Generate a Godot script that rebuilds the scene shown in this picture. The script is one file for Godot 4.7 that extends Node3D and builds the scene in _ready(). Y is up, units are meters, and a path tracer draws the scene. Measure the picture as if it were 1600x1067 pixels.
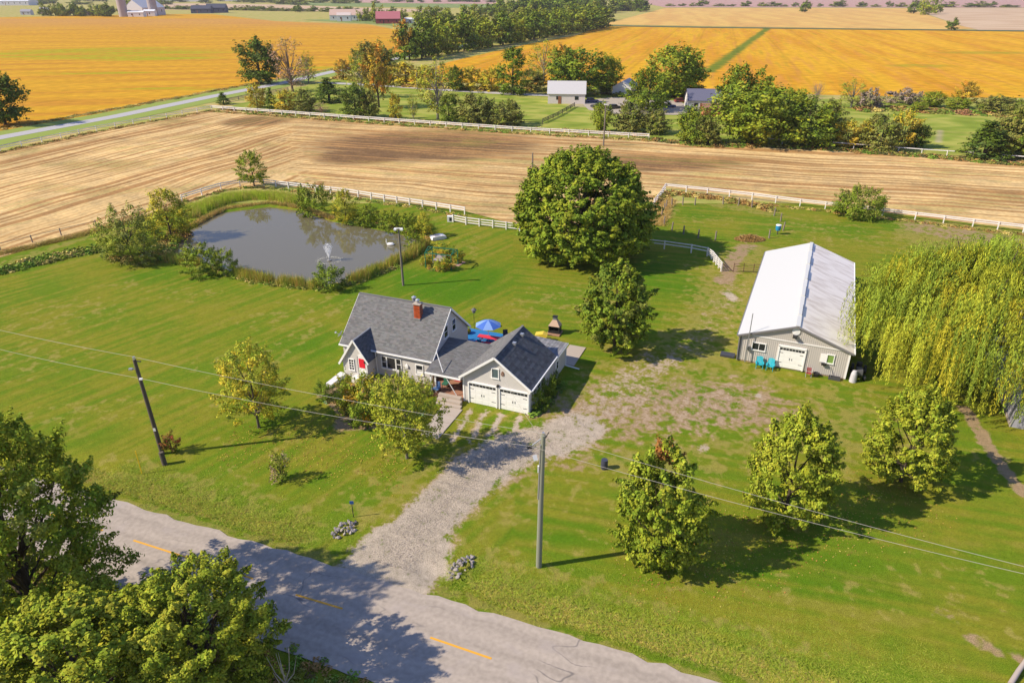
extends Node3D

# ---------------------------------------------------------------- shared state
var rng := RandomNumberGenerator.new()
var mats := {}
var unit_box: BoxMesh
var proto := {}

const FARM_O := Vector3(-4.734, 0.0, -59.0)
const FARM_YAW := 0.3779
const BARN_O := Vector3(24.459, 0.0, -67.415)
const BARN_YAW := 0.409


class Geo:
	var v := PackedVector3Array()
	var n := PackedVector3Array()
	var c := PackedColorArray()
	var uv := PackedVector2Array()
	var ix := PackedInt32Array()

	func vert(p: Vector3, nn: Vector3, col: Color, t: Vector2) -> int:
		v.append(p)
		n.append(nn)
		c.append(col)
		uv.append(t)
		return v.size() - 1

	# corners anticlockwise seen from outside
	func quad(a: Vector3, b: Vector3, d: Vector3, e: Vector3, col := Color.WHITE, ua := Vector2(0, 0), ub := Vector2(1, 0), ud := Vector2(1, 1), ue := Vector2(0, 1)) -> void:
		var nn := (b - a).cross(e - a)
		if nn.length_squared() < 1e-12:
			nn = (d - b).cross(e - b)
		nn = nn.normalized()
		var i := v.size()
		v.append(a); v.append(b); v.append(d); v.append(e)
		n.append(nn); n.append(nn); n.append(nn); n.append(nn)
		c.append(col); c.append(col); c.append(col); c.append(col)
		uv.append(ua); uv.append(ub); uv.append(ud); uv.append(ue)
		ix.append(i); ix.append(i + 2); ix.append(i + 1)
		ix.append(i); ix.append(i + 3); ix.append(i + 2)

	func tri(a: Vector3, b: Vector3, d: Vector3, col := Color.WHITE) -> void:
		var nn := (b - a).cross(d - a).normalized()
		var i := v.size()
		v.append(a); v.append(b); v.append(d)
		n.append(nn); n.append(nn); n.append(nn)
		c.append(col); c.append(col); c.append(col)
		uv.append(Vector2(a.x, a.y)); uv.append(Vector2(b.x, b.y)); uv.append(Vector2(d.x, d.y))
		ix.append(i); ix.append(i + 2); ix.append(i + 1)

	func box(at: Vector3, size: Vector3, col := Color.WHITE, basis := Basis.IDENTITY) -> void:
		var h := size * 0.5
		var p: Array[Vector3] = []
		for k in 8:
			p.append(at + basis * Vector3(h.x if k & 1 else -h.x, h.y if k & 2 else -h.y, h.z if k & 4 else -h.z))
		quad(p[4], p[5], p[7], p[6], col)
		quad(p[1], p[0], p[2], p[3], col)
		quad(p[5], p[1], p[3], p[7], col)
		quad(p[0], p[4], p[6], p[2], col)
		quad(p[6], p[7], p[3], p[2], col)
		quad(p[0], p[1], p[5], p[4], col)

	# a bar of square section between two points
	func bar(a: Vector3, b: Vector3, w: float, t: float, col := Color.WHITE) -> void:
		var d := b - a
		var z := d.normalized()
		var x := (Vector3.UP.cross(z) if absf(z.y) < 0.95 else Vector3.RIGHT.cross(z)).normalized()
		box((a + b) * 0.5, Vector3(w, t, d.length()), col, Basis(x, z.cross(x), z))

	func tube(pts: Array, radii: Array, sides := 8, col := Color.WHITE, closed := true) -> void:
		var rings := []
		for i in pts.size():
			var d: Vector3 = (pts[mini(i + 1, pts.size() - 1)] - pts[maxi(i - 1, 0)]).normalized()
			var x := (Vector3.FORWARD.cross(d) if absf(d.z) < 0.9 else Vector3.RIGHT.cross(d)).normalized()
			var y := d.cross(x)
			var start := v.size()
			for k in sides:
				var a := TAU * k / sides
				var o: Vector3 = x * cos(a) + y * sin(a)
				vert(pts[i] + o * radii[i], o, col, Vector2(float(k) / sides, i))
			rings.append(start)
		for i in pts.size() - 1:
			for k in sides:
				var a0: int = rings[i] + k
				var a1: int = rings[i] + (k + 1) % sides
				var b0: int = rings[i + 1] + k
				var b1: int = rings[i + 1] + (k + 1) % sides
				ix.append(a0); ix.append(b1); ix.append(a1)
				ix.append(a0); ix.append(b0); ix.append(b1)
		if closed:
			for e in [0, pts.size() - 1]:
				var d: Vector3 = (pts[e] - pts[1 if e == 0 else e - 1]).normalized()
				var mid := vert(pts[e], d, col, Vector2.ZERO)
				var first := v.size()
				for k in sides:
					vert(v[rings[e] + k], d, col, Vector2.ZERO)
				for k in sides:
					var p := first + k
					var q := first + (k + 1) % sides
					if e == 0:
						ix.append(mid); ix.append(p); ix.append(q)
					else:
						ix.append(mid); ix.append(q); ix.append(p)

	# turned about the vertical: profile of (radius, height)
	func lathe(at: Vector3, prof: Array, sides := 16, col := Color.WHITE) -> void:
		for i in prof.size() - 1:
			var p: Vector2 = prof[i]
			var q: Vector2 = prof[i + 1]
			for k in sides:
				var a := TAU * k / sides
				var b := TAU * (k + 1) / sides
				var da := Vector3(cos(a), 0, sin(a))
				var db := Vector3(cos(b), 0, sin(b))
				var u := Vector3.UP
				quad(at + db * p.x + u * p.y, at + da * p.x + u * p.y, at + da * q.x + u * q.y, at + db * q.x + u * q.y, col)

	# diamond leaf: centre, normal, long axis
	func leaf(p: Vector3, nn: Vector3, ax: Vector3, l: float, w: float, col: Color) -> void:
		var s := nn.cross(ax) * w
		var t := ax * l
		var i := v.size()
		v.append(p - t); v.append(p + s + nn * (w * 0.25)); v.append(p + t); v.append(p - s + nn * (w * 0.25))
		n.append(nn); n.append(nn); n.append(nn); n.append(nn)
		c.append(col); c.append(col); c.append(col); c.append(col)
		ix.append(i); ix.append(i + 1); ix.append(i + 2)
		ix.append(i); ix.append(i + 2); ix.append(i + 3)

	func mesh() -> ArrayMesh:
		var a := []
		a.resize(Mesh.ARRAY_MAX)
		a[Mesh.ARRAY_VERTEX] = v
		a[Mesh.ARRAY_NORMAL] = n
		a[Mesh.ARRAY_COLOR] = c
		if uv.size() == v.size():
			a[Mesh.ARRAY_TEX_UV] = uv
		a[Mesh.ARRAY_INDEX] = ix
		var m := ArrayMesh.new()
		m.add_surface_from_arrays(Mesh.PRIMITIVE_TRIANGLES, a)
		return m


# ---------------------------------------------------------------- helpers
func lin(r: float, g: float, b: float) -> Color:
	return Color(r, g, b).linear_to_srgb()


func mat(called: String, col: Color, rough := 0.8, metal := 0.0) -> StandardMaterial3D:
	if mats.has(called):
		return mats[called]
	var m := StandardMaterial3D.new()
	m.resource_name = called
	m.albedo_color = col.linear_to_srgb()
	m.roughness = rough
	m.metallic = metal
	mats[called] = m
	return m


func vmat(called: String, rough := 0.85, spec := 0.3) -> StandardMaterial3D:
	var m := mat(called, Color.WHITE, rough)
	m.vertex_color_use_as_albedo = true
	m.metallic_specular = spec
	return m


func tagged(o: Node, label: String, category: String, group := "", kind := "") -> Node:
	if label:
		o.set_meta("label", label)
	if category:
		o.set_meta("category", category)
	if group:
		o.set_meta("group", group)
	if kind:
		o.set_meta("kind", kind)
	return o


func part(called: String, m: Mesh, material: Material, parent: Node = self) -> MeshInstance3D:
	var o := MeshInstance3D.new()
	o.name = called
	o.mesh = m
	o.material_override = material
	parent.add_child(o, true)
	return o


func thing(called: String, label: String, category: String, at := Vector3.ZERO, turn := 0.0, group := "") -> Node3D:
	var o := Node3D.new()
	o.name = called
	add_child(o, true)
	o.position = at
	o.rotation.y = turn
	tagged(o, label, category, group)
	return o


func setting(called: String, m: Mesh, material: Material, label := "") -> MeshInstance3D:
	var o := part(called, m, material)
	tagged(o, label, "", "", "structure")
	return o


func bx(called: String, at: Vector3, size: Vector3, material: Material, parent: Node, turn := Vector3.ZERO) -> MeshInstance3D:
	var o := part(called, unit_box, material, parent)
	o.transform = Transform3D(Basis.from_euler(turn) * Basis.from_scale(size), at)
	return o


# the farm's own axes: u along the house front, v away from the road
func farm(u: float, v: float, h := 0.0) -> Vector3:
	var c := cos(FARM_YAW)
	var s := sin(FARM_YAW)
	return FARM_O + Vector3(c * u + s * v, h, s * u - c * v)


func noise_tex(called: String, freq: float, ramp: Array, size := 512, seed_ := 1, octaves := 4, kind := FastNoiseLite.TYPE_SIMPLEX_SMOOTH) -> ImageTexture:
	# ramp: [[offset, Color (sRGB)], ...]
	var nz := FastNoiseLite.new()
	nz.seed = seed_
	nz.noise_type = kind
	nz.frequency = freq
	nz.fractal_octaves = octaves
	var g := nz.get_seamless_image(size, size, false, false, 0.12)
	var data := g.get_data()
	var out := PackedByteArray()
	out.resize(size * size * 3)
	var gr := Gradient.new()
	gr.offsets = PackedFloat32Array(ramp.map(func(r): return r[0]))
	gr.colors = PackedColorArray(ramp.map(func(r): return r[1]))
	var lut := PackedByteArray()
	for k in 256:
		var col := gr.sample(k / 255.0)
		lut.append(col.r8)
		lut.append(col.g8)
		lut.append(col.b8)
	for k in size * size:
		var q := data[k] * 3
		out[k * 3] = lut[q]
		out[k * 3 + 1] = lut[q + 1]
		out[k * 3 + 2] = lut[q + 2]
	var im := Image.create_from_data(size, size, false, Image.FORMAT_RGB8, out)
	var t := ImageTexture.create_from_image(im)
	t.resource_name = called
	return t


func grey_ramp(lo: float, hi: float) -> Array:
	return [[0.2, Color(lo, lo, lo)], [0.8, Color(hi, hi, hi)]]


# flat sheet of a polygon (x, z), uv = world position mapped on (x0,z0)-(x1,z1)
func sheet(poly: Array, y: float, x0 := 0.0, z0 := 0.0, x1 := 1.0, z1 := 1.0) -> ArrayMesh:
	var g := Geo.new()
	var pts := PackedVector2Array(poly)
	var t := Geometry2D.triangulate_polygon(pts)
	for p in pts:
		g.vert(Vector3(p.x, y, p.y), Vector3.UP, Color.WHITE, Vector2((p.x - x0) / (x1 - x0), (p.y - z0) / (z1 - z0)))
	for k in range(0, t.size(), 3):
		var a := pts[t[k]]
		var b := pts[t[k + 1]]
		var c := pts[t[k + 2]]
		if (b - a).cross(c - a) > 0:
			g.ix.append_array([t[k], t[k + 1], t[k + 2]])
		else:
			g.ix.append_array([t[k], t[k + 2], t[k + 1]])
	return g.mesh()


func multi(called: String, m: Mesh, material: Material, xf: Array, cols: Array, parent: Node = self) -> MultiMeshInstance3D:
	var mm := MultiMesh.new()
	mm.transform_format = MultiMesh.TRANSFORM_3D
	mm.use_colors = true
	mm.mesh = m
	mm.instance_count = xf.size()
	for k in xf.size():
		mm.set_instance_transform(k, xf[k])
		mm.set_instance_color(k, cols[k])
	var o := MultiMeshInstance3D.new()
	o.name = called
	o.multimesh = mm
	o.material_override = material
	parent.add_child(o, true)
	return o


func mixc(a: Color, b: Color, t: float) -> Color:
	return a.lerp(b, clampf(t, 0.0, 1.0))


func rnd3() -> Vector3:
	var z := rng.randf_range(-1, 1)
	var a := rng.randf() * TAU
	var r := sqrt(1.0 - z * z)
	return Vector3(r * cos(a), z, r * sin(a))


# ---------------------------------------------------------------- plants
const GAIN := 1.9


# half-width of a crown (0..1) at height t (0 bottom .. 1 top)
func outline(shape: String, t: float) -> float:
	match shape:
		"cone":
			return pow(1.0 - t, 0.75) * (0.55 + 0.45 * smoothstep(0.0, 0.12, t))
		"column":
			return pow(maxf(0.0, 1.0 - pow(absf(2.0 * t - 0.8) / 1.2, 2.6)), 0.5)
		"egg":
			return sqrt(maxf(0.0, 1.0 - pow((t - 0.36) / (0.64 if t > 0.36 else 0.45), 2.0)))
		"ovate":
			return pow(maxf(0.0, 1.0 - pow((t - 0.28) / (0.72 if t > 0.28 else 0.4), 2.0)), 0.72)
		"dome":
			return sqrt(maxf(0.0, 1.0 - pow(maxf(0.0, t - 0.18) / 0.82, 2.2))) * (0.82 + 0.18 * smoothstep(0.0, 0.2, t))
	return sqrt(maxf(0.0, 1.0 - pow(2.0 * t - 1.0, 2.0)))


# o: h, w, base, clumps, clump, leaves, leaf, pal, shape, trunk, limbs, bark, fill, droop
func grow(o: Dictionary) -> Dictionary:
	rng.seed = o.get("seed", 7)
	var crown := Geo.new()
	var wood := Geo.new()
	var H: float = o.h
	var W: float = o.w
	var base: float = o.get("base", 0.15) * H
	var clumps: int = o.clumps
	var cr: float = o.clump
	var per: int = int(float(o.leaves) / clumps)
	var ls: float = o.leaf
	var pal: Array = o.pal
	var shape: String = o.get("shape", "round")
	var inner: float = o.get("fill", 0.55)
	var droop: float = o.get("droop", 0.0)
	var bark: Color = o.get("bark", Color(0.09, 0.07, 0.05))
	var tr: float = o.get("trunk", H * 0.022)
	var tips: Array[Vector3] = []
	var lob := FastNoiseLite.new()
	lob.seed = o.get("seed", 7)
	lob.frequency = 0.9
	for k in clumps:
		var t := rng.randf()
		var r := 0.0
		for tries in 12:
			t = rng.randf()
			r = outline(shape, t)
			if rng.randf() < r + 0.1:
				break
		var a := rng.randf() * TAU
		var f := lerpf(inner, 1.0, sqrt(rng.randf()))
		var dirv := Vector3(cos(a), t * 2.0 - 1.0, sin(a))
		f *= 1.0 + float(o.get("rough", 0.42)) * lob.get_noise_3dv(dirv * 1.4)
		var rr := maxf(0.0, r * W * 0.5 - cr * 0.55) * f
		var p := Vector3(cos(a) * rr, base + t * (H - base - cr * 0.5), sin(a) * rr)
		tips.append(p)
		var tone: Color = (pal[rng.randi() % pal.size()] as Color).lerp(pal[0], 0.3)
		if o.has("accent") and t > 0.84 and cos(a - 5.2) > 0.45:
			tone = o.accent
		tone = tone * (rng.randf_range(0.85, 1.15) * GAIN)
		var size := cr * rng.randf_range(0.65, 1.25)
		var mid := Vector3(0, base + (H - base) * 0.35, 0)
		var outw := (p - mid).normalized()
		var axis := (outw * 0.75 + Vector3(0, 0.35 - droop, 0) + rnd3() * 0.6).normalized()
		var flat := rng.randf_range(0.55, 0.8)
		for q in per:
			var d := rnd3()
			if d.y < -0.35 and rng.randf() < 0.6:
				d.y = -d.y
			var along := rng.randf_range(-0.8, 1.2) if rng.randf() < 0.8 else rng.randf_range(0.6, 1.9)
			var lp := p + axis * (size * along) + Vector3(d.x, d.y * flat - droop * (d.x * d.x + d.z * d.z), d.z) * (size * maxf(0.28, 1.12 - 0.55 * maxf(along, 0.0)) * pow(rng.randf(), 0.4))
			var nn := (d * 0.7 + outw * 0.55 + rnd3() * 0.75 + Vector3(0, 0.3, 0)).normalized()
			var ax := nn.cross(rnd3()).normalized()
			var s := ls * (0.45 + 0.95 * rng.randf() * rng.randf_range(0.6, 1.1))
			var b := rng.randf_range(0.72, 1.28)
			crown.leaf(lp, nn, ax, s, s * 0.62, Color(tone.r * b * rng.randf_range(0.88, 1.14), tone.g * b, tone.b * b))
	if tr > 0.0:
		var top: float = o.get("trunk_top", 0.8)
		var bend := Vector3(rng.randf_range(-0.3, 0.3), 0, rng.randf_range(-0.3, 0.3)) * (H * 0.06)
		var ax_pts := [Vector3(0, -0.15, 0), Vector3(0, 0.12 * H * 0.3, 0) + bend * 0.1, Vector3(0, H * 0.3, 0) + bend * 0.5, Vector3(0, H * top * 0.75, 0) + bend, Vector3(0, H * top, 0) + bend * 0.8]
		wood.tube(ax_pts, [tr * 1.5, tr * 1.05, tr * 0.85, tr * 0.45, tr * 0.12], 9, bark)
		var limbs: int = o.get("limbs", 9)
		for k in mini(limbs, tips.size()):
			var tip := tips[k]
			var y0 := clampf(tip.y * rng.randf_range(0.35, 0.6), H * 0.1, H * 0.6)
			var s0 := Vector3(0, y0, 0) + bend * (y0 / H)
			var m := s0.lerp(tip, 0.5) + Vector3(0, -0.03 * H + rng.randf() * 0.04 * H, 0)
			var lr := tr * rng.randf_range(0.3, 0.5)
			wood.tube([s0, m, tip], [lr, lr * 0.65, lr * 0.15], 5, bark)
			for z in int(o.get("twigs", 0)):
				var e := tip + rnd3() * cr * 1.3
				wood.tube([m.lerp(tip, rng.randf()), e], [lr * 0.25, lr * 0.06], 3, bark)
	return {"crown": crown.mesh(), "trunk": wood.mesh() if wood.v.size() else null, "h": H, "w": W}


func willow_shape(H: float, W: float, seed_: int) -> Dictionary:
	rng.seed = seed_
	var g := Geo.new()
	var wood := Geo.new()
	var bark := Color(0.13, 0.1, 0.075)
	var pal := [Color(0.185, 0.215, 0.022), Color(0.15, 0.195, 0.022), Color(0.21, 0.222, 0.02), Color(0.12, 0.16, 0.02), Color(0.245, 0.22, 0.018)]
	wood.tube([Vector3(0, -0.2, 0), Vector3(0, 1.2, 0), Vector3(0.3, 3.6, 0.1), Vector3(0.2, 6.5, 0.0)], [0.95, 0.62, 0.55, 0.3], 10, bark)
	var boughs := 300
	for k in boughs:
		var t := pow((k + 0.5) / boughs, 0.8)
		var a := k * 2.39996 + rng.randf_range(-0.25, 0.25)
		var el := lerpf(1.45, 0.12, t)
		var wob := 1.0 + 0.12 * sin(a * 3.0 + 1.0) + rng.randf_range(-0.13, 0.08)
		var tip := Vector3(cos(a) * cos(el) * W * 0.5, 0, sin(a) * cos(el) * W * 0.5) * wob
		tip.y = H * 0.37 + sin(el) * H * 0.61 * wob
		if k % 7 == 0:
			var s0 := Vector3(0.2, rng.randf_range(3.0, 6.0), 0)
			wood.tube([s0, s0.lerp(tip, 0.55) + Vector3(0, 1.0, 0), tip], [0.22, 0.13, 0.03], 6, bark)
		var tone: Color = pal[rng.randi() % pal.size()]
		tone = tone * (rng.randf_range(0.85, 1.12) * 1.9)
		var outw := Vector3(cos(a), 0.35, sin(a)).normalized()
		var strands := 16
		for q in strands:
			var o := rnd3()
			var st := tip + Vector3(o.x * 1.2, absf(o.y) * 0.6, o.z * 1.2) - outw * rng.randf() * 0.9
			var length := minf(rng.randf_range(0.9, 4.3) * (0.75 + 0.85 * t), st.y - rng.randf_range(0.2, 1.8))
			var steps := int(length / 0.28)
			var sway := Vector3(outw.x, 0, outw.z) * 0.5 + Vector3(o.z, 0, -o.x) * 0.25
			var b0 := rng.randf_range(0.75, 1.25)
			for z in steps:
				var f := float(z) / maxi(steps, 1)
				var p := st + sway * (sqrt(f) * 0.8) - Vector3(0, f * length, 0)
				for w in 4:
					var lp := p + rnd3() * 0.15
					var ax := (Vector3(0, -1, 0) + rnd3() * 0.45).normalized()
					var nn := (outw * 0.8 + rnd3() * 0.7)
					nn = (nn - ax * nn.dot(ax)).normalized()
					var b := b0 * rng.randf_range(0.75, 1.25)
					g.leaf(lp, nn, ax, rng.randf_range(0.11, 0.24), 0.03, Color(tone.r * b, tone.g * b, tone.b * b))
	return {"crown": g.mesh(), "trunk": wood.mesh(), "h": H, "w": W}


func leaf_mat() -> StandardMaterial3D:
	var m := vmat("leaf", 0.7, 0.2)
	m.backlight = Color(0.6, 0.72, 0.2)
	m.cull_mode = BaseMaterial3D.CULL_DISABLED
	return m


func bark_mat() -> StandardMaterial3D:
	var m := vmat("bark", 0.95, 0.2)
	if not m.normal_enabled:
		m.normal_enabled = true
		m.normal_texture = bump_tex(256, 0.06, 3)
		m.uv1_triplanar = true
		m.uv1_scale = Vector3(1.5, 0.4, 1.5)
	return m


func bump_tex(size: int, freq: float, strength: float) -> ImageTexture:
	var key := "bump%d_%f_%f" % [size, freq, strength]
	if not mats.has(key):
		var nz := FastNoiseLite.new()
		nz.frequency = freq
		var im := nz.get_seamless_image(size, size)
		im.bump_map_to_normal_map(strength)
		mats[key] = ImageTexture.create_from_image(im)
	return mats[key]


# plant a copy of a grown shape: x, z on the ground, height and crown width in metres
func plant(shape: String, called: String, label: String, category: String, x: float, z: float, h: float, w: float, group := "", turn := -1.0, y := 0.0) -> Node3D:
	var p: Dictionary = proto[shape]
	var o := thing(called, label, category, Vector3(x, y, z), turn if turn >= 0.0 else fposmod(x * 1.7 + z * 2.3, TAU), group)
	o.scale = Vector3(w / p.w, h / p.h, w / p.w)
	if p.trunk:
		part("trunk", p.trunk, bark_mat(), o)
	part("crown", p.crown, leaf_mat(), o)
	return o


# grass, weeds or reeds scattered along a line of points; instance colours
func tuft_mesh(blades: int, spread: float, lean: float, width: float) -> ArrayMesh:
	var g := Geo.new()
	for k in blades:
		var a := rng.randf() * TAU
		var r := spread * sqrt(rng.randf())
		var p := Vector3(cos(a) * r, 0, sin(a) * r)
		var d := (Vector3(cos(a), 0, sin(a)) * lean * rng.randf() + Vector3.UP + rnd3() * 0.15).normalized()
		var hgt := rng.randf_range(0.55, 1.0)
		var side := d.cross(rnd3()).normalized() * width
		var b := rng.randf_range(0.75, 1.2)
		var nn := d.cross(side).normalized()
		var i := g.v.size()
		for q in [p - side, p + side, p + d * hgt]:
			g.v.append(q)
			g.n.append(nn)
			g.c.append(Color(b, b, b))
		g.ix.append_array([i, i + 1, i + 2])
	return g.mesh()


func puff_mesh(leaves: int, size: float) -> ArrayMesh:
	var g := Geo.new()
	for k in leaves:
		var d := rnd3()
		d.y = absf(d.y) if rng.randf() < 0.8 else d.y
		var nn := (d + rnd3() * 0.8).normalized()
		var b := rng.randf_range(0.7, 1.3)
		g.leaf(Vector3(d.x, d.y * 0.9, d.z) * (0.5 * pow(rng.randf(), 0.35)), nn, nn.cross(rnd3()).normalized(), size, size * 0.6, Color(b, b, b))
	return g.mesh()


# rows: polyline, half width, how many per metre, height range, spread range
func strip(called: String, label: String, m: Mesh, line: Array, half: float, density: float, h0: float, h1: float, w0: float, w1: float, pal: Array, y := 0.0) -> void:
	var xf := []
	var cols := []
	for k in line.size() - 1:
		var a: Vector2 = line[k]
		var b: Vector2 = line[k + 1]
		var l := a.distance_to(b)
		var side := (b - a).normalized().orthogonal()
		for q in int(l * density):
			var p := a.lerp(b, rng.randf()) + side * rng.randf_range(-half, half) * rng.randf_range(0.3, 1.0)
			var w := rng.randf_range(w0, w1)
			var h := rng.randf_range(h0, h1)
			xf.append(Transform3D(Basis(Vector3.UP, rng.randf() * TAU) * Basis.from_scale(Vector3(w, h, w)), Vector3(p.x, y, p.y)))
			var c: Color = pal[rng.randi() % pal.size()]
			cols.append(c * rng.randf_range(1.45, 2.3))
	var o := multi(called, m, leaf_mat(), xf, cols)
	tagged(o, label, "", "", "stuff")


# ---------------------------------------------------------------- fences
# posts and rails, every one a part; pts are (x, z)
func fence(called: String, label: String, group: String, pts: Array, gap: float, post: Vector3, rails: Array, rail: Vector2, m: Material, skip := []) -> Node3D:
	var first: Vector2 = pts[0]
	var o := thing(called, label, "fence", Vector3(first.x, 0, first.y), 0.0, group)
	for k in pts.size() - 1:
		var a: Vector2 = pts[k]
		var b: Vector2 = pts[k + 1]
		var nspan := maxi(1, roundi(a.distance_to(b) / gap))
		var yaw := -(b - a).angle()
		for q in nspan + (1 if k == pts.size() - 2 else 0):
			var p := a.lerp(b, float(q) / nspan) - first
			bx("post", Vector3(p.x, post.y * 0.5 - 0.1, p.y), Vector3(post.x, post.y + 0.2, post.z), m, o, Vector3(rng.randf_range(-0.02, 0.02), yaw, rng.randf_range(-0.02, 0.02)))
		for q in nspan:
			var p0 := a.lerp(b, float(q) / nspan) - first
			var p1 := a.lerp(b, float(q + 1) / nspan) - first
			var mid := (p0 + p1) * 0.5
			var off := (b - a).normalized().orthogonal() * (post.z * 0.5 + rail.y * 0.5 + 0.002)
			for hgt in rails:
				bx("rail", Vector3(mid.x + off.x, hgt + rng.randf_range(-0.015, 0.015), mid.y + off.y), Vector3(p0.distance_to(p1) - 0.006, rail.x, rail.y), m, o, Vector3(0, yaw, rng.randf_range(-0.004, 0.004)))
	return o


# ---------------------------------------------------------------- ground
const GX0 := -100.0
const GX1 := 100.0
const GZ0 := -130.0
const GZ1 := -18.0
const MW := 600
const MH := 336
var pond_line := [Vector2(-56.38, -100.74), Vector2(-56.99, -106.72), Vector2(-54.17, -112.64), Vector2(-53.83, -118.78), Vector2(-52.64, -124.28), Vector2(-45.13, -128.06), Vector2(-38.51, -125.52), Vector2(-31.14, -118.78), Vector2(-26.18, -116.18), Vector2(-21.41, -113.69), Vector2(-16.73, -110.61), Vector2(-13.49, -107.67), Vector2(-14.57, -103.06), Vector2(-16.45, -99.61), Vector2(-19.39, -95.56), Vector2(-22.61, -91.06), Vector2(-25.59, -88.71), Vector2(-30.97, -90.82), Vector2(-35.71, -91.78), Vector2(-40.17, -94.27), Vector2(-44.94, -97.15), Vector2(-49.49, -99.05)]


func seg_dist(p: Vector2, a: Vector2, b: Vector2) -> float:
	var t := clampf((p - a).dot(b - a) / (b - a).length_squared(), 0.0, 1.0)
	return p.distance_to(a + (b - a) * t)


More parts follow.
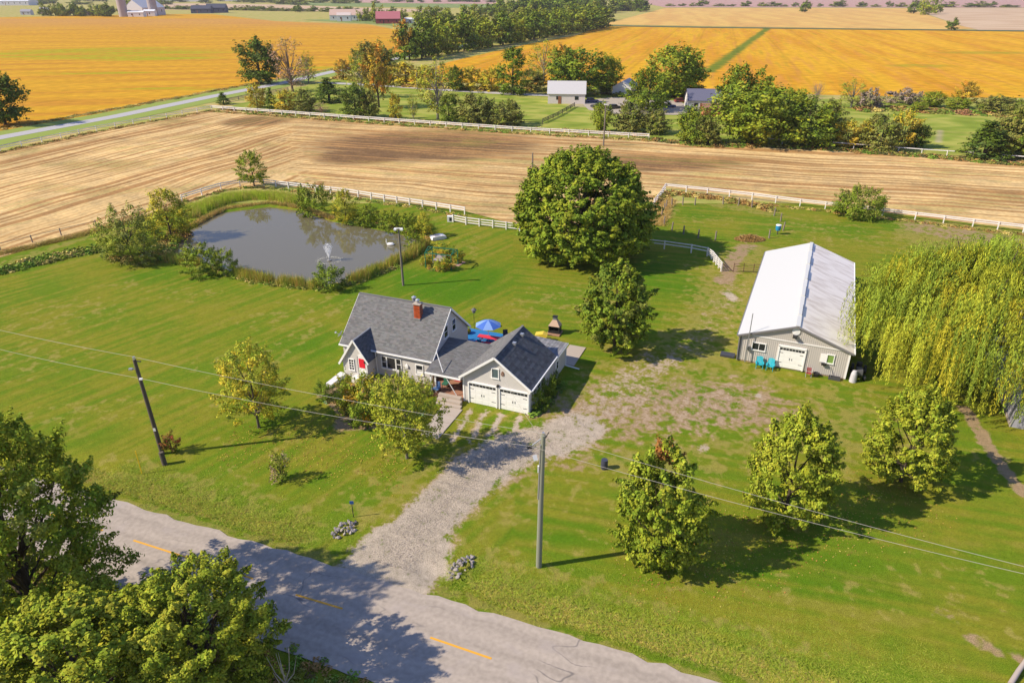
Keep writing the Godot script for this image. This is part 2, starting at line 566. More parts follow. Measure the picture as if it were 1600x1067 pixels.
# four layers painted coarsely, then enlarged: gravel, dry grass, bare soil, lush green
func ground_layers() -> Image:
	var lay: Array[PackedFloat32Array] = []
	for k in 4:
		var a := PackedFloat32Array()
		a.resize(MW * MH)
		lay.append(a)
	var sx := MW / (GX1 - GX0)
	var sz := MH / (GZ1 - GZ0)
	# strokes: layer, strength, half width, soft edge, points
	var strokes := [
		[0, 0.95, 1.95, 1.1, [Vector2(-8.25, -36.82), Vector2(-7.47, -39.43), Vector2(-5.49, -43.35), Vector2(-3.18, -47.23), Vector2(-1, -50.29)]],
		[0, 0.62, 0.2, 0.3, [Vector2(-3.98, -57.36), Vector2(-4.65, -54.38), Vector2(-5.35, -52.02)]], [0, 0.62, 0.2, 0.3, [Vector2(-2.45, -57.24), Vector2(-3.12, -54.38), Vector2(-3.7, -52.02)]], [0, 0.68, 0.22, 0.3, [Vector2(-1.03, -56.45), Vector2(-1.7, -54.17), Vector2(-2.28, -52.22)]], [0, 0.68, 0.22, 0.3, [Vector2(0.78, -56.11), Vector2(0.18, -53.85), Vector2(-0.23, -52.02)]],
		[0, 0.95, 3.1, 1.2, [Vector2(-8.78, -35.98), Vector2(-8.2, -37.44), Vector2(-7.79, -38.32)]],
		[0, 0.8, 2.2, 1.6, [Vector2(-3.18, -47.23), Vector2(0, -50.86), Vector2(3.43, -52.22), Vector2(6.17, -54.27)]],
		[0, 0.34, 2.0, 2.4, [Vector2(3.42, -52.02), Vector2(7.82, -56), Vector2(11.55, -58.76)]],
		[0, 0.4, 1.6, 2.2, [Vector2(6.14, -53.85), Vector2(9.05, -58.76), Vector2(12.27, -63.56), Vector2(16.6, -67.07)]],
		[0, 0.26, 3.0, 3.2, [Vector2(11.34, -57.36), Vector2(16.54, -57.36), Vector2(21.95, -59.12)]],
		[0, 0.18, 1.3, 1.6, [Vector2(16.6, -67.07), Vector2(21.88, -71.69), Vector2(26.73, -81.62), Vector2(30.32, -89.17)]],
		[1, 0.6, 4.0, 4.0, [Vector2(-7.88, -42.59), Vector2(-3.21, -47.83), Vector2(2.85, -52.02), Vector2(8.39, -55.67), Vector2(15.8, -59.72), Vector2(22.84, -62.24)]],
		[1, 0.85, 3.4, 3.0, [Vector2(7.35, -57.36), Vector2(13.26, -63.56), Vector2(19.71, -68.56), Vector2(24.92, -77.77), Vector2(31.52, -92.77), Vector2(37.13, -102.18)]],
		[1, 0.6, 6.0, 5.0, [Vector2(11.39, -52.02), Vector2(18.11, -56.23), Vector2(24.51, -57.36), Vector2(29.14, -55.13)]],
		[2, 0.58, 3.0, 4.0, [Vector2(7.19, -55.67), Vector2(12.77, -56.79), Vector2(18.67, -58.52), Vector2(23.9, -57.36)]],
		[1, 0.75, 3.5, 3.5, [Vector2(5.95, -55.13), Vector2(12.25, -57.36), Vector2(19.11, -60.34), Vector2(24.14, -62.24)]],
		[2, 0.75, 1.0, 0.9, [Vector2(29.07, -90.34), Vector2(33.79, -100.74), Vector2(37.05, -105.17)]],
		[2, 0.55, 0.9, 1.1, [Vector2(14.54, -59.72), Vector2(19.97, -61.21), Vector2(23.76, -60.96)]],
		[2, 0.9, 0.45, 0.4, [Vector2(43.5, -57.36), Vector2(42.45, -53.03), Vector2(41.58, -49.63), Vector2(40.92, -44.9)]],
		[1, 0.75, 0.55, 0.8, [Vector2(-32.23, -46.97), Vector2(-25.41, -44.51), Vector2(-19.35, -41.5), Vector2(-14.53, -39.63)]],
		[1, 0.5, 1.1, 1.0, [Vector2(-33.64, -48.72), Vector2(-24.1, -45.07), Vector2(-15.97, -41.5)]],
		[1, 0.62, 0.7, 0.8, [Vector2(-3.55, -36.58), Vector2(2.11, -34), Vector2(8.04, -31.4), Vector2(15.09, -28.39)]],
		[1, 0.45, 1.3, 1.2, [Vector2(-1.8, -37.19), Vector2(4.27, -34.55), Vector2(10.15, -31.9), Vector2(17.06, -28.61)]],
		[1, 0.9, 0.35, 0.35, [Vector2(-31.53, -44.04), Vector2(-10.7, -36.82)]],
		[1, 0.9, 0.35, 0.35, [Vector2(-6.33, -35.69), Vector2(3.19, -31.06), Vector2(11.87, -27.62)]],
		[2, 0.35, 0.35, 0.4, [Vector2(27.61, -32.67), Vector2(29.01, -30.2), Vector2(30.76, -29.28)]],
		[1, 0.8, 0.8, 0.9, [Vector2(-74.9, -97.15), Vector2(-71.28, -105.47), Vector2(-66.22, -111.28), Vector2(-63.28, -116.18)]],
		[1, 0.25, 0.35, 0.5, [Vector2(27.51, -100.74), Vector2(25.99, -90.34), Vector2(21.02, -77.77), Vector2(17.83, -73.35)]],
		[1, 0.22, 0.35, 0.5, [Vector2(25.94, -100.17), Vector2(24.67, -90.34), Vector2(19.62, -77.77)]],
		[1, 0.95, 3.4, 2.0, [Vector2(69.82, -116.18), Vector2(82.79, -109.28)]],
		[1, 0.95, 6.0, 2.0, [Vector2(68.82, -109.28), Vector2(80.13, -102.18)]],
		[2, 0.5, 3.4, 2.0, [Vector2(70.16, -114.75), Vector2(80.12, -105.17)]],
		[1, 0.35, 0.4, 0.5, [Vector2(-26.75, -62.24), Vector2(-21.49, -83.67)]],
		[1, 0.28, 0.4, 0.5, [Vector2(-28.8, -57.36), Vector2(-25.11, -81.62)]],
		[2, 0.9, 0.5, 0.25, [Vector2(-18.7, -59.97), Vector2(-14.23, -54.91)]],
		[2, 0.9, 1.3, 0.4, [Vector2(-15.16, -55.13), Vector2(-11.98, -55.67)]],
		[2, 0.85, 1.2, 0.5, [Vector2(-17.92, -60.71), Vector2(-13.05, -62.24), Vector2(-9.69, -61.47)]],
		[2, 0.85, 1.4, 0.5, [Vector2(3.6, -62.5), Vector2(2.34, -57.59)]],
		[1, 0.9, 1.0, 0.6, [Vector2(11.08, -69.94), Vector2(11.58, -69.94)]],
		[2, 0.8, 0.5, 0.4, [Vector2(10.23, -37.94), Vector2(10.71, -37.81)]],
		[1, 0.9, 2.6, 1.2, [Vector2(23.58, -118.78), Vector2(26.68, -124.69), Vector2(29.37, -132.5)]],
		[1, 0.85, 2.0, 1.0, [Vector2(29.11, -134.35), Vector2(35.49, -132.5), Vector2(41.56, -128.06), Vector2(46.14, -123.88)]],
	]
	for s in strokes:
		var a: PackedFloat32Array = lay[s[0]]
		var reach: float = s[2] + s[3]
		var pts: Array = s[4]
		for k in pts.size() - 1:
			var p: Vector2 = pts[k]
			var q: Vector2 = pts[k + 1]
			var i0 := clampi(int((minf(p.x, q.x) - reach - GX0) * sx), 0, MW)
			var i1 := clampi(int((maxf(p.x, q.x) + reach - GX0) * sx) + 1, 0, MW)
			var j0 := clampi(int((minf(p.y, q.y) - reach - GZ0) * sz), 0, MH)
			var j1 := clampi(int((maxf(p.y, q.y) + reach - GZ0) * sz) + 1, 0, MH)
			for j in range(j0, j1):
				for i in range(i0, i1):
					var d := seg_dist(Vector2(GX0 + (i + 0.5) / sx, GZ0 + (j + 0.5) / sz), p, q)
					var val: float = s[1] * (1.0 - smoothstep(s[2] - s[3] * 0.4, reach, d))
					if val > a[j * MW + i]:
						a[j * MW + i] = val
		lay[s[0]] = a
	# patches: layer, strength, x, z, rx, rz
	var patches := [
		[0, 0.36, 17.99, -58.28, 1.36, 1.18], [0, 0.36, 13.53, -61.21, 1.67, 1.78], [0, 0.42, 9.19, -57.36, 1.84, 2.07], [0, 0.7, 24.41, -59.97, 0.51, 0.61], [0, 0.7, 28.74, -85.36, 1.01, 2.59], [0, 0.5, 16.84, -51.05, 0.79, 0.77], [0, 0.25, 14.06, -54.06, 1.76, 1.47],
		[0, 0.8, -4.44, -36.58, 0.89, 0.96], [0, 0.9, -9.78, -37.94, 1, 1.01], [0, 0.7, -5.98, -37.69, 0.82, 0.88],
		[2, 0.62, 18.9, -59.48, 3.78, 3.16], [2, 0.5, 20.68, -56.79, 2.43, 2.49], [2, 0.45, 15.58, -55.67, 2.4, 2.2], [2, 0.4, 4.37, -49.17, 2.73, 2.19], [2, 0.4, 0, -46.97, 2.11, 1.37], [2, 0.5, 38.5, -109.28, 2.28, 2.62], [2, 0.35, 8.48, -62.24, 1.96, 2.08],
		[1, 0.37, 28.88, -53.03, 1.62, 3.47], [1, 0.24, 22.6, -55.13, 3.57, 3.25], [1, 0.32, 21.16, -41.15, 1.44, 0.85], [1, 0.21, 8.54, -52.02, 3.99, 2.98], [1, 0.24, 4.14, -45.71, 4.14, 3.29], [1, 0.24, 6.61, -83.67, 4.96, 6.29], [1, 0.19, 2.43, -81.62, 4.05, 2.81], [1, 0.24, 13.23, -83.67, 4.13, 2.93],
		[1, 0.24, -55.58, -79.66, 7.15, 5.02], [1, 0.25, -52.28, -89.17, 3.49, 1.86], [1, 0.21, -51.63, -67.81, 5.58, 4.47], [1, 0.24, -38.25, -59.12, 2.51, 1.2], [1, 0.24, -37.22, -58.28, 1.36, 0.59], [1, 0.21, -34.13, -59.72, 1.01, 0.61], [1, 0.24, -31.2, -66.34, 3.43, 2.59], [1, 0.19, -28.03, -77.77, 4.67, 2.97], [1, 0.24, -26.76, -52.02, 1.71, 0.99], [1, 0.19, -41.04, -56.23, 4.83, 2.67], [1, 0.21, -33.47, -90.34, 3.52, 1.9], [1, 0.19, -43.89, -85.8, 5.06, 2.61], [1, 0.16, -24.8, -83.67, 4.96, 2.93],
		[1, 0.21, -12.43, -45.71, 1.35, 0.98], [1, 0.24, -20.5, -52.02, 2.28, 1.39], [1, 0.16, -23.32, -45.71, 4.14, 2.46], [1, 0.24, 36.98, -67.81, 1.4, 5.98], [1, 0.25, 51.26, -113.34, 7.48, 7.69], [1, 0.21, 58.82, -106.72, 5.07, 6.3], [1, 0.24, 34.48, -118.78, 5.56, 3.02], [1, 0.28, 40.06, -102.18, 3.91, 3.5],
		[1, 0.09, 21.26, -34.27, 5.1, 2.21], [1, 0.13, 29.85, -35.98, 3.95, 2.36], [1, 0.19, 30.38, -31.16, 2.4, 1.96], [1, 0.07, 12.75, -34.27, 3.83, 1.66], [1, 0.19, 41.5, -48.27, 2.16, 2.67], [1, 0.14, 4.64, -39.1, 2.79, 1.32], [1, 0.19, -10.15, -120.7, 6.77, 3.89], [1, 0.21, -6.51, -105.17, 1.4, 6.76],
		[3, 0.8, -8.81, -90.34, 10.57, 9.56], [3, 0.7, 21.62, -92.77, 5.4, 9.99], [3, 0.6, -20.69, -88.02, 6.9, 4.09], [3, 0.7, -45.03, -92.77, 10.81, 3.97], [3, 0.5, -23.13, -70.89, 4.34, 6.42], [3, 0.6, 34.81, -124.69, 6.96, 6.59], [3, 0.5, 59.52, -115.1, 7.58, 4.3], [3, 0.6, 1.9, -40.45, 4.75, 2.07], [3, 0.5, -14.32, -44.9, 3.07, 2.4], [3, 0.5, 19.76, -35.98, 7.02, 2.95], [3, 0.6, 5.22, -62.24, 2.61, 3.91], [3, 0.4, -38.72, -52.02, 5.69, 2.98],
	]
	for s in patches:
		var a: PackedFloat32Array = lay[s[0]]
		var i0 := clampi(int((s[2] - s[4] * 1.3 - GX0) * sx), 0, MW)
		var i1 := clampi(int((s[2] + s[4] * 1.3 - GX0) * sx) + 1, 0, MW)
		var j0 := clampi(int((s[3] - s[5] * 1.3 - GZ0) * sz), 0, MH)
		var j1 := clampi(int((s[3] + s[5] * 1.3 - GZ0) * sz) + 1, 0, MH)
		for j in range(j0, j1):
			for i in range(i0, i1):
				var d := Vector2((GX0 + (i + 0.5) / sx - s[2]) / s[4], (GZ0 + (j + 0.5) / sz - s[3]) / s[5]).length()
				var val: float = s[1] * (1.0 - smoothstep(0.35, 1.3, d))
				a[j * MW + i] = maxf(a[j * MW + i], val)
		lay[s[0]] = a
	# wheel strips of concrete in front of the garage doors
	var b := PackedByteArray()
	b.resize(MW * MH * 4)
	for k in MW * MH:
		for q in 4:
			b[k * 4 + q] = int(clampf(lay[q][k], 0.0, 1.0) * 255.0)
	return Image.create_from_data(MW, MH, false, Image.FORMAT_RGBA8, b)


func grey_noise(w: int, h: int, freq: float, seed_: int, oct := 3) -> PackedByteArray:
	var nz := FastNoiseLite.new()
	nz.noise_type = FastNoiseLite.TYPE_SIMPLEX_SMOOTH if oct > 1 else FastNoiseLite.TYPE_SIMPLEX
	nz.seed = seed_
	nz.frequency = freq
	nz.fractal_octaves = oct
	var im := nz.get_image(w, h, false, false, true)
	im.convert(Image.FORMAT_L8)
	return im.get_data()


func ground_picture() -> ImageTexture:
	var w := 2048
	var h := 1147
	var li := ground_layers()
	li.resize(w, h, Image.INTERPOLATE_CUBIC)
	var ly := li.get_data()
	var fine := grey_noise(w, h, 0.33, 11, 2)
	var mid := grey_noise(w, h, 0.045, 12, 4)
	var big := grey_noise(w, h, 0.007, 13, 3)
	var clump := grey_noise(w, h, 0.11, 14, 3)
	# mowing streaks, turned along the house
	var nz := FastNoiseLite.new()
	nz.seed = 15
	nz.frequency = 1.0
	nz.fractal_octaves = 2
	var sw := 1024
	var sh := 576
	var sb := PackedByteArray()
	sb.resize(sw * sh)
	for j in sh:
		for i in sw:
			var x := GX0 + (GX1 - GX0) * i / sw
			var z := GZ0 + (GZ1 - GZ0) * j / sh
			var uu := 0.6 * x - 0.8 * z
			var vv := 0.8 * x + 0.6 * z
			if x > 0.0:
				uu = 0.97 * x + 0.25 * z
				vv = -0.25 * x + 0.97 * z
			sb[j * sw + i] = int(clampf(0.5 + 0.62 * nz.get_noise_2d(uu * 0.035, vv * 0.75), 0, 1) * 255)
	var si := Image.create_from_data(sw, sh, false, Image.FORMAT_L8, sb)
	si.resize(w, h, Image.INTERPOLATE_CUBIC)
	var streak := si.get_data()
	# sRGB of base colours
	var green := Vector3(0.158, 0.245, 0.015)
	var yellow := Vector3(0.27, 0.265, 0.026)
	var lush := Vector3(0.1, 0.22, 0.01)
	var straw := Vector3(0.375, 0.31, 0.085)
	var soil := Vector3(0.42, 0.285, 0.18)
	var gravel := Vector3(0.54, 0.445, 0.365)
	var lut := PackedByteArray()
	for k in 1025:
		lut.append(int(clampf(Color(k / 1024.0, 0, 0).linear_to_srgb().r, 0, 1) * 255.0 + 0.5))
	var out := PackedByteArray()
	out.resize(w * h * 3)
	for k in w * h:
		var q := k * 4
		var f := fine[k] * 0.0039216
		var m := mid[k] * 0.0039216
		var s := streak[k] * 0.0039216
		var cl := clump[k] * 0.0039216
		var yy := (big[k] * 0.0039216 - 0.5) * 1.5 + (m - 0.5) * 0.7 + (s - 0.5) * 1.35 + 0.53
		var col := green.lerp(yellow, clampf(yy, 0.0, 1.0))
		if ly[q + 3] > 2:
			col = col.lerp(lush, clampf(ly[q + 3] * 0.0039216 * (1.25 - yy * 0.7), 0.0, 1.0))
		col = col.lerp(straw, clampf(((m - 0.62) * 1.2 + (s - 0.6) * 1.6) * 0.5, 0.0, 0.18))
		var g := ly[q + 1]
		if g > 2:
			col = col.lerp(straw, clampf((g * 0.0039216 + (cl - 0.5) * 1.3 + (m - 0.5) * 1.9 - 0.36) * 1.9, 0.0, 0.62))
		g = ly[q + 2]
		if g > 2:
			col = col.lerp(soil, clampf((g * 0.0039216 + (cl - 0.5) * 0.9 + (m - 0.5) * 1.0 - 0.25) * 2.2, 0.0, 0.9))
		g = ly[q]
		if g > 2:
			var gg := clampf((g * 0.0039216 * 1.25 + (cl - 0.5) * 1.0 + (f - 0.5) * 0.9 + (m - 0.5) * 0.9 - 0.38) * 3.2, 0.0, 0.96)
			col = col.lerp(soil.lerp(gravel, clampf(g * 0.0055, 0.2, 1.0)) * (0.78 + 0.14 * cl + 0.32 * m), gg)
		col *= 0.76 + 0.36 * f + 0.22 * cl
		q = k * 3
		out[q] = lut[mini(1024, int(col.x * 1024.0))]
		out[q + 1] = lut[mini(1024, int(col.y * 1024.0))]
		out[q + 2] = lut[mini(1024, int(col.z * 1024.0))]
	return ImageTexture.create_from_image(Image.create_from_data(w, h, false, Image.FORMAT_RGB8, out))


# relief of the yard: the pond's bowl and the ditch along the road
func ground_height(x: float, z: float) -> float:
	var y := 0.0
	var p := Vector2(x, z)
	if x > -70 and x < -8 and z < -80 and z > -140:
		var d := 1e9
		for k in pond_line.size():
			d = minf(d, seg_dist(p, pond_line[k], pond_line[(k + 1) % pond_line.size()]))
		if Geometry2D.is_point_in_polygon(p, PackedVector2Array(pond_line)):
			y = -minf(1.1, 0.25 + d * 0.6)
		else:
			y = -0.25 * (1.0 - smoothstep(0.0, 1.4, d))
	var v := (p.x - FARM_O.x) * sin(FARM_YAW) - (p.y - FARM_O.z) * cos(FARM_YAW)
	var u := (p.x - FARM_O.x) * cos(FARM_YAW) + (p.y - FARM_O.z) * sin(FARM_YAW)
	var drive := smoothstep(3.6, 5.5, absf(u - 2.0 + (v + 22.0) * 0.15))
	y -= 0.3 * exp(-pow((v + 21.5 - 0.0194 * u) / 1.1, 2.0)) * drive
	return y


func build_ground() -> void:
	var m := mat("grass", Color.WHITE, 0.95)
	m.albedo_texture = ground_picture()
	m.metallic_specular = 0.15
	m.detail_enabled = true
	m.detail_blend_mode = BaseMaterial3D.BLEND_MODE_MUL
	m.detail_albedo = noise_tex("blades", 0.1, [[0.2, Color(0.6, 0.62, 0.58)], [0.5, Color(0.9, 0.9, 0.88)], [0.8, Color(1, 1, 1)]], 512, 3, 3)
	m.detail_uv_layer = BaseMaterial3D.DETAIL_UV_2
	m.uv1_scale = Vector3.ONE
	var nx := 250
	var nz := 140
	var vs := PackedVector3Array()
	var ns := PackedVector3Array()
	var ua := PackedVector2Array()
	var ub := PackedVector2Array()
	var ix := PackedInt32Array()
	for j in nz + 1:
		for i in nx + 1:
			var x := lerpf(GX0, GX1, float(i) / nx)
			var z := lerpf(GZ0, GZ1, float(j) / nz)
			vs.append(Vector3(x, ground_height(x, z), z))
			ua.append(Vector2(float(i) / nx, float(j) / nz))
			ub.append(Vector2(x, z) / 3.7)
	for j in nz + 1:
		for i in nx + 1:
			var k := j * (nx + 1) + i
			var l := vs[k - 1 if i > 0 else k]
			var r := vs[k + 1 if i < nx else k]
			var t := vs[k - nx - 1 if j > 0 else k]
			var b := vs[k + nx + 1 if j < nz else k]
			ns.append((b - t).cross(r - l).normalized())
			if i < nx and j < nz:
				ix.append_array([k, k + 1, k + nx + 2, k, k + nx + 2, k + nx + 1])
	var a := []
	a.resize(Mesh.ARRAY_MAX)
	a[Mesh.ARRAY_VERTEX] = vs
	a[Mesh.ARRAY_NORMAL] = ns
	a[Mesh.ARRAY_TEX_UV] = ua
	a[Mesh.ARRAY_TEX_UV2] = ub
	a[Mesh.ARRAY_INDEX] = ix
	var me := ArrayMesh.new()
	me.add_surface_from_arrays(Mesh.PRIMITIVE_TRIANGLES, a)
	me.surface_set_material(0, m)
	# the plain beyond, to the horizon
	var far := mat("far_land", Color.WHITE, 0.95)
	far.albedo_texture = noise_tex("land", 0.02, [[0.2, Color(0.56, 0.58, 0.27)], [0.5, Color(0.66, 0.63, 0.36)], [0.8, Color(0.74, 0.64, 0.45)]], 512, 21)
	far.metallic_specular = 0.1
	far.uv1_scale = Vector3(1.0 / 140.0, 1.0 / 60.0, 1)
	var g := Geo.new()
	var X := [-6000.0, GX0, GX1, 6000.0]
	var Z := [-9000.0, GZ0, GZ1, 400.0]
	for i in 3:
		for j in 3:
			if i == 1 and j == 1:
				continue
			g.quad(Vector3(X[i], 0, Z[j + 1]), Vector3(X[i + 1], 0, Z[j + 1]), Vector3(X[i + 1], 0, Z[j]), Vector3(X[i], 0, Z[j]), Color.WHITE, Vector2(X[i], Z[j + 1]), Vector2(X[i + 1], Z[j + 1]), Vector2(X[i + 1], Z[j]), Vector2(X[i], Z[j]))
	var b2 := g.mesh().surface_get_arrays(0)
	me.add_surface_from_arrays(Mesh.PRIMITIVE_TRIANGLES, b2)
	me.surface_set_material(1, far)
	var o := MeshInstance3D.new()
	o.name = "ground"
	o.mesh = me
	add_child(o, true)
	tagged(o, "mown green yard and the flat farm land around it", "", "", "structure")


# a painted field: picture of w x h pixels over (x0,z0)-(x1,z1); how(x, z) gives a linear colour
func paint(w: int, h: int, x0: float, z0: float, x1: float, z1: float, how: Callable) -> ImageTexture:
	var out := PackedByteArray()
	out.resize(w * h * 3)
	for j in h:
		var z := lerpf(z0, z1, (j + 0.5) / h)
		for i in w:
			var c: Color = how.call(lerpf(x0, x1, (i + 0.5) / w), z)
			c = c.linear_to_srgb()
			var q := (j * w + i) * 3
			out[q] = c.r8
			out[q + 1] = c.g8
			out[q + 2] = c.b8
	return ImageTexture.create_from_image(Image.create_from_data(w, h, false, Image.FORMAT_RGB8, out))


func blob(x: float, z: float, cx: float, cz: float, rx: float, rz: float) -> float:
	return 1.0 - smoothstep(0.3, 1.0, Vector2((x - cx) / rx, (z - cz) / rz).length())


func build_fields() -> void:
	var n1 := FastNoiseLite.new()
	n1.seed = 31
	n1.frequency = 1.0
	n1.fractal_octaves = 3
	# ---- harvested stubble
	var n3 := FastNoiseLite.new()
	n3.seed = 36
	n3.frequency = 1.0
	n3.fractal_type = FastNoiseLite.FRACTAL_NONE
	var stubble := func(x: float, z: float) -> Color:
		var warp := n1.get_noise_2d(x * 0.02, z * 0.02)
		var side := (x + 75.0) * 95.0 - (z + 235.0) * 37.0 + warp * 600.0
		var t := smoothstep(-700.0, 700.0, side)
		var sl := n3.get_noise_2d((x * 0.34 - z * 0.94) * 0.006, (x * 0.94 + z * 0.34) * 0.55 + warp * 1.2) + 0.5 * n1.get_noise_2d((x * 0.34 - z * 0.94) * 0.012 + 9.0, (x * 0.94 + z * 0.34) * 0.1)
		var sr := n3.get_noise_2d((x * 0.96 + z * 0.27) * 0.006 + 40.0, (-x * 0.27 + z * 0.96) * 0.55 + warp * 1.2) + 0.5 * n1.get_noise_2d((x * 0.96 + z * 0.27) * 0.012 + 49.0, (-x * 0.27 + z * 0.96) * 0.1)
		var st := lerpf(sl, sr, t)
		var fine := n1.get_noise_2d(x * 1.3, z * 1.3)
		var c := Color(0.51, 0.31, 0.12).lerp(Color(0.68, 0.48, 0.222), clampf(0.5 + st * 1.5, 0.0, 1.0))
		c = c.lerp(Color(0.33, 0.17, 0.07), clampf((-st - 0.1) * 1.9 + fine * 0.35, 0.0, 0.62))
		var big := n1.get_noise_2d(x * 0.016 + 9.0, z * 0.03)
		var dark := maxf(maxf(blob(x, z, -22.0, -186.0, 38.0, 26.0), blob(x, z, -36.0, -172.0, 16.0, 12.0)), maxf(0.75 * blob(x, z, 34.0, -165.0, 26.0, 12.0), 0.8 * blob(x, z, -78.0, -222.0, 14.0, 12.0)))
		c = c.lerp(Color(0.15, 0.08, 0.04), clampf(dark * (1.1 + st * 2.0 + fine * 0.9 + big * 0.8), 0.0, 0.9))
		c = c.lerp(Color(0.3, 0.25, 0.06), clampf((st * 0.8 + n1.get_noise_2d(x * 0.03 + 70.0, z * 0.05) * 1.2 - 0.42) * 2.0, 0.0, 0.5))
		return c * (0.92 + 0.3 * fine + big * 0.25)
	var sp: Array = [Vector2(-76.87, -100.17), Vector2(-74.29, -105.47), Vector2(-70.74, -109.94), Vector2(-68.58, -115.46), Vector2(-65.21, -121.48), Vector2(-61.29, -129.81), Vector2(-57.78, -138.2), Vector2(-50.32, -144.88), Vector2(-38.34, -139.19), Vector2(-24.4, -132.05), Vector2(-8.47, -124.69), Vector2(1.09, -116.18), Vector2(10.19, -107.35), Vector2(23.91, -120.7), Vector2(28.76, -135.77), Vector2(31.17, -141.73), Vector2(49.1, -132.96), Vector2(68.82, -123.07), Vector2(85.66, -113.69), Vector2(97.35, -106.72), Vector2(131.91, -151), Vector2(120.18, -166.76), Vector2(100.26, -174.67), Vector2(81.17, -181.67), Vector2(36.13, -193.61), Vector2(0, -204.05), Vector2(-38.53, -218.93), Vector2(-73.57, -233.37), Vector2(-100.65, -245.4), Vector2(-116.59, -206.06), Vector2(-126.8, -176.95), Vector2(-133.73, -153.34), Vector2(-141.89, -123.88), Vector2(-95.78, -77.77), Vector2(-86.07, -92.27)]
	var fm := mat("stubble", Color.WHITE, 0.95)
	fm.metallic_specular = 0.15
	fm.albedo_texture = paint(1100, 520, -170.0, -250.0, 150.0, -85.0, stubble)
	fm.normal_enabled = true
	fm.normal_texture = bump_tex(512, 0.05, 6.0)
	fm.normal_scale = 0.25
	fm.detail_enabled = true
	fm.detail_blend_mode = BaseMaterial3D.BLEND_MODE_MUL
	setting("stubble_field", sheet(sp, 0.02, -170.0, -250.0, 150.0, -85.0), fm, "harvested tan stubble field with dark burnt patches behind the yard")
	# ---- ripe soybean fields
	var bean_l := func(x: float, z: float) -> Color:
		var st := n1.get_noise_2d((x * 0.97 - z * 0.22) * 0.006, (x * 0.22 + z * 0.97) * 0.07)
		var f := n1.get_noise_2d(x * 0.16, z * 0.25)
		var c := Color(0.54, 0.262, 0.022).lerp(Color(0.6, 0.335, 0.024), clampf(0.5 + st * 1.1, 0, 1))
		c = c.lerp(Color(0.48, 0.22, 0.035), clampf(-st * 1.2 - 0.1, 0, 0.6))
		var gr := maxf(blob(x, z, -255.0, -480.0, 95.0, 60.0), 0.8 * maxf(blob(x, z, -200.0, -360.0, 45.0, 8.0), blob(x, z, -215.0, -440.0, 60.0, 22.0)))
		gr = maxf(gr, 0.7 * maxf(blob(x, z, -130.0, -300.0, 40.0, 6.0), blob(x, z, -95.0, -385.0, 30.0, 7.0)))
		c = c.lerp(Color(0.33, 0.34, 0.015), clampf(gr * (0.75 + st * 2.2 + f), 0, 0.85))
		c = c.lerp(Color(0.5, 0.26, 0.1), 0.55 * smoothstep(-700.0, -1000.0, z + f * 120.0))
		var cross := x * 0.22 + z * 0.97
		c = c * (1.0 - 0.1 * float(absf(fposmod(cross, 31.0) - 15.5) < 1.0) + 0.07 * n3.get_noise_2d((x * 0.97 - z * 0.22) * 0.02, cross * 0.5))
		return c * (0.95 + 0.25 * f)
	var bl: Array = [Vector2(-153.66, -171), Vector2(-143.78, -203.06), Vector2(-131.42, -238.58), Vector2(-115.38, -283.95), Vector2(-96.98, -343.47), Vector2(-79.86, -391.28), Vector2(-60.21, -444.84), Vector2(-43.3, -514.54), Vector2(-20.39, -608.93), Vector2(-55.16, -660.48), Vector2(-96.16, -721.26), Vector2(-164.74, -882.61), Vector2(-298.01, -972.7), Vector2(-485.37, -1252.27), Vector2(-567.99, -1252.27), Vector2(-732.24, -1107.86), Vector2(-942.54, -1035.96)] + [Vector2(-1700, -1060), Vector2(-1100, -150)]
	var bm := mat("ripe_beans", Color.WHITE, 0.9)
	bm.metallic_specular = 0.12
	bm.albedo_texture = paint(700, 520, -700.0, -1060.0, -10.0, -180.0, bean_l)
	setting("bean_field", sheet(bl, 0.05, -700.0, -1060.0, -10.0, -180.0), bm, "wide golden orange field of ripe beans left of the far road")
	var ditch_a := Vector2(96.13, -365.9)
	var ditch_b := Vector2(264.06, -793.99)
	var bean_r := func(x: float, z: float) -> Color:
		var a := x * 0.26 - z * 0.966
		var b := x * 0.966 + z * 0.26
		var st := n1.get_noise_2d(a * 0.004, b * 0.05)
		var row := n1.get_noise_2d(a * 0.01 + 50.0, b * 0.24)
		var f := n1.get_noise_2d(x * 0.12, z * 0.18)
		var c := Color(0.59, 0.278, 0.018).lerp(Color(0.65, 0.36, 0.02), clampf(0.55 + st * 1.3 + f * 0.5, 0, 1))
		c = c.lerp(Color(0.58, 0.25, 0.06), clampf(-row * 1.6 - 0.16, 0, 0.6))
		c = c.lerp(Color(0.3, 0.26, 0.02), clampf((row - 0.34) * 2.2, 0, 0.4))
		c = c.lerp(Color(0.7, 0.38, 0.026), clampf((x - 120.0) / 260.0, 0, 0.6) * (0.5 + st))
		var d := seg_dist(Vector2(x, z), ditch_a, ditch_b)
		c = c.lerp(Color(0.16, 0.2, 0.02), 1.0 - smoothstep(2.0, 4.6, d + f * 3.0))
		c = c.lerp(Color(0.28, 0.28, 0.02), clampf((blob(x, z, 215.0, -395.0, 24.0, 12.0) + blob(x, z, 300.0, -480.0, 40.0, 14.0)) * (0.7 + f * 2.0), 0, 0.7))
		c = c * (1.0 - 0.13 * float(absf(fposmod(b, 27.0) - 13.5) < 0.9) - 0.07 * float(absf(fposmod(b, 27.0) - 10.9) < 0.9) + 0.06 * n3.get_noise_2d(a * 0.02, b * 0.7))
		return c * (0.95 + 0.22 * f)
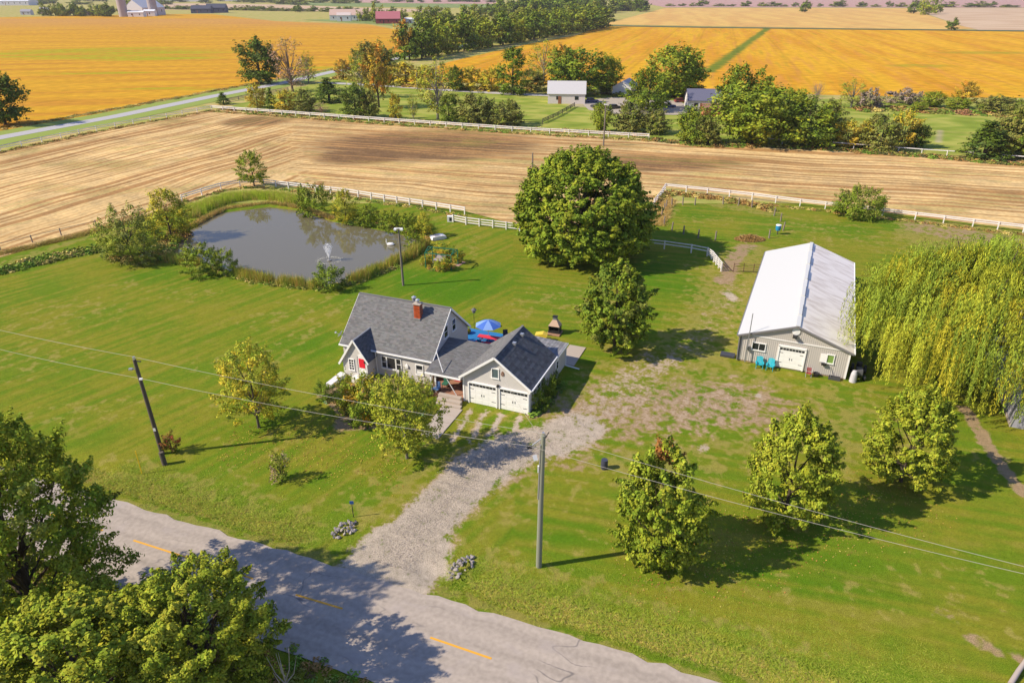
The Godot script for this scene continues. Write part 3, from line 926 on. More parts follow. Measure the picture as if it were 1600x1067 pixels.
	var br: Array = [Vector2(-52.63, -305.67), Vector2(-35.32, -416.42), Vector2(-16.11, -477.25), Vector2(14.21, -564.67), Vector2(55.93, -669.9), Vector2(102.44, -850.99), Vector2(201.34, -807.53), Vector2(319.59, -768.21), Vector2(427.85, -755.92), Vector2(592.17, -710.38), Vector2(250.21, -261.77), Vector2(189.46, -273.29), Vector2(152.47, -275.02), Vector2(117.12, -282.12), Vector2(84.63, -297.42), Vector2(51.29, -297.42), Vector2(37.08, -307.8), Vector2(0, -314.36), Vector2(-27.77, -323.53)]
	var bmr := mat("ripe_beans_rows", Color.WHITE, 0.9)
	bmr.metallic_specular = 0.12
	bmr.albedo_texture = paint(760, 480, -70.0, -820.0, 700.0, -240.0, bean_r)
	setting("bean_field", sheet(br, 0.05, -70.0, -820.0, 700.0, -240.0), bmr, "golden orange field of ripe beans right of the tree lined far road")
	# ---- paler ripe field beyond the green track, then pale stubble, plough land, green strips
	var pale := func(x: float, z: float) -> Color:
		var st := n1.get_noise_2d((x * 0.2 - z * 0.98) * 0.003, (x * 0.98 + z * 0.2) * 0.03)
		var f := n1.get_noise_2d(x * 0.05, z * 0.05)
		return Color(0.6, 0.34, 0.075).lerp(Color(0.66, 0.41, 0.09), clampf(0.5 + st * 1.6, 0, 1)) * (0.95 + 0.2 * f)
	var pm := mat("pale_crop", Color.WHITE, 0.9)
	pm.albedo_texture = paint(320, 240, 60.0, -1400.0, 700.0, -700.0, pale)
	setting("pale_gold_field", sheet([Vector2(103.97, -882.61), Vector2(327.72, -1661.6), Vector2(682.74, -1661.6), Vector2(832.48, -1633.59), Vector2(494.54, -850.99), Vector2(470.23, -780.89), Vector2(434.64, -768.21), Vector2(330.07, -793.99), Vector2(208.29, -836.01)], 0.12, 60.0, -1400.0, 700.0, -700.0), pm, "paler golden field beyond the dark green track")
	var tan := func(x: float, z: float) -> Color:
		var f := n1.get_noise_2d(x * 0.012, z * 0.02)
		return Color(0.56, 0.4, 0.25).lerp(Color(0.48, 0.32, 0.18), clampf(0.5 + f * 1.5, 0, 1))
	var tm := mat("tan_field", Color.WHITE, 0.9)
	tm.albedo_texture = paint(160, 160, -1000.0, -2000.0, 1400.0, -700.0, tan)
	setting("tan_field", sheet([Vector2(849.33, -1661.6), Vector2(1342.71, -1633.59), Vector2(661.11, -721.26), Vector2(459.31, -755.92), Vector2(495.95, -850.99)], 0.14, -1000.0, -2000.0, 1400.0, -700.0), tm, "pale tan harvested field at the far right")
	setting("tan_field", sheet([Vector2(-1007.26, -2234.69), Vector2(-859.52, -2184.59), Vector2(-621.1, -2046.82), Vector2(-333.37, -1690.58), Vector2(-138.46, -1530.31), Vector2(-123.07, -1358.18), Vector2(-276.19, -1397.52), Vector2(-488.23, -1483.36), Vector2(-692.31, -1530.31)], 0.14, -1000.0, -2000.0, 1400.0, -700.0), tm, "narrow tan field beyond the far left hedge")
	var plough := mat("plough_land", Color.WHITE, 0.95)
	plough.albedo_texture = noise_tex("ploughed", 0.02, [[0.2, Color(0.66, 0.5, 0.46)], [0.8, Color(0.73, 0.58, 0.53)]], 256, 8)
	plough.uv1_scale = Vector3(14, 22, 1)
	setting("ploughed_field", sheet([Vector2(496.18, -3796.5), Vector2(2790.99, -3796.5), Vector2(1527.95, -1690.58), Vector2(861.21, -1690.58), Vector2(706.71, -1720.58), Vector2(339.22, -1720.58)], 0.16, -1000.0, -5000.0, 1400.0, -1000.0), plough, "mauve brown ploughed field along the top right")
	setting("ploughed_field", sheet([Vector2(-744.26, -3796.5), Vector2(-62.02, -3796.5), Vector2(-35.03, -2136.67), Vector2(-196.97, -2184.59), Vector2(-460.48, -2342.06)], 0.16, -1000.0, -5000.0, 1400.0, -1000.0), plough, "mauve brown ploughed field at the top centre")
	var green := mat("far_green", Color.WHITE, 0.95)
	green.albedo_texture = noise_tex("green_crop", 0.02, [[0.2, Color(0.4, 0.48, 0.2)], [0.8, Color(0.5, 0.56, 0.27)]], 256, 9)
	green.uv1_scale = Vector3(16, 12, 1)
	setting("green_strip_field", sheet([Vector2(-745.44, -2460.17), Vector2(-451.87, -2297.9), Vector2(-34.29, -2090.79), Vector2(-27.78, -1690.58), Vector2(-152.79, -1690.58), Vector2(-351.57, -1783.84), Vector2(-621.1, -2046.82)], 0.17, -1000.0, -3000.0, 1400.0, -200.0), green, "thin green field strip near the horizon")
	setting("farm_lawn", sheet([Vector2(-276.87, -1014), Vector2(-175.1, -1058.89), Vector2(-96.65, -972.7), Vector2(-31.59, -953.27), Vector2(-26.41, -793.99), Vector2(-107.38, -807.53), Vector2(-167.79, -899.29)], 0.17, -300.0, -1500.0, 200.0, -200.0), green, "green lawn round the far white house")
	setting("track", sheet([Vector2(101.75, -863.37), Vector2(204.76, -821.53), Vector2(326.85, -786.08), Vector2(431.9, -763.25), Vector2(606.44, -727.94), Vector2(583.58, -699.82), Vector2(421.26, -744.01), Vector2(319.59, -768.21), Vector2(199.35, -799.35), Vector2(98.59, -836.01)], 0.2), mat("track_green", Color(0.07, 0.095, 0.025), 0.95), "dark green grass track between the golden fields")
	# ---- the neighbour's pasture and lawn behind the stubble field
	var past := func(x: float, z: float) -> Color:
		var f := n1.get_noise_2d(x * 0.08, z * 0.12)
		var s := n1.get_noise_2d((x * 0.9 + z * 0.3) * 0.02, (z * 0.9 - x * 0.3) * 0.22)
		var c := Color(0.24, 0.31, 0.04).lerp(Color(0.33, 0.33, 0.07), clampf(0.5 + f * 1.5 + s, 0, 1))
		c = c.lerp(Color(0.42, 0.35, 0.22), 0.85 * (1.0 - smoothstep(2.5, 6.0, seg_dist(Vector2(x, z), Vector2(23.36, -255.59), Vector2(59.64, -244.01)) + f * 2.0)))
		c = c.lerp(Color(0.42, 0.35, 0.22), 0.7 * (1.0 - smoothstep(0.5, 1.1, seg_dist(Vector2(x, z), Vector2(112.36, -189.19), Vector2(122.05, -206.06)))))
		return c * (0.95 + f * 0.3)
	var pam := mat("pasture", Color.WHITE, 0.95)
	pam.metallic_specular = 0.15
	pam.albedo_texture = paint(560, 260, -130.0, -370.0, 330.0, -160.0, past)
	setting("pasture", sheet([Vector2(-97.96, -246.81), Vector2(-73.95, -234.65), Vector2(-38.71, -220.07), Vector2(0, -205.05), Vector2(36.29, -194.52), Vector2(81.5, -182.47), Vector2(100.65, -175.43), Vector2(120.63, -167.46), Vector2(132.81, -152.16), Vector2(206.68, -246.81), Vector2(180.95, -260.2), Vector2(145.57, -261.77), Vector2(112.36, -269.91), Vector2(78.08, -282.12), Vector2(45.01, -289.58), Vector2(14.38, -276.76), Vector2(-25.64, -297.42), Vector2(-63.86, -323.53), Vector2(-81.1, -338.27), Vector2(-91.61, -278.53)], 0.03, -130.0, -370.0, 330.0, -160.0), pam, "neighbour's green pasture behind the white rail fence")


func build_roads() -> void:
	# the near road, laid along the farm's u axis
	var v0 := -30.5
	# ragged edge on the yard side
	var far_edge := []
	var near_edge := []
	for k in 131:
		var u := -65.0 + k * 1.0
		var p := farm(u, -23.42 + 0.0194 * u + rng.randf_range(-0.17, 0.17))
		far_edge.append(Vector2(p.x, p.z))
		p = farm(65.0 - k * 1.0, v0 + 0.0194 * (65.0 - k) + rng.randf_range(-0.1, 0.1))
		near_edge.append(Vector2(p.x, p.z))
	var road := mat("asphalt", Color.WHITE, 0.88)
	road.metallic_specular = 0.25
	var n2 := FastNoiseLite.new()
	n2.seed = 77
	n2.frequency = 1.0
	n2.fractal_octaves = 3
	var surf := func(u: float, v: float) -> Color:
		var f := n2.get_noise_2d(u * 2.2, v * 2.2)
		var l := n2.get_noise_2d(u * 0.05, v * 1.3)
		var tr := exp(-pow((absf(absf(v - 3.5) - 1.7) - 0.8) / 0.35, 2.0))
		var c := Color(0.41, 0.345, 0.285) * (1.0 + 0.16 * f + 0.12 * l - 0.13 * tr)
		var cr := n2.get_noise_2d(u * 0.09 + 30.0, v * 0.25)
		c = c.lerp(Color(0.12, 0.11, 0.11), 0.75 * (1.0 - smoothstep(0.0, 0.02, absf(cr))) * smoothstep(-0.1, 0.3, n2.get_noise_2d(u * 0.12, 5.0)))
		c = c.lerp(Color(0.4, 0.34, 0.3), clampf((n2.get_noise_2d(u * 0.3, v * 0.5 + 20.0) - 0.2) * 1.4, 0, 0.5))
		return c
	var tex := paint(1024, 160, 0.0, 0.0, 48.0, 7.0, surf)
	road.albedo_texture = tex
	var g := Geo.new()
	for k in 130:
		var a: Vector2 = near_edge[130 - k]
		var b: Vector2 = near_edge[129 - k]
		var c: Vector2 = far_edge[k + 1]
		var d: Vector2 = far_edge[k]
		var t0 := k / 48.0
		var t1 := (k + 1) / 48.0
		g.quad(Vector3(a.x, 0.05, a.y), Vector3(b.x, 0.05, b.y), Vector3(c.x, 0.05, c.y), Vector3(d.x, 0.05, d.y), Color.WHITE, Vector2(t0, 0), Vector2(t1, 0), Vector2(t1, 1), Vector2(t0, 1))
		g.quad(Vector3(d.x, 0.05, d.y), Vector3(c.x, 0.05, c.y), Vector3(c.x, -0.2, c.y), Vector3(d.x, -0.2, d.y))
	setting("road", g.mesh(), road, "pale grey asphalt country road across the foreground")
	var paint_m := mat("yellow_paint", Color(0.72, 0.36, 0.03), 0.7)
	for seg in [[-27.65, -39.43, -17.68, -35.69], [-14.37, -34.27, -11.01, -33.09], [-5.08, -30.82, -1.23, -29.28], [3.86, -27.25, 7.49, -25.84], [-35.88, -42.45, -30.42, -40.45]]:
		var a := Vector3(seg[0], 0.056, seg[1])
		var b := Vector3(seg[2], 0.056, seg[3])
		var s := (b - a).normalized().cross(Vector3.UP) * 0.075
		var q := Geo.new()
		q.quad(a + s, b + s, b - s, a - s)
		setting("road_marking", q.mesh(), paint_m, "")
	# the far road with grass verges: it comes from the left and runs off between the trees
	var fr := mat("far_asphalt", Color(0.42, 0.4, 0.4), 0.9)
	var left: Array = [Vector2(-151.42, -129.81), Vector2(-147.47, -163.38), Vector2(-138.83, -195.44), Vector2(-125.43, -230.84), Vector2(-112.63, -276.76), Vector2(-98.6, -318.88), Vector2(-87.39, -365.9), Vector2(-73.52, -412.64), Vector2(-59.21, -467.54), Vector2(-43.3, -514.54), Vector2(-19.64, -585.99), Vector2(17.01, -679.6), Vector2(66.01, -793.99)]
	var verge := mat("verge", Color(0.24, 0.3, 0.04), 0.95)
	setting("verge", ribbon(left, 9.5, 0.07), verge, "grass verge along the far road")
	setting("road", ribbon(left, 2.8, 0.1), fr, "far road running along the golden field and off between trees")
	setting("road", ribbon([Vector2(-82.73, -321.19), Vector2(-53.33, -309.95), Vector2(-25.48, -295.42), Vector2(0, -283.95), Vector2(23.96, -276.76)], 2.6, 0.1), mat("lane", Color(0.46, 0.43, 0.4), 0.9), "gravel side lane leading to the white washed shed")
	setting("dirt_yard", sheet([Vector2(24.16, -264.97), Vector2(38.12, -275.02), Vector2(59.82, -264.97), Vector2(61.78, -244.01), Vector2(53.14, -233.37), Vector2(33.03, -235.94), Vector2(25.56, -244.01)], 0.1), mat("yard_gravel", Color(0.4, 0.34, 0.27), 0.95), "gravel yard where the neighbour's cars stand")
	# pond water
	var wl := []
	for p in pond_line:
		wl.append(p)
	var water := mat("water", Color(0.155, 0.135, 0.075), 0.02)
	water.metallic_specular = 0.72
	water.normal_enabled = true
	water.normal_texture = bump_tex(512, 0.02, 1.0)
	water.normal_scale = 0.06
	water.uv1_scale = Vector3(0.12, 0.12, 1)
	var ws := setting("pond_water", sheet(wl, -0.2), water, "still murky pond behind the house reflecting the sky and bushes")


func ribbon(line: Array, half: float, y: float) -> ArrayMesh:
	var g := Geo.new()
	var l := []
	var r := []
	for k in line.size():
		var d: Vector2 = (line[mini(k + 1, line.size() - 1)] - line[maxi(k - 1, 0)]).normalized()
		var s := Vector2(d.y, -d.x) * half
		l.append(line[k] + s)
		r.append(line[k] - s)
	for k in line.size() - 1:
		var a: Vector2 = r[k]
		var b: Vector2 = r[k + 1]
		var c: Vector2 = l[k + 1]
		var d: Vector2 = l[k]
		g.quad(Vector3(a.x, y, a.y), Vector3(b.x, y, b.y), Vector3(c.x, y, c.y), Vector3(d.x, y, d.y))
	return g.mesh()


# ---------------------------------------------------------------- buildings
# a flat outline pushed along D; X right, Y up and D away as seen from the front
func extrude(g: Geo, poly: Array, o: Vector3, X: Vector3, Y: Vector3, D: Vector3, col := Color.WHITE) -> void:
	var p := []
	for q in poly:
		p.append(o + X * q.x + Y * q.y)
	for k in range(1, p.size() - 1):
		g.tri(p[0], p[k], p[k + 1], col)
		g.tri(p[0] + D, p[k + 1] + D, p[k] + D, col)
	for k in p.size():
		var a: Vector3 = p[k]
		var b: Vector3 = p[(k + 1) % p.size()]
		g.quad(a, a + D, b + D, b, col)


# a roof slope laid in overlapping courses: eave left, eave right, ridge right, ridge left
func shingles(a: Vector3, b: Vector3, c: Vector3, d: Vector3, course: float, col: Color, tab := 0.33) -> ArrayMesh:
	var g := Geo.new()
	var nn := (b - a).cross(d - a).normalized()
	var rows := maxi(1, int((d - a).length() / course))
	for k in rows:
		var t0 := float(k) / rows
		var t1 := float(k + 1) / rows + 0.12 / rows
		var l0 := a.lerp(d, t0) + nn * 0.022
		var r0 := b.lerp(c, t0) + nn * 0.022
		var l1 := a.lerp(d, minf(t1, 1.0)) + nn * 0.004
		var r1 := b.lerp(c, minf(t1, 1.0)) + nn * 0.004
		var shade := 1.0 - 0.16 * float(k % 2) * smoothstep(0.2, 0.3, course)
		var tabs := maxi(1, int(l0.distance_to(r0) / tab))
		for q in tabs:
			var s0 := float(q) / tabs
			var s1 := float(q + 1) / tabs
			var e := rng.randf_range(0.8, 1.22) * shade
			var cc := Color(col.r * e * rng.randf_range(0.96, 1.05), col.g * e, col.b * e * rng.randf_range(0.97, 1.05))
			g.quad(l0.lerp(r0, s0), l0.lerp(r0, s1), l1.lerp(r1, s1), l1.lerp(r1, s0), cc)
		g.quad(l0 - nn * 0.022, r0 - nn * 0.022, r0, l0, col * 0.7)
	# deck below
	var t := nn * -0.13
	g.quad(d + t, c + t, b + t, a + t, Color(0.5, 0.49, 0.47))
	for e in [[a, b], [b, c], [c, d], [d, a]]:
		g.quad(e[0] + t, e[1] + t, e[1], e[0], Color(0.5, 0.49, 0.47))
	return g.mesh()


func trim(parent: Node, called: String, a: Vector3, b: Vector3, w: float, h: float, m: Material) -> MeshInstance3D:
	var g := Geo.new()
	g.bar(a, b, w, h)
	return part(called, g.mesh(), m, parent)


func window_in(parent: Node, at: Vector3, turn: float, w: float, h: float, cols: int, rows: int, frame: Material, glass: Material) -> MeshInstance3D:
	var g := Geo.new()
	var f := 0.085
	g.box(Vector3(0, h * 0.5 + f * 0.5, 0.035), Vector3(w + f * 2, f, 0.09))
	g.box(Vector3(0, -h * 0.5 - f * 0.6, 0.045), Vector3(w + f * 2.6, f * 1.2, 0.13))
	for s in [-1, 1]:
		g.box(Vector3(s * (w * 0.5 + f * 0.5), 0, 0.03), Vector3(f, h, 0.08))
	for k in range(1, cols):
		g.box(Vector3(-w * 0.5 + w * k / cols, 0, 0.028), Vector3(0.05, h, 0.05))
	for k in range(1, rows):
		g.box(Vector3(0, -h * 0.5 + h * k / rows, 0.026), Vector3(w, 0.045, 0.046))
	var o := part("window", g.mesh(), frame, parent)
	o.position = at
	o.rotation.y = turn
	bx("pane", Vector3(0, 0, 0.008), Vector3(w - 0.004, h - 0.004, 0.012), glass, o)
	return o


func up_door(parent: Node, at: Vector3, w: float, h: float, white: Material, dark: Material) -> MeshInstance3D:
	var g := Geo.new()
	for k in 4:
		g.box(Vector3(0, h * (k + 0.5) / 4.0, 0.02), Vector3(w, h / 4.0 - 0.012, 0.05))
		for q in 4:
			g.box(Vector3(w * ((q + 0.5) / 4.0 - 0.5), h * (k + 0.5) / 4.0, 0.048), Vector3(w / 4.0 - 0.14, h / 4.0 - 0.16, 0.012))
	var o := part("garage_door", g.mesh(), white, parent)
	o.position = at
	for q in 8:
		bx("pane", Vector3(w * ((q + 0.5) / 8.0 - 0.5), h * 0.915, 0.052), Vector3(w / 8.0 - 0.05, h * 0.1, 0.03), dark, o)
	for s in [-1, 1]:
		for y in [0.24, 0.72]:
			bx("strap_hinge", Vector3(s * w * 0.41, h * y, 0.06), Vector3(w * 0.15, 0.045, 0.014), dark, o)
		bx("handle", Vector3(s * 0.12, h * 0.45, 0.065), Vector3(0.05, 0.22, 0.03), dark, o)
	return o


func siding_mat(called: String, col: Color) -> StandardMaterial3D:
	var m := mat(called, col, 0.7)
	if m.albedo_texture == null:
		var im := Image.create(16, 64, false, Image.FORMAT_RGB8)
		var hm := Image.create(16, 64, false, Image.FORMAT_RGB8)
		for y in 64:
			var t := (y % 16) / 16.0
			var e := 0.8 if t > 0.86 else 1.0 - 0.07 * t
			var sh := rng.randf_range(0.97, 1.0)
			for x in 16:
				im.set_pixel(x, y, Color(e, e, e) * sh)
				hm.set_pixel(x, y, Color(t, t, t))
		m.albedo_texture = ImageTexture.create_from_image(im)
		m.uv1_triplanar = true
		m.uv1_scale = Vector3.ONE * 1.9
		m.uv1_triplanar_sharpness = 20.0
	return m


func build_farmhouse() -> void:
	var wall := siding_mat("house_siding", Color(0.7, 0.665, 0.635))
	var white := mat("white_trim", Color(0.88, 0.87, 0.85), 0.5)
	var shing := vmat("shingle", 0.92, 0.2)
	var glass := mat("window_glass", Color(0.02, 0.024, 0.03), 0.08)
	var dark := mat("black_metal", Color(0.02, 0.02, 0.022), 0.5)
	var stone := mat("concrete", Color(0.43, 0.36, 0.3), 0.9)
	var grey := Color(0.165, 0.163, 0.16)
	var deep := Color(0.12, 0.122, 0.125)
	var o := thing("farmhouse", "grey sided farmhouse with steep slate roof, brick chimney and attached two door garage", "house", FARM_O, -FARM_YAW)
	var X := Vector3.RIGHT
	var U := Vector3.UP
	var Z := Vector3.BACK
	# main block, ridge along the front
	var g := Geo.new()
	extrude(g, [Vector2(1.55, 0), Vector2(10.15, 0), Vector2(10.15, 2.86), Vector2(5.86, 6.62), Vector2(1.55, 2.86)], Vector3(-4.2, 0, 0), -Z, U, Vector3(-10.4, 0, 0))
	part("wall", g.mesh(), wall, o)
	var r := part("roof", shingles(Vector3(-14.85, 2.86, -1.32), Vector3(-3.96, 2.86, -1.32), Vector3(-3.96, 6.86, -5.86), Vector3(-14.85, 6.86, -5.86), 0.145, grey), shing, o)
	part("roof", shingles(Vector3(-3.96, 2.86, -10.4), Vector3(-14.85, 2.86, -10.4), Vector3(-14.85, 6.86, -5.86), Vector3(-3.96, 6.86, -5.86), 0.145, grey), shing, o)
	trim(o, "ridge_cap", Vector3(-14.86, 6.87, -5.86), Vector3(-3.95, 6.87, -5.86), 0.24, 0.05, mat("ridge_grey", grey, 0.9))
	# chimney of brick courses
	var ch := Geo.new()
	var red := vmat("brick_red", 0.9, 0.2)
	for k in 17:
		var y := 5.35 + k * 0.115
		for q in 3:
			var e := rng.randf_range(0.75, 1.2)
			ch.box(Vector3(-7.15 + (q - 1) * 0.235 + (0.03 if k & 1 else -0.03), y, -4.72), Vector3(0.222, 0.1, 0.62), Color(0.42 * e, 0.085 * e, 0.03 * e))
	ch.box(Vector3(-7.15, 6.3, -4.72), Vector3(0.66, 1.85, 0.58), Color(0.3, 0.2, 0.16))
	var cm := part("chimney", ch.mesh(), red, r)
	bx("flashing", Vector3(-7.15, 5.68, -4.38), Vector3(0.76, 0.16, 0.14), mat("lead", Color(0.45, 0.46, 0.48), 0.4, 0.6), r)
	bx("chimney_cap", Vector3(-7.15, 7.31, -4.72), Vector3(0.86, 0.09, 0.8), stone, r)
	var fl := Geo.new()
	fl.lathe(Vector3(-7.15, 7.34, -4.72), [Vector2(0.16, 0), Vector2(0.16, 0.35), Vector2(0.25, 0.36), Vector2(0.02, 0.52)], 12)
	part("flue", fl.mesh(), mat("galvanised", Color(0.6, 0.61, 0.62), 0.35, 0.7), r)
	var vt := Geo.new()
	vt.lathe(Vector3(-8.6, 6.3, -6.5), [Vector2(0.2, 0), Vector2(0.2, 0.75), Vector2(0.28, 0.78), Vector2(0.01, 0.95)], 10)
	part("roof_vent", vt.mesh(), mats["galvanised"], r)
	# gutters, fascia, barge boards
	trim(o, "gutter", Vector3(-11.9, 2.8, -1.24), Vector3(-3.94, 2.8, -1.24), 0.13, 0.13, white)
	trim(o, "gutter", Vector3(-14.9, 2.8, -1.24), Vector3(-13.6, 2.8, -1.24), 0.13, 0.13, white)
	for x in [-3.93, -14.88]:
		trim(o, "barge_board", Vector3(x, 2.72, -1.3), Vector3(x, 6.75, -5.86), 0.04, 0.2, white if x > -10 else wall)
		trim(o, "barge_board", Vector3(x, 2.72, -10.42), Vector3(x, 6.75, -5.86), 0.04, 0.2, white)
	trim(o, "downpipe", Vector3(-10.55, 0.1, -1.47), Vector3(-10.55, 2.75, -1.3), 0.08, 0.08, white)
	# windows of the front and the right gable
	for k in 3:
		window_in(o, Vector3(-9.72 + [0.0, 0.86, 1.72][k], 1.62, -1.55), 0.0, [0.5, 0.95, 0.5][k], 1.28, 1, 1 if k == 1 else 2, white, glass)
	bx("window_apron", Vector3(-8.86, 0.8, -1.535), Vector3(2.4, 0.14, 0.06), white, o)
	window_in(o, Vector3(-5.6, 1.5, -1.55), 0.0, 0.72, 1.05, 1, 2, white, glass)
	bx("window_blind", Vector3(-5.6, 1.22, -1.522), Vector3(0.66, 0.36, 0.01), white, o)
	var vh := Geo.new()
	vh.box(Vector3(-7.05, 1.62, -1.48), Vector3(0.34, 0.26, 0.14))
	vh.tri(Vector3(-7.22, 1.75, -1.41), Vector3(-6.88, 1.75, -1.41), Vector3(-7.05, 1.95, -1.5))
	part("dryer_vent", vh.mesh(), white, o)
	for v in [4.9, 6.75]:
		window_in(o, Vector3(-4.2, 4.55, -v), PI / 2, 0.78, 1.25, 1, 2, white, glass)
	# entry gable on the left with its red door
	g = Geo.new()
	extrude(g, [Vector2(-13.7, 0), Vector2(-10.8, 0), Vector2(-10.8, 2.32), Vector2(-12.1, 4.25), Vector2(-13.7, 1.85)], Vector3.ZERO, X, U, Vector3(0, 0, -2.2))
	part("porch_wall", g.mesh(), wall, o)
	var pr := part("porch_roof", shingles(Vector3(-14.05, 1.5, 0.2), Vector3(-12.1, 4.5, 0.2), Vector3(-12.1, 4.5, -3.6), Vector3(-14.05, 1.5, -1.5), 0.5, grey), shing, o)
	pr.mesh = shingles(Vector3(-14.05, 1.5, -1.55), Vector3(-14.05, 1.5, 0.2), Vector3(-12.1, 4.5, 0.2), Vector3(-12.1, 4.5, -3.5), 0.145, grey)
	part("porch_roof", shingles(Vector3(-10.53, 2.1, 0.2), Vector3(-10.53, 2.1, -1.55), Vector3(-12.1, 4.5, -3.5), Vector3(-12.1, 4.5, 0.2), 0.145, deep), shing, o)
	trim(o, "barge_board", Vector3(-14.08, 1.4, 0.225), Vector3(-12.1, 4.43, 0.225), 0.05, 0.2, white)
	trim(o, "barge_board", Vector3(-10.5, 2.0, 0.225), Vector3(-12.1, 4.43, 0.225), 0.05, 0.2, white)
	bx("corner_board", Vector3(-10.85, 1.15, 0.02), Vector3(0.13, 2.3, 0.06), white, o)
	var door := bx("door", Vector3(-11.35, 1.55, 0.035), Vector3(0.86, 1.95, 0.06), white, o)
	tagged(door, "white door with a red upper panel", "")
	bx("red_panel", Vector3(-11.35, 1.9, 0.075), Vector3(0.7, 1.05, 0.02), mat("door_red", Color(0.75, 0.012, 0.035), 0.45), o)
	bx("door_frame", Vector3(-11.84, 1.55, 0.03), Vector3(0.1, 2.1, 0.08), mat("frame_grey", Color(0.25, 0.25, 0.25), 0.7), o)
	var fan := Geo.new()
	extrude(fan, [Vector2(-0.43, 0), Vector2(0.43, 0), Vector2(0.3, 0.26), Vector2(0, 0.38), Vector2(-0.3, 0.26)], Vector3(-11.35, 2.56, 0.08), X, U, Vector3(0, 0, -0.07))
	part("fanlight", fan.mesh(), white, o)
	bx("porch_lamp", Vector3(-10.98, 2.12, 0.1), Vector3(0.14, 0.22, 0.16), dark, o)
	var sw := window_in(o, Vector3(-12.65, 1.5, 0.0), 0.0, 0.52, 1.2, 2, 4, white, glass)
	# white landing and step on the left
	bx("landing", Vector3(-11.5, 0.24, 0.5), Vector3(1.5, 0.48, 0.95), mat("landing_white", Color(0.72, 0.7, 0.68), 0.7), o)
	bx("step", Vector3(-13.75, 0.2, 1.4), Vector3(0.75, 0.4, 2.6), mats["landing_white"], o)
	# satellite dish on the left eave
	var ds := Geo.new()
	ds.lathe(Vector3.ZERO, [Vector2(0.42, 0.12), Vector2(0.3, 0.05), Vector2(0.02, 0.0)], 16)
	ds.bar(Vector3(0, -0.02, 0), Vector3(0.15, -0.75, 0.3), 0.05, 0.05)
	ds.bar(Vector3(0, 0.0, 0.3), Vector3(0, 0.5, 0.35), 0.03, 0.03)
	ds.box(Vector3(0, 0.52, 0.35), Vector3(0.14, 0.14, 0.18))
	var dish := part("satellite_dish", ds.mesh(), mat("dish_white", Color(0.7, 0.71, 0.73), 0.5), o)
	dish.transform = Transform3D(Basis.from_euler(Vector3(-0.2, 0.3, 1.0)), Vector3(-15.2, 3.5, -2.2))
	bx("air_conditioner", Vector3(-14.95, 3.3, -3.8), Vector3(0.5, 0.45, 0.6), white, o)
	# breezeway between house and garage
	g = Geo.new()
	g.box(Vector3(-2.05, 1.45, -4.8), Vector3(4.3, 2.5, 3.2))
	part("breezeway_wall", g.mesh(), wall, o)
	part("breezeway_roof", shingles(Vector3(-3.9, 2.62, 0.28), Vector3(0.0, 2.62, 0.28), Vector3(1.0, 3.62, -5.6), Vector3(-4.2, 3.62, -5.6), 0.145, grey), shing, o)
	part("breezeway_roof", shingles(Vector3(0.6, 2.6, -6.6), Vector3(-4.2, 2.6, -6.6), Vector3(-4.2, 3.62, -5.6), Vector3(1.0, 3.62, -5.6), 0.145, grey), shing, o)
	trim(o, "gutter", Vector3(-3.95, 2.5, 0.36), Vector3(-0.1, 2.5, 0.36), 0.12, 0.14, white)
	trim(o, "red_strip", Vector3(-0.75, 2.36, 0.37), Vector3(-0.1, 2.36, 0.37), 0.05, 0.12, mat("strip_red", Color(0.55, 0.02, 0.05), 0.6))
	for x in [-3.45, -2.95]:
		bx("post", Vector3(x, 1.4, 0.1), Vector3(0.13, 2.2, 0.13), white, o)
	bx("porch_floor", Vector3(-1.95, 0.2, -1.4), Vector3(3.9, 0.4, 3.4), mat("porch_brick", Color(0.33, 0.16, 0.1), 0.9), o)
	trim(o, "brace", Vector3(-1.75, 2.4, 0.2), Vector3(-0.75, 0.42, 0.0), 0.07, 0.07, white)
	trim(o, "brace", Vector3(-3.4, 4.2, -1.2), Vector3(-2.1, 2.75, 0.05), 0.06, 0.06, white)
	bx("breezeway_door", Vector3(-1.5, 1.4, -3.185), Vector3(0.9, 2.0, 0.04), mat("door_brown", Color(0.12, 0.06, 0.035), 0.7), o)
	for k in 3:
		bx("front_step", Vector3(-1.2 + k * 0.12, 0.32 - k * 0.12, 0.55 + k * 0.42), Vector3(2.4 + k * 0.14, 0.64 - k * 0.24 - 0.01 * k, 0.44), stone, o)
	# garage
	g = Geo.new()
	extrude(g, [Vector2(0, 0), Vector2(6.91, 0), Vector2(6.91, 2.86), Vector2(3.455, 5.4), Vector2(0, 2.86)], Vector3.ZERO, X, U, Vector3(0, 0, -7.0))
	part("garage_wall", g.mesh(), wall, o)
	part("garage_roof", shingles(Vector3(-0.22, 2.84, -7.1), Vector3(-0.22, 2.84, 0.36), Vector3(3.455, 5.614, 0.36), Vector3(3.455, 5.614, -7.1), 0.145, grey), shing, o)
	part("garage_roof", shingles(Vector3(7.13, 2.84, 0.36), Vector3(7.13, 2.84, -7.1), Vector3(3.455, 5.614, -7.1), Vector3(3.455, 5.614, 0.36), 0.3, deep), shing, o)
	trim(o, "ridge_cap", Vector3(3.455, 5.63, 0.37), Vector3(3.455, 5.63, -7.12), 0.2, 0.05, mats["ridge_grey"])
	trim(o, "barge_board", Vector3(-0.25, 2.74, 0.385), Vector3(3.455, 5.54, 0.385), 0.05, 0.22, white)
	trim(o, "barge_board", Vector3(7.16, 2.74, 0.385), Vector3(3.455, 5.54, 0.385), 0.05, 0.22, white)
	trim(o, "gutter", Vector3(7.2, 2.76, 0.3), Vector3(7.2, 2.76, -7.1), 0.12, 0.13, white)
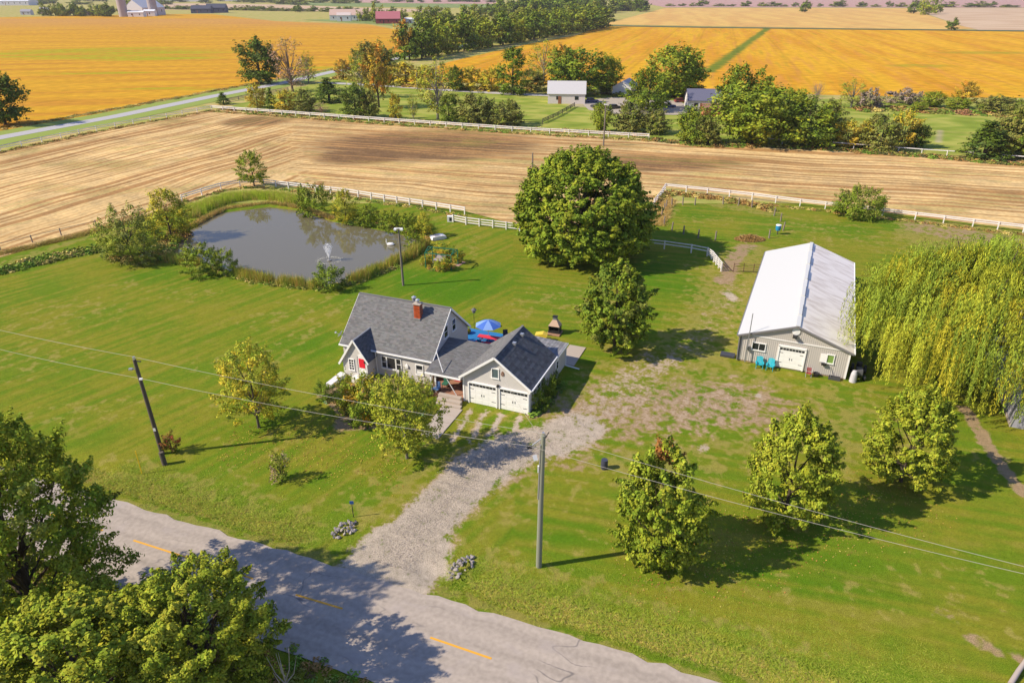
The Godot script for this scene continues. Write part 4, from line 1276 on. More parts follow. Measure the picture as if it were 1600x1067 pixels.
	for v in [3.5, 5.6]:
		var bxv := Geo.new()
		bxv.box(Vector3(3.95, 5.36, -v), Vector3(0.34, 0.26, 0.36))
		part("roof_vent", bxv.mesh(), mats["galvanised"], o)
	for x in [0.06, 6.85]:
		bx("corner_board", Vector3(x, 1.43, 0.02), Vector3(0.14, 2.84, 0.06), white, o)
	for k in 2:
		var cx: float = [2.08, 5.3][k]
		up_door(o, Vector3(cx, 0.03, 0.0), 2.78, 2.2, white, dark)
		for s in [-1, 1]:
			bx("door_jamb", Vector3(cx + s * 1.46, 1.15, 0.06), Vector3(0.12, 2.3, 0.14), white, o)
		bx("door_head", Vector3(cx, 2.31, 0.06), Vector3(2.8, 0.13, 0.14), white, o)
	window_in(o, Vector3(3.4, 3.75, 0.0), 0.0, 0.62, 0.95, 1, 1, white, mat("blue_glass", Color(0.1, 0.14, 0.15), 0.12))
	var ol := Geo.new()
	ol.lathe(Vector3.ZERO, [Vector2(0.02, 0.0), Vector2(0.16, 0.0), Vector2(0.16, 0.05), Vector2(0.01, 0.06)], 14)
	var op := part("oval_plaque", ol.mesh(), mat("plaque_brown", Color(0.2, 0.1, 0.06), 0.7), o)
	op.transform = Transform3D(Basis.from_euler(Vector3(PI / 2, 0, 0)) * Basis.from_scale(Vector3(1, 1, 1.6)), Vector3(4.15, 3.85, 0.0))
	bx("wall_lamp", Vector3(3.69, 2.5, 0.12), Vector3(0.16, 0.24, 0.2), dark, o)
	window_in(o, Vector3(6.91, 1.7, -2.4), PI / 2, 0.9, 0.9, 1, 2, white, glass)
	window_in(o, Vector3(6.91, 1.7, -1.2), PI / 2, 0.6, 0.9, 1, 2, white, glass)
	# low addition behind the garage
	g = Geo.new()
	g.box(Vector3(4.8, 1.29, -8.8), Vector3(4.4, 2.58, 3.6))
	part("addition_wall", g.mesh(), wall, o)
	part("addition_roof", shingles(Vector3(7.2, 2.68, -7.12), Vector3(7.2, 2.6, -10.75), Vector3(2.5, 2.85, -10.75), Vector3(2.5, 2.95, -7.12), 0.3, Color(0.24, 0.24, 0.25)), shing, o)
	bx("side_door", Vector3(7.02, 1.05, -7.75), Vector3(0.05, 2.05, 0.86), white, o)
	bx("door_glass", Vector3(7.05, 1.45, -7.75), Vector3(0.02, 0.8, 0.5), glass, o)
	trim(o, "fascia", Vector3(7.24, 2.57, -7.0), Vector3(7.24, 2.5, -10.78), 0.05, 0.18, white)
	trim(o, "downpipe", Vector3(7.1, 0.1, -10.45), Vector3(7.1, 2.5, -10.45), 0.09, 0.09, white)
	trim(o, "downpipe", Vector3(7.1, 0.12, -10.4), Vector3(8.7, 0.08, -10.2), 0.1, 0.1, white)
	# paving
	var pv := thing("front_walk", "pale concrete slab walk leading from the porch steps to the drive", "path", farm(-0.3, -1.6), -FARM_YAW)
	for k in 4:
		bx("slab", Vector3(-0.1 + 0.06 * k, 0.03, 0.7 + k * 1.32), Vector3(2.1 - 0.1 * k, 0.1, 1.29), stone, pv, Vector3(0, rng.randf_range(-0.01, 0.01), 0))
	tagged(pv, "", "", "", "structure")
	var pad := Geo.new()
	pad.box(Vector3.ZERO, Vector3(1.9, 0.1, 4.6))
	var pd := setting("paved_pad", pad.mesh(), stone, "concrete pad behind the garage addition")
	pd.transform = Transform3D(Basis.from_euler(Vector3(0, -FARM_YAW, 0)), farm(7.0, 13.0, 0.03))



func build_barn() -> void:
	var wall := mat("barn_steel", Color(0.57, 0.53, 0.495), 0.55)
	var roof := mat("barn_roof", Color(0.6, 0.6, 0.585), 0.5)
	var white := mats["white_trim"] as Material
	var dark := mats["black_metal"] as Material
	var glass := mats["window_glass"] as Material
	var o := thing("metal_barn", "long grey ribbed steel barn with a white metal roof beside the willow", "barn", BARN_O, -BARN_YAW)
	var X := Vector3.RIGHT
	var U := Vector3.UP
	var W := 10.754
	var L := 28.4
	var g := Geo.new()
	extrude(g, [Vector2(0, 0.15), Vector2(W, 0.15), Vector2(W, 3.22), Vector2(W * 0.5, 5.08), Vector2(0, 3.22)], Vector3.ZERO, X, U, Vector3(0, 0, -L))
	part("wall", g.mesh(), wall, o)
	bx("footing", Vector3(W * 0.5, 0.09, -L * 0.5), Vector3(W - 0.04, 0.3, L - 0.04), mat("footing_brown", Color(0.3, 0.2, 0.13), 0.9), o)
	# raised ribs of the sheets
	var rb := Geo.new()
	for k in 54:
		var u := 0.1 + k * 0.199
		var top := 3.2 + (1.0 - absf(u - W * 0.5) / (W * 0.5)) * 1.8
		if u > 3.85 and u < 6.75:
			rb.box(Vector3(u, (2.75 + top) * 0.5, 0.016), Vector3(0.055, top - 2.75, 0.034))
			continue
		rb.box(Vector3(u, (0.2 + top) * 0.5, 0.016), Vector3(0.055, top - 0.2, 0.034))
	for k in 140:
		for s in [-0.016, W + 0.016]:
			rb.box(Vector3(s, 1.7, -0.1 - k * 0.2), Vector3(0.034, 3.0, 0.055))
	tagged(part("wall_ribs", rb.mesh(), wall, o), "", "", "", "stuff")
	# two roof slopes with standing ribs
	for s in [0, 1]:
		var r := Geo.new()
		var a := Vector3(-0.3 if s == 0 else W + 0.3, 3.17, 0)
		var b := Vector3(W * 0.5, 5.215, 0)
		var n2 := (b - a).cross(Vector3(0, 0, -1)).normalized()
		n2 = n2 if n2.y > 0 else -n2
		var poly := [a + Vector3(0, 0, 0.3), b + Vector3(0, 0, 0.3), b + Vector3(0, 0, -L - 0.25), a + Vector3(0, 0, -L - 0.25)]
		if s == 0:
			r.quad(poly[0], poly[1], poly[2], poly[3])
		else:
			r.quad(poly[1], poly[0], poly[3], poly[2])
		var t := n2 * -0.09
		r.quad(poly[0] + t, poly[1] + t, poly[1], poly[0])
		r.quad(poly[3] + t, poly[0] + t, poly[0], poly[3])
		r.quad(poly[2] + t, poly[3] + t, poly[3], poly[2])
		r.quad(poly[1] + t, poly[0] + t, poly[3] + t, poly[2] + t)
		var rp := part("roof", r.mesh(), roof if s == 0 else mat("barn_roof_stained", Color(0.9, 0.82, 0.74), 0.6), o)
		if s == 1:
			var sm := mats["barn_roof_stained"] as StandardMaterial3D
			sm.albedo_texture = noise_tex("stains", 0.012, [[0.2, Color(0.86, 0.84, 0.82)], [0.5, Color(0.98, 0.98, 0.98)], [0.9, Color(1, 1, 1)]], 512, 5, 5)
			sm.uv1_triplanar = true
			sm.uv1_scale = Vector3(0.05, 0.05, 0.16)
	trim(o, "ridge_cap", Vector3(W * 0.5, 5.235, 0.32), Vector3(W * 0.5, 5.235, -L - 0.27), 0.42, 0.05, roof)
	for k in 5:
		var vz := -2.6 - k * 5.6
		var rv := bx("ridge_vent", Vector3(W * 0.5, 5.3, vz - 1.4), Vector3(0.34, 0.2, 2.9), roof, o)
		bx("vent_slot", Vector3(W * 0.5 + 0.18, 5.3, vz - 1.4), Vector3(0.04, 0.16, 2.8), dark, o)
	trim(o, "barge_board", Vector3(-0.3, 3.08, 0.33), Vector3(W * 0.5, 5.13, 0.33), 0.05, 0.2, mat("barge_grey", Color(0.2, 0.19, 0.2), 0.6))
	trim(o, "barge_board", Vector3(W + 0.3, 3.08, 0.33), Vector3(W * 0.5, 5.13, 0.33), 0.05, 0.2, mats["barge_grey"])
	trim(o, "gutter", Vector3(-0.36, 3.1, 0.3), Vector3(-0.36, 3.1, -L - 0.2), 0.13, 0.14, mats["barge_grey"])
	trim(o, "gutter", Vector3(W + 0.36, 3.1, 0.3), Vector3(W + 0.36, 3.1, -L - 0.2), 0.13, 0.14, white)
	for x in [0.03, W - 0.03]:
		bx("corner_trim", Vector3(x, 1.66, 0.02), Vector3(0.16, 3.1, 0.1), white if x > 5 else mats["barge_grey"], o)
	trim(o, "downpipe", Vector3(-0.05, 0.15, 0.16), Vector3(-0.12, 3.05, 0.2), 0.1, 0.1, mats["barge_grey"])
	trim(o, "band", Vector3(1.15, 3.24, 0.05), Vector3(W - 0.1, 3.24, 0.05), 0.05, 0.09, white)
	# doors, windows, fittings
	up_door(o, Vector3(5.28, 0.16, 0.02), 2.45, 2.35, white, dark)
	for s in [-1, 1]:
		bx("door_jamb", Vector3(5.28 + s * 1.3, 1.38, 0.07), Vector3(0.16, 2.5, 0.14), white, o)
	bx("door_head", Vector3(5.28, 2.62, 0.07), Vector3(2.76, 0.17, 0.14), white, o)
	window_in(o, Vector3(1.96, 2.05, 0.03), 0.0, 1.25, 0.78, 2, 1, white, glass)
	window_in(o, Vector3(9.0, 2.05, 0.03), 0.0, 0.62, 0.9, 1, 1, white, mat("green_glass", Color(0.2, 0.32, 0.08), 0.2))
	bx("shutter_board", Vector3(8.38, 2.05, 0.09), Vector3(0.66, 0.95, 0.06), white, o)
	bx("wall_unit", Vector3(8.5, 1.45, 0.2), Vector3(0.5, 0.22, 0.34), dark, o)
	var dl := Geo.new()
	dl.lathe(Vector3.ZERO, [Vector2(0.01, 0.0), Vector2(0.4, 0.0), Vector2(0.4, 0.05), Vector2(0.01, 0.08)], 20)
	var disc := part("gable_disc", dl.mesh(), white, o)
	disc.transform = Transform3D(Basis.from_euler(Vector3(PI / 2, 0, 0)), Vector3(5.3, 4.5, 0.06))
	bx("yard_lamp", Vector3(5.28, 3.98, 0.28), Vector3(0.46, 0.2, 0.5), dark, o)
	var am := Geo.new()
	am.tube([Vector3(0.84, 0.2, 0.48), Vector3(0.84, 5.9, 0.48)], [0.055, 0.045], 8)
	part("service_mast", am.mesh(), mat("mast_grey", Color(0.3, 0.3, 0.31), 0.5, 0.4), o)
	bx("meter_box", Vector3(0.88, 1.8, 0.22), Vector3(0.34, 0.4, 0.36), mats["mast_grey"], o)
	# things standing along its front
	var teal := mat("teal_plastic", Color(0.02, 0.42, 0.52), 0.5)
	for k in 2:
		var c := thing("adirondack_chair", ["teal slatted garden chair nearer the barn's left corner", "teal slatted garden chair next to the white barn door"][k], "chair", BARN_O + Basis(U, -BARN_YAW) * Vector3([2.35, 3.45][k], 0, 0.75), -BARN_YAW + [0.12, -0.1][k], "teal chairs in front of the barn")
		for s in 5:
			bx("back_slat", Vector3(-0.26 + s * 0.13, 0.72, -0.3 - 0.0), Vector3(0.115, 0.9 - 0.06 * absf(s - 2), 0.03), teal, c, Vector3(-0.38, 0, 0))
			bx("seat_slat", Vector3(0, 0.36 - s * 0.022 * -1.0, -0.16 + s * 0.115), Vector3(0.56, 0.03, 0.1), teal, c, Vector3(-0.18, 0, 0))
		for s in [-1, 1]:
			bx("arm", Vector3(s * 0.36, 0.6, 0.06), Vector3(0.14, 0.035, 0.72), teal, c)
			bx("leg", Vector3(s * 0.33, 0.3, 0.34), Vector3(0.05, 0.6, 0.12), teal, c)
			bx("leg", Vector3(s * 0.3, 0.2, -0.3), Vector3(0.05, 0.42, 0.12), teal, c, Vector3(0.3, 0, 0))
	var lc := thing("folding_chair", "folding lawn chair with a red webbed back by the barn wall", "chair", BARN_O + Basis(U, -BARN_YAW) * Vector3(7.25, 0, 0.75), -BARN_YAW + 0.1)
	var alu := mat("aluminium", Color(0.7, 0.7, 0.7), 0.35, 0.6)
	for k in 4:
		bx("web", Vector3(0, 0.55 + k * 0.1, -0.2 - k * 0.02), Vector3(0.5, 0.085, 0.012), mat("web_red", Color(0.35, 0.04, 0.05), 0.8), lc)
	bx("seat", Vector3(0, 0.42, 0.05), Vector3(0.5, 0.02, 0.42), mats["web_red"], lc)
	for s in [-1, 1]:
		trim(lc, "frame", Vector3(s * 0.27, 0.0, 0.28), Vector3(s * 0.27, 0.95, -0.28), 0.03, 0.03, alu)
		trim(lc, "leg", Vector3(s * 0.27, 0.0, -0.22), Vector3(s * 0.27, 0.6, 0.26), 0.03, 0.03, alu)
		trim(lc, "arm", Vector3(s * 0.27, 0.6, 0.26), Vector3(s * 0.27, 0.62, -0.14), 0.04, 0.03, alu)
	var pl := thing("black_planter", "low black tub on the ground beside the folding chair", "tub", BARN_O + Basis(U, -BARN_YAW) * Vector3(8.0, 0, 0.45), -BARN_YAW)
	var tub := Geo.new()
	tub.lathe(Vector3.ZERO, [Vector2(0.22, 0), Vector2(0.32, 0.4), Vector2(0.28, 0.4), Vector2(0.24, 0.3), Vector2(0.01, 0.3)], 16)
	part("pot", tub.mesh(), dark, pl)
	var lb := thing("rubber_mat", "dark grey sheet lying at the barn's left corner", "mat", BARN_O + Basis(U, -BARN_YAW) * Vector3(-1.1, 0, -0.6), -BARN_YAW)
	bx("sheet", Vector3(0, 0.14, 0), Vector3(1.5, 0.24, 0.9), mat("tarp_grey", Color(0.05, 0.052, 0.065), 0.6), lb)
	var bin := thing("low_trough", "low dark trough on the ground near the barn's right corner", "trough", BARN_O + Basis(U, -BARN_YAW) * Vector3(9.75, 0, 0.4), -BARN_YAW)
	var tr := Geo.new()
	for q in [[Vector3(0, 0.04, 0), Vector3(1.1, 0.06, 0.4)], [Vector3(0, 0.17, 0.2), Vector3(1.1, 0.32, 0.04)], [Vector3(0, 0.17, -0.2), Vector3(1.1, 0.32, 0.04)], [Vector3(0.54, 0.17, 0), Vector3(0.04, 0.32, 0.36)], [Vector3(-0.54, 0.17, 0), Vector3(0.04, 0.32, 0.36)]]:
		tr.box(q[0], q[1])
	part("tray", tr.mesh(), mat("trough_grey", Color(0.07, 0.07, 0.075), 0.6), bin)
	trim(bin, "stick", Vector3(-0.35, 0.1, 0.0), Vector3(-0.6, 1.2, -0.25), 0.04, 0.04, mats["mast_grey"])
	# small tractor parked along the right side
	var tk := thing("garden_tractor", "small dark tractor parked in the shade along the barn's right side", "tractor", BARN_O + Basis(U, -BARN_YAW) * Vector3(12.0, 0, -1.6), -BARN_YAW)
	bx("bonnet", Vector3(0, 0.85, 0.75), Vector3(0.6, 0.45, 1.1), mat("tractor_grey", Color(0.1, 0.1, 0.11), 0.5), tk)
	bx("chassis", Vector3(0, 0.55, 0), Vector3(0.5, 0.25, 2.2), dark, tk)
	bx("seat", Vector3(0, 0.95, -0.6), Vector3(0.5, 0.5, 0.45), dark, tk)
	trim(tk, "steering_column", Vector3(0, 0.9, 0.1), Vector3(0, 1.3, -0.15), 0.06, 0.06, dark)
	for q in [[-0.55, 0.95, 0.28], [0.55, 0.95, 0.28], [-0.6, -0.7, 0.45], [0.6, -0.7, 0.45]]:
		var wg := Geo.new()
		wg.lathe(Vector3.ZERO, [Vector2(0.06, -0.12), Vector2(q[2], -0.12), Vector2(q[2], 0.12), Vector2(0.06, 0.12)], 16)
		var w := part("wheel", wg.mesh(), dark, tk)
		w.transform = Transform3D(Basis.from_euler(Vector3(0, 0, PI / 2)), Vector3(q[0], q[2], q[1]))
	var hb := Geo.new()
	hb.lathe(Vector3.ZERO, [Vector2(0.35, 0), Vector2(0.3, 0.9), Vector2(0.2, 1.25), Vector2(0.01, 1.3)], 14)
	tagged(part("wrapped_bundle", hb.mesh(), mat("bundle_white", Color(0.55, 0.53, 0.58), 0.6)), "pale wrapped bundle standing beside the dark tractor", "bundle")
	(get_node("wrapped_bundle") as Node3D).position = BARN_O + Basis(U, -BARN_YAW) * Vector3(11.5, 0, 0.1)


# plain house far away: walls, two roof slopes, door and windows
func far_house(called: String, label: String, cat: String, at: Vector3, turn: float, w: float, d: float, eave: float, ridge: float, wallc: Color, roofc: Color, wins := 3, group := "", doorc := Color(0.3, 0.12, 0.06)) -> Node3D:
	var o := thing(called, label, cat, at, turn, group)
	var wm := mat("wall_%s" % wallc.to_html(false), wallc, 0.8)
	var rm := mat("roof_%s" % roofc.to_html(false), roofc, 0.7)
	var g := Geo.new()
	extrude(g, [Vector2(d * -0.5, 0), Vector2(d * 0.5, 0), Vector2(d * 0.5, eave), Vector2(0, ridge), Vector2(d * -0.5, eave)], Vector3(w * 0.5, 0, 0), Vector3.FORWARD, Vector3.UP, Vector3(-w, 0, 0))
	part("wall", g.mesh(), wm, o)
	for s in [-1, 1]:
		var r := Geo.new()
		var e: float = s * (d * 0.5 + 0.3)
		var ey := eave - (ridge - eave) * 0.6 / d
		var p := [Vector3(-w * 0.5 - 0.3, ey + 0.06, e), Vector3(w * 0.5 + 0.3, ey + 0.06, e), Vector3(w * 0.5 + 0.3, ridge + 0.08, 0), Vector3(-w * 0.5 - 0.3, ridge + 0.08, 0)]
		r.quad(p[0], p[1], p[2], p[3])
		for k in 4:
			r.quad(p[k] + Vector3(0, -0.14, 0), p[(k + 1) % 4] + Vector3(0, -0.14, 0), p[(k + 1) % 4], p[k])
		part("roof", r.mesh(), rm, o)
	for k in wins:
		bx("window", Vector3(w * ((k + 0.5) / wins - 0.5) + 0.3, eave * 0.55, d * 0.5 + 0.02), Vector3(minf(1.3, w / wins * 0.4), eave * 0.32, 0.07), mats["window_glass"], o)
	bx("door", Vector3(-w * 0.18, eave * 0.36, d * 0.5 + 0.02), Vector3(1.1, eave * 0.7, 0.08), mat("door_%s" % doorc.to_html(false), doorc, 0.8), o)
	return o


func car(called: String, label: String, at: Vector3, turn: float, col: Color, long := 4.6, tall := 1.45, bed := false, group := "vehicles in the neighbour's yard") -> void:
	var o := thing(called, label, "pickup" if bed else "car", at, turn, group)
	var pm := mat("car_%s" % col.to_html(false), col, 0.3)
	pm.clearcoat_enabled = true
	var gl := mats["window_glass"] as Material
	var h := long * 0.5
	var g := Geo.new()
	extrude(g, [Vector2(-h, 0.35), Vector2(h, 0.35), Vector2(h, 0.8), Vector2(h * 0.5, 0.95), Vector2(-h * 0.9, 1.0), Vector2(-h, 0.9)], Vector3(0, 0, 0.9), Vector3.RIGHT, Vector3.UP, Vector3(0, 0, -1.8))
	part("body", g.mesh(), pm, o)
	g = Geo.new()
	var back := -0.05 * h if bed else -0.75 * h
	extrude(g, [Vector2(back - 0.1, 0.96), Vector2(h * 0.5, 0.93), Vector2(h * 0.22, tall), Vector2(back, tall)], Vector3(0, 0, 0.78), Vector3.RIGHT, Vector3.UP, Vector3(0, 0, -1.56))
	part("cabin", g.mesh(), gl, o)
	bx("roof", Vector3((h * 0.22 + back) * 0.5, tall + 0.03, 0), Vector3(h * 0.22 - back + 0.06, 0.07, 1.52), pm, o)
	if bed:
		bx("load_bed", Vector3(-h * 0.55, 1.02, 0), Vector3(h * 0.75, 0.04, 1.5), mats["black_metal"], o)
	for x in [-0.62, 0.62]:
		for s in [-1, 1]:
			var wg := Geo.new()
			wg.lathe(Vector3.ZERO, [Vector2(0.05, -0.11), Vector2(0.35, -0.11), Vector2(0.35, 0.11), Vector2(0.05, 0.11)], 12)
			var w := part("wheel", wg.mesh(), mats["black_metal"], o)
			w.transform = Transform3D(Basis.from_euler(Vector3(PI / 2, 0, 0)), Vector3(x * h, 0.35, s * 0.82))
	for s in [-1, 1]:
		bx("headlight", Vector3(h + 0.01, 0.68, s * 0.65), Vector3(0.05, 0.16, 0.34), mats["white_trim"], o)


func build_far_buildings() -> void:
	var brown := Color(0.3, 0.12, 0.06)
	far_house("shed", "small white washed shed with a weathered tin roof behind the paddock fence", "shed", Vector3(19.34, 0, -258.65) + Vector3(0, 0, -3.0), -0.08, 13.0, 7.0, 3.6, 7.2, Color(0.72, 0.64, 0.62), Color(0.55, 0.53, 0.54), 2)
	far_house("bungalow", "brick bungalow with blue grey roof half hidden by the big trees", "house", Vector3(63.91, 0, -244.01) + Vector3(2, 0, -4.0), -0.1, 14.0, 9.0, 3.2, 6.2, Color(0.7, 0.66, 0.63), Color(0.13, 0.13, 0.19), 3)
	far_house("outbuilding", "pale low outbuilding between the two big tree groups", "shed", Vector3(41.47, 0, -278.53) + Vector3(2, 0, -6.0), 1.2, 12.0, 7.0, 3.2, 5.2, Color(0.68, 0.66, 0.66), Color(0.5, 0.49, 0.5), 2)
	far_house("brick_annex", "orange brick annex in front of the bungalow", "annex", Vector3(63.76, 0, -233.37), -0.1, 6.0, 4.0, 2.6, 3.6, Color(0.55, 0.2, 0.1), Color(0.3, 0.14, 0.1), 1)
	car("pickup_truck", "black pickup parked behind the white washed shed", Vector3(29.38, 0, -249.67), 0.5, Color(0.03, 0.03, 0.045), 5.4, 1.75, true)
	car("parked_car", "dark blue car in shade next to the black pickup", Vector3(28.43, 0, -261.77), 0.1, Color(0.05, 0.07, 0.2), 4.6)
	car("parked_car", "dark car by itself on the neighbour's gravel near the lawn", Vector3(34.45, 0, -246.81), 0.4, Color(0.03, 0.03, 0.035), 4.4)
	car("parked_car", "white car parked behind the blue pickup", Vector3(53.08, 0, -258.65), 0.05, Color(0.75, 0.75, 0.77), 4.8)
	car("pickup_truck", "blue pickup parked in front of the white car", Vector3(52.88, 0, -249.67), -0.1, Color(0.06, 0.1, 0.26), 5.6, 1.8, true)
	car("parked_car", "dark red car at the right end of the parked row", Vector3(60.05, 0, -261.77), 0.1, Color(0.25, 0.02, 0.03), 4.6)
	car("parked_car", "silver car glimpsed between the hedge trees left of the white car", Vector3(44.88, 0, -252.6), 0.3, Color(0.5, 0.48, 0.5), 4.4)
	# far farmsteads
	far_house("white_farmhouse", "long white farmhouse with a pale tan roof beyond the orange field", "house", Vector3(-212.86, 0, -992.93) + Vector3(0, 0, -10), 0.12, 44.0, 20.0, 6.5, 13.0, Color(0.78, 0.75, 0.73), Color(0.55, 0.38, 0.3), 5)
	far_house("white_garage", "white garage wing standing before the far white farmhouse", "garage", Vector3(-211.02, 0, -972.7), 0.12, 17.0, 10.0, 7.0, 10.0, Color(0.8, 0.78, 0.78), Color(0.6, 0.5, 0.46), 2)
	far_house("red_barn", "low red barn with dark doors right of the far white farmhouse", "barn", Vector3(-145.27, 0, -907.87), 0.1, 28.0, 18.0, 5.5, 13.0, Color(0.3, 0.05, 0.05), Color(0.42, 0.13, 0.15), 3, "", Color(0.02, 0.02, 0.03))
	far_house("pale_shed", "pale flat shed right of the low red barn", "shed", Vector3(-116.25, 0, -916.6), 0.05, 22.0, 10.0, 4.5, 6.0, Color(0.74, 0.72, 0.7), Color(0.72, 0.7, 0.7), 2)
	far_house("dark_house", "dark blue house with peaked roofs behind the left orange field", "house", Vector3(-505.09, 0, -1320.97) + Vector3(0, 0, -10), 0.1, 32.0, 18.0, 8.0, 14.0, Color(0.07, 0.08, 0.13), Color(0.05, 0.055, 0.085), 4)
	far_house("dark_garage", "dark blue garage left of the dark blue house", "garage", Vector3(-519.83, 0, -1303.11), 0.1, 32.0, 18.0, 7.0, 12.0, Color(0.08, 0.09, 0.14), Color(0.05, 0.055, 0.085), 3)
	far_house("dairy_barn", "grey gambrel dairy barn between the two silos", "barn", Vector3(-568.76, 0, -1190.28) + Vector3(0, 0, -14), 1.2, 44.0, 36.0, 11.0, 22.0, Color(0.6, 0.58, 0.6), Color(0.48, 0.5, 0.55), 3)
	far_house("milk_house", "white low wing in front of the grey dairy barn", "shed", Vector3(-548.85, 0, -1134.05), 0.1, 22.0, 12.0, 6.0, 8.0, Color(0.8, 0.79, 0.8), Color(0.75, 0.74, 0.75), 2)
	far_house("milk_house", "small white shed at the foot of the right silo", "shed", Vector3(-541.78, 0, -1161.49), 0.1, 16.0, 10.0, 7.0, 9.0, Color(0.78, 0.78, 0.8), Color(0.72, 0.74, 0.78), 1)
	far_house("field_house", "small pale house low at the far left edge", "house", Vector3(-763.21, 0, -1220.5), 0.1, 15.0, 10.0, 5.0, 8.0, Color(0.62, 0.6, 0.62), Color(0.3, 0.29, 0.32), 2)
	far_house("field_house", "second small pale house beside the far left tree row", "house", Vector3(-773.73, 0, -1285.71), 0.1, 13.0, 10.0, 6.0, 9.5, Color(0.6, 0.56, 0.56), Color(0.36, 0.34, 0.36), 2)
	far_house("brown_shed", "brown shed in front of the far left tree row", "shed", Vector3(-669.26, 0, -1205.2), 0.1, 22.0, 10.0, 5.0, 8.0, Color(0.2, 0.12, 0.1), Color(0.17, 0.1, 0.09), 2)
	far_house("greenhouse_block", "white greenhouse block on the skyline above the left tree row", "greenhouse", Vector3(-1247.27, 0, -1964.16), 0.1, 80.0, 50.0, 10.0, 16.0, Color(0.75, 0.74, 0.77), Color(0.7, 0.7, 0.75), 6)
	far_house("distant_shed", "long white shed on the skyline right of the silos", "shed", Vector3(-1082.94, 0, -2563.53), 0.1, 150.0, 60.0, 14.0, 22.0, Color(0.75, 0.73, 0.75), Color(0.7, 0.68, 0.7), 6)
	far_house("distant_shed", "short white shed on the skyline above the dark blue house", "shed", Vector3(-962.77, 0, -2661.31), 0.1, 60.0, 40.0, 12.0, 20.0, Color(0.72, 0.7, 0.74), Color(0.6, 0.57, 0.62), 3)
	for k in 2:
		var at: Vector3 = [Vector3(-568.52, 0, -1134.05), Vector3(-543.46, 0, -1175.71)][k]
		var hgt := 24.0 if k == 0 else 27.0
		var o := thing("silo", ["tall grey silo left of the dairy barn", "tall grey silo right of the dairy barn"][k], "silo", at, 0.0, "silos by the dairy barn")
		var g := Geo.new()
		g.lathe(Vector3.ZERO, [Vector2(6.4, 0), Vector2(6.4, hgt)], 20)
		part("shaft", g.mesh(), mat("silo_grey", Color(0.4, 0.35, 0.35), 0.8), o)
		g = Geo.new()
		g.lathe(Vector3(0, hgt, 0), [Vector2(6.6, 0), Vector2(5.8, 3.0), Vector2(3.5, 5.2), Vector2(0.05, 6.0)], 20)
		part("dome", g.mesh(), mat("silo_dome", Color(0.66, 0.66, 0.68), 0.5), o)


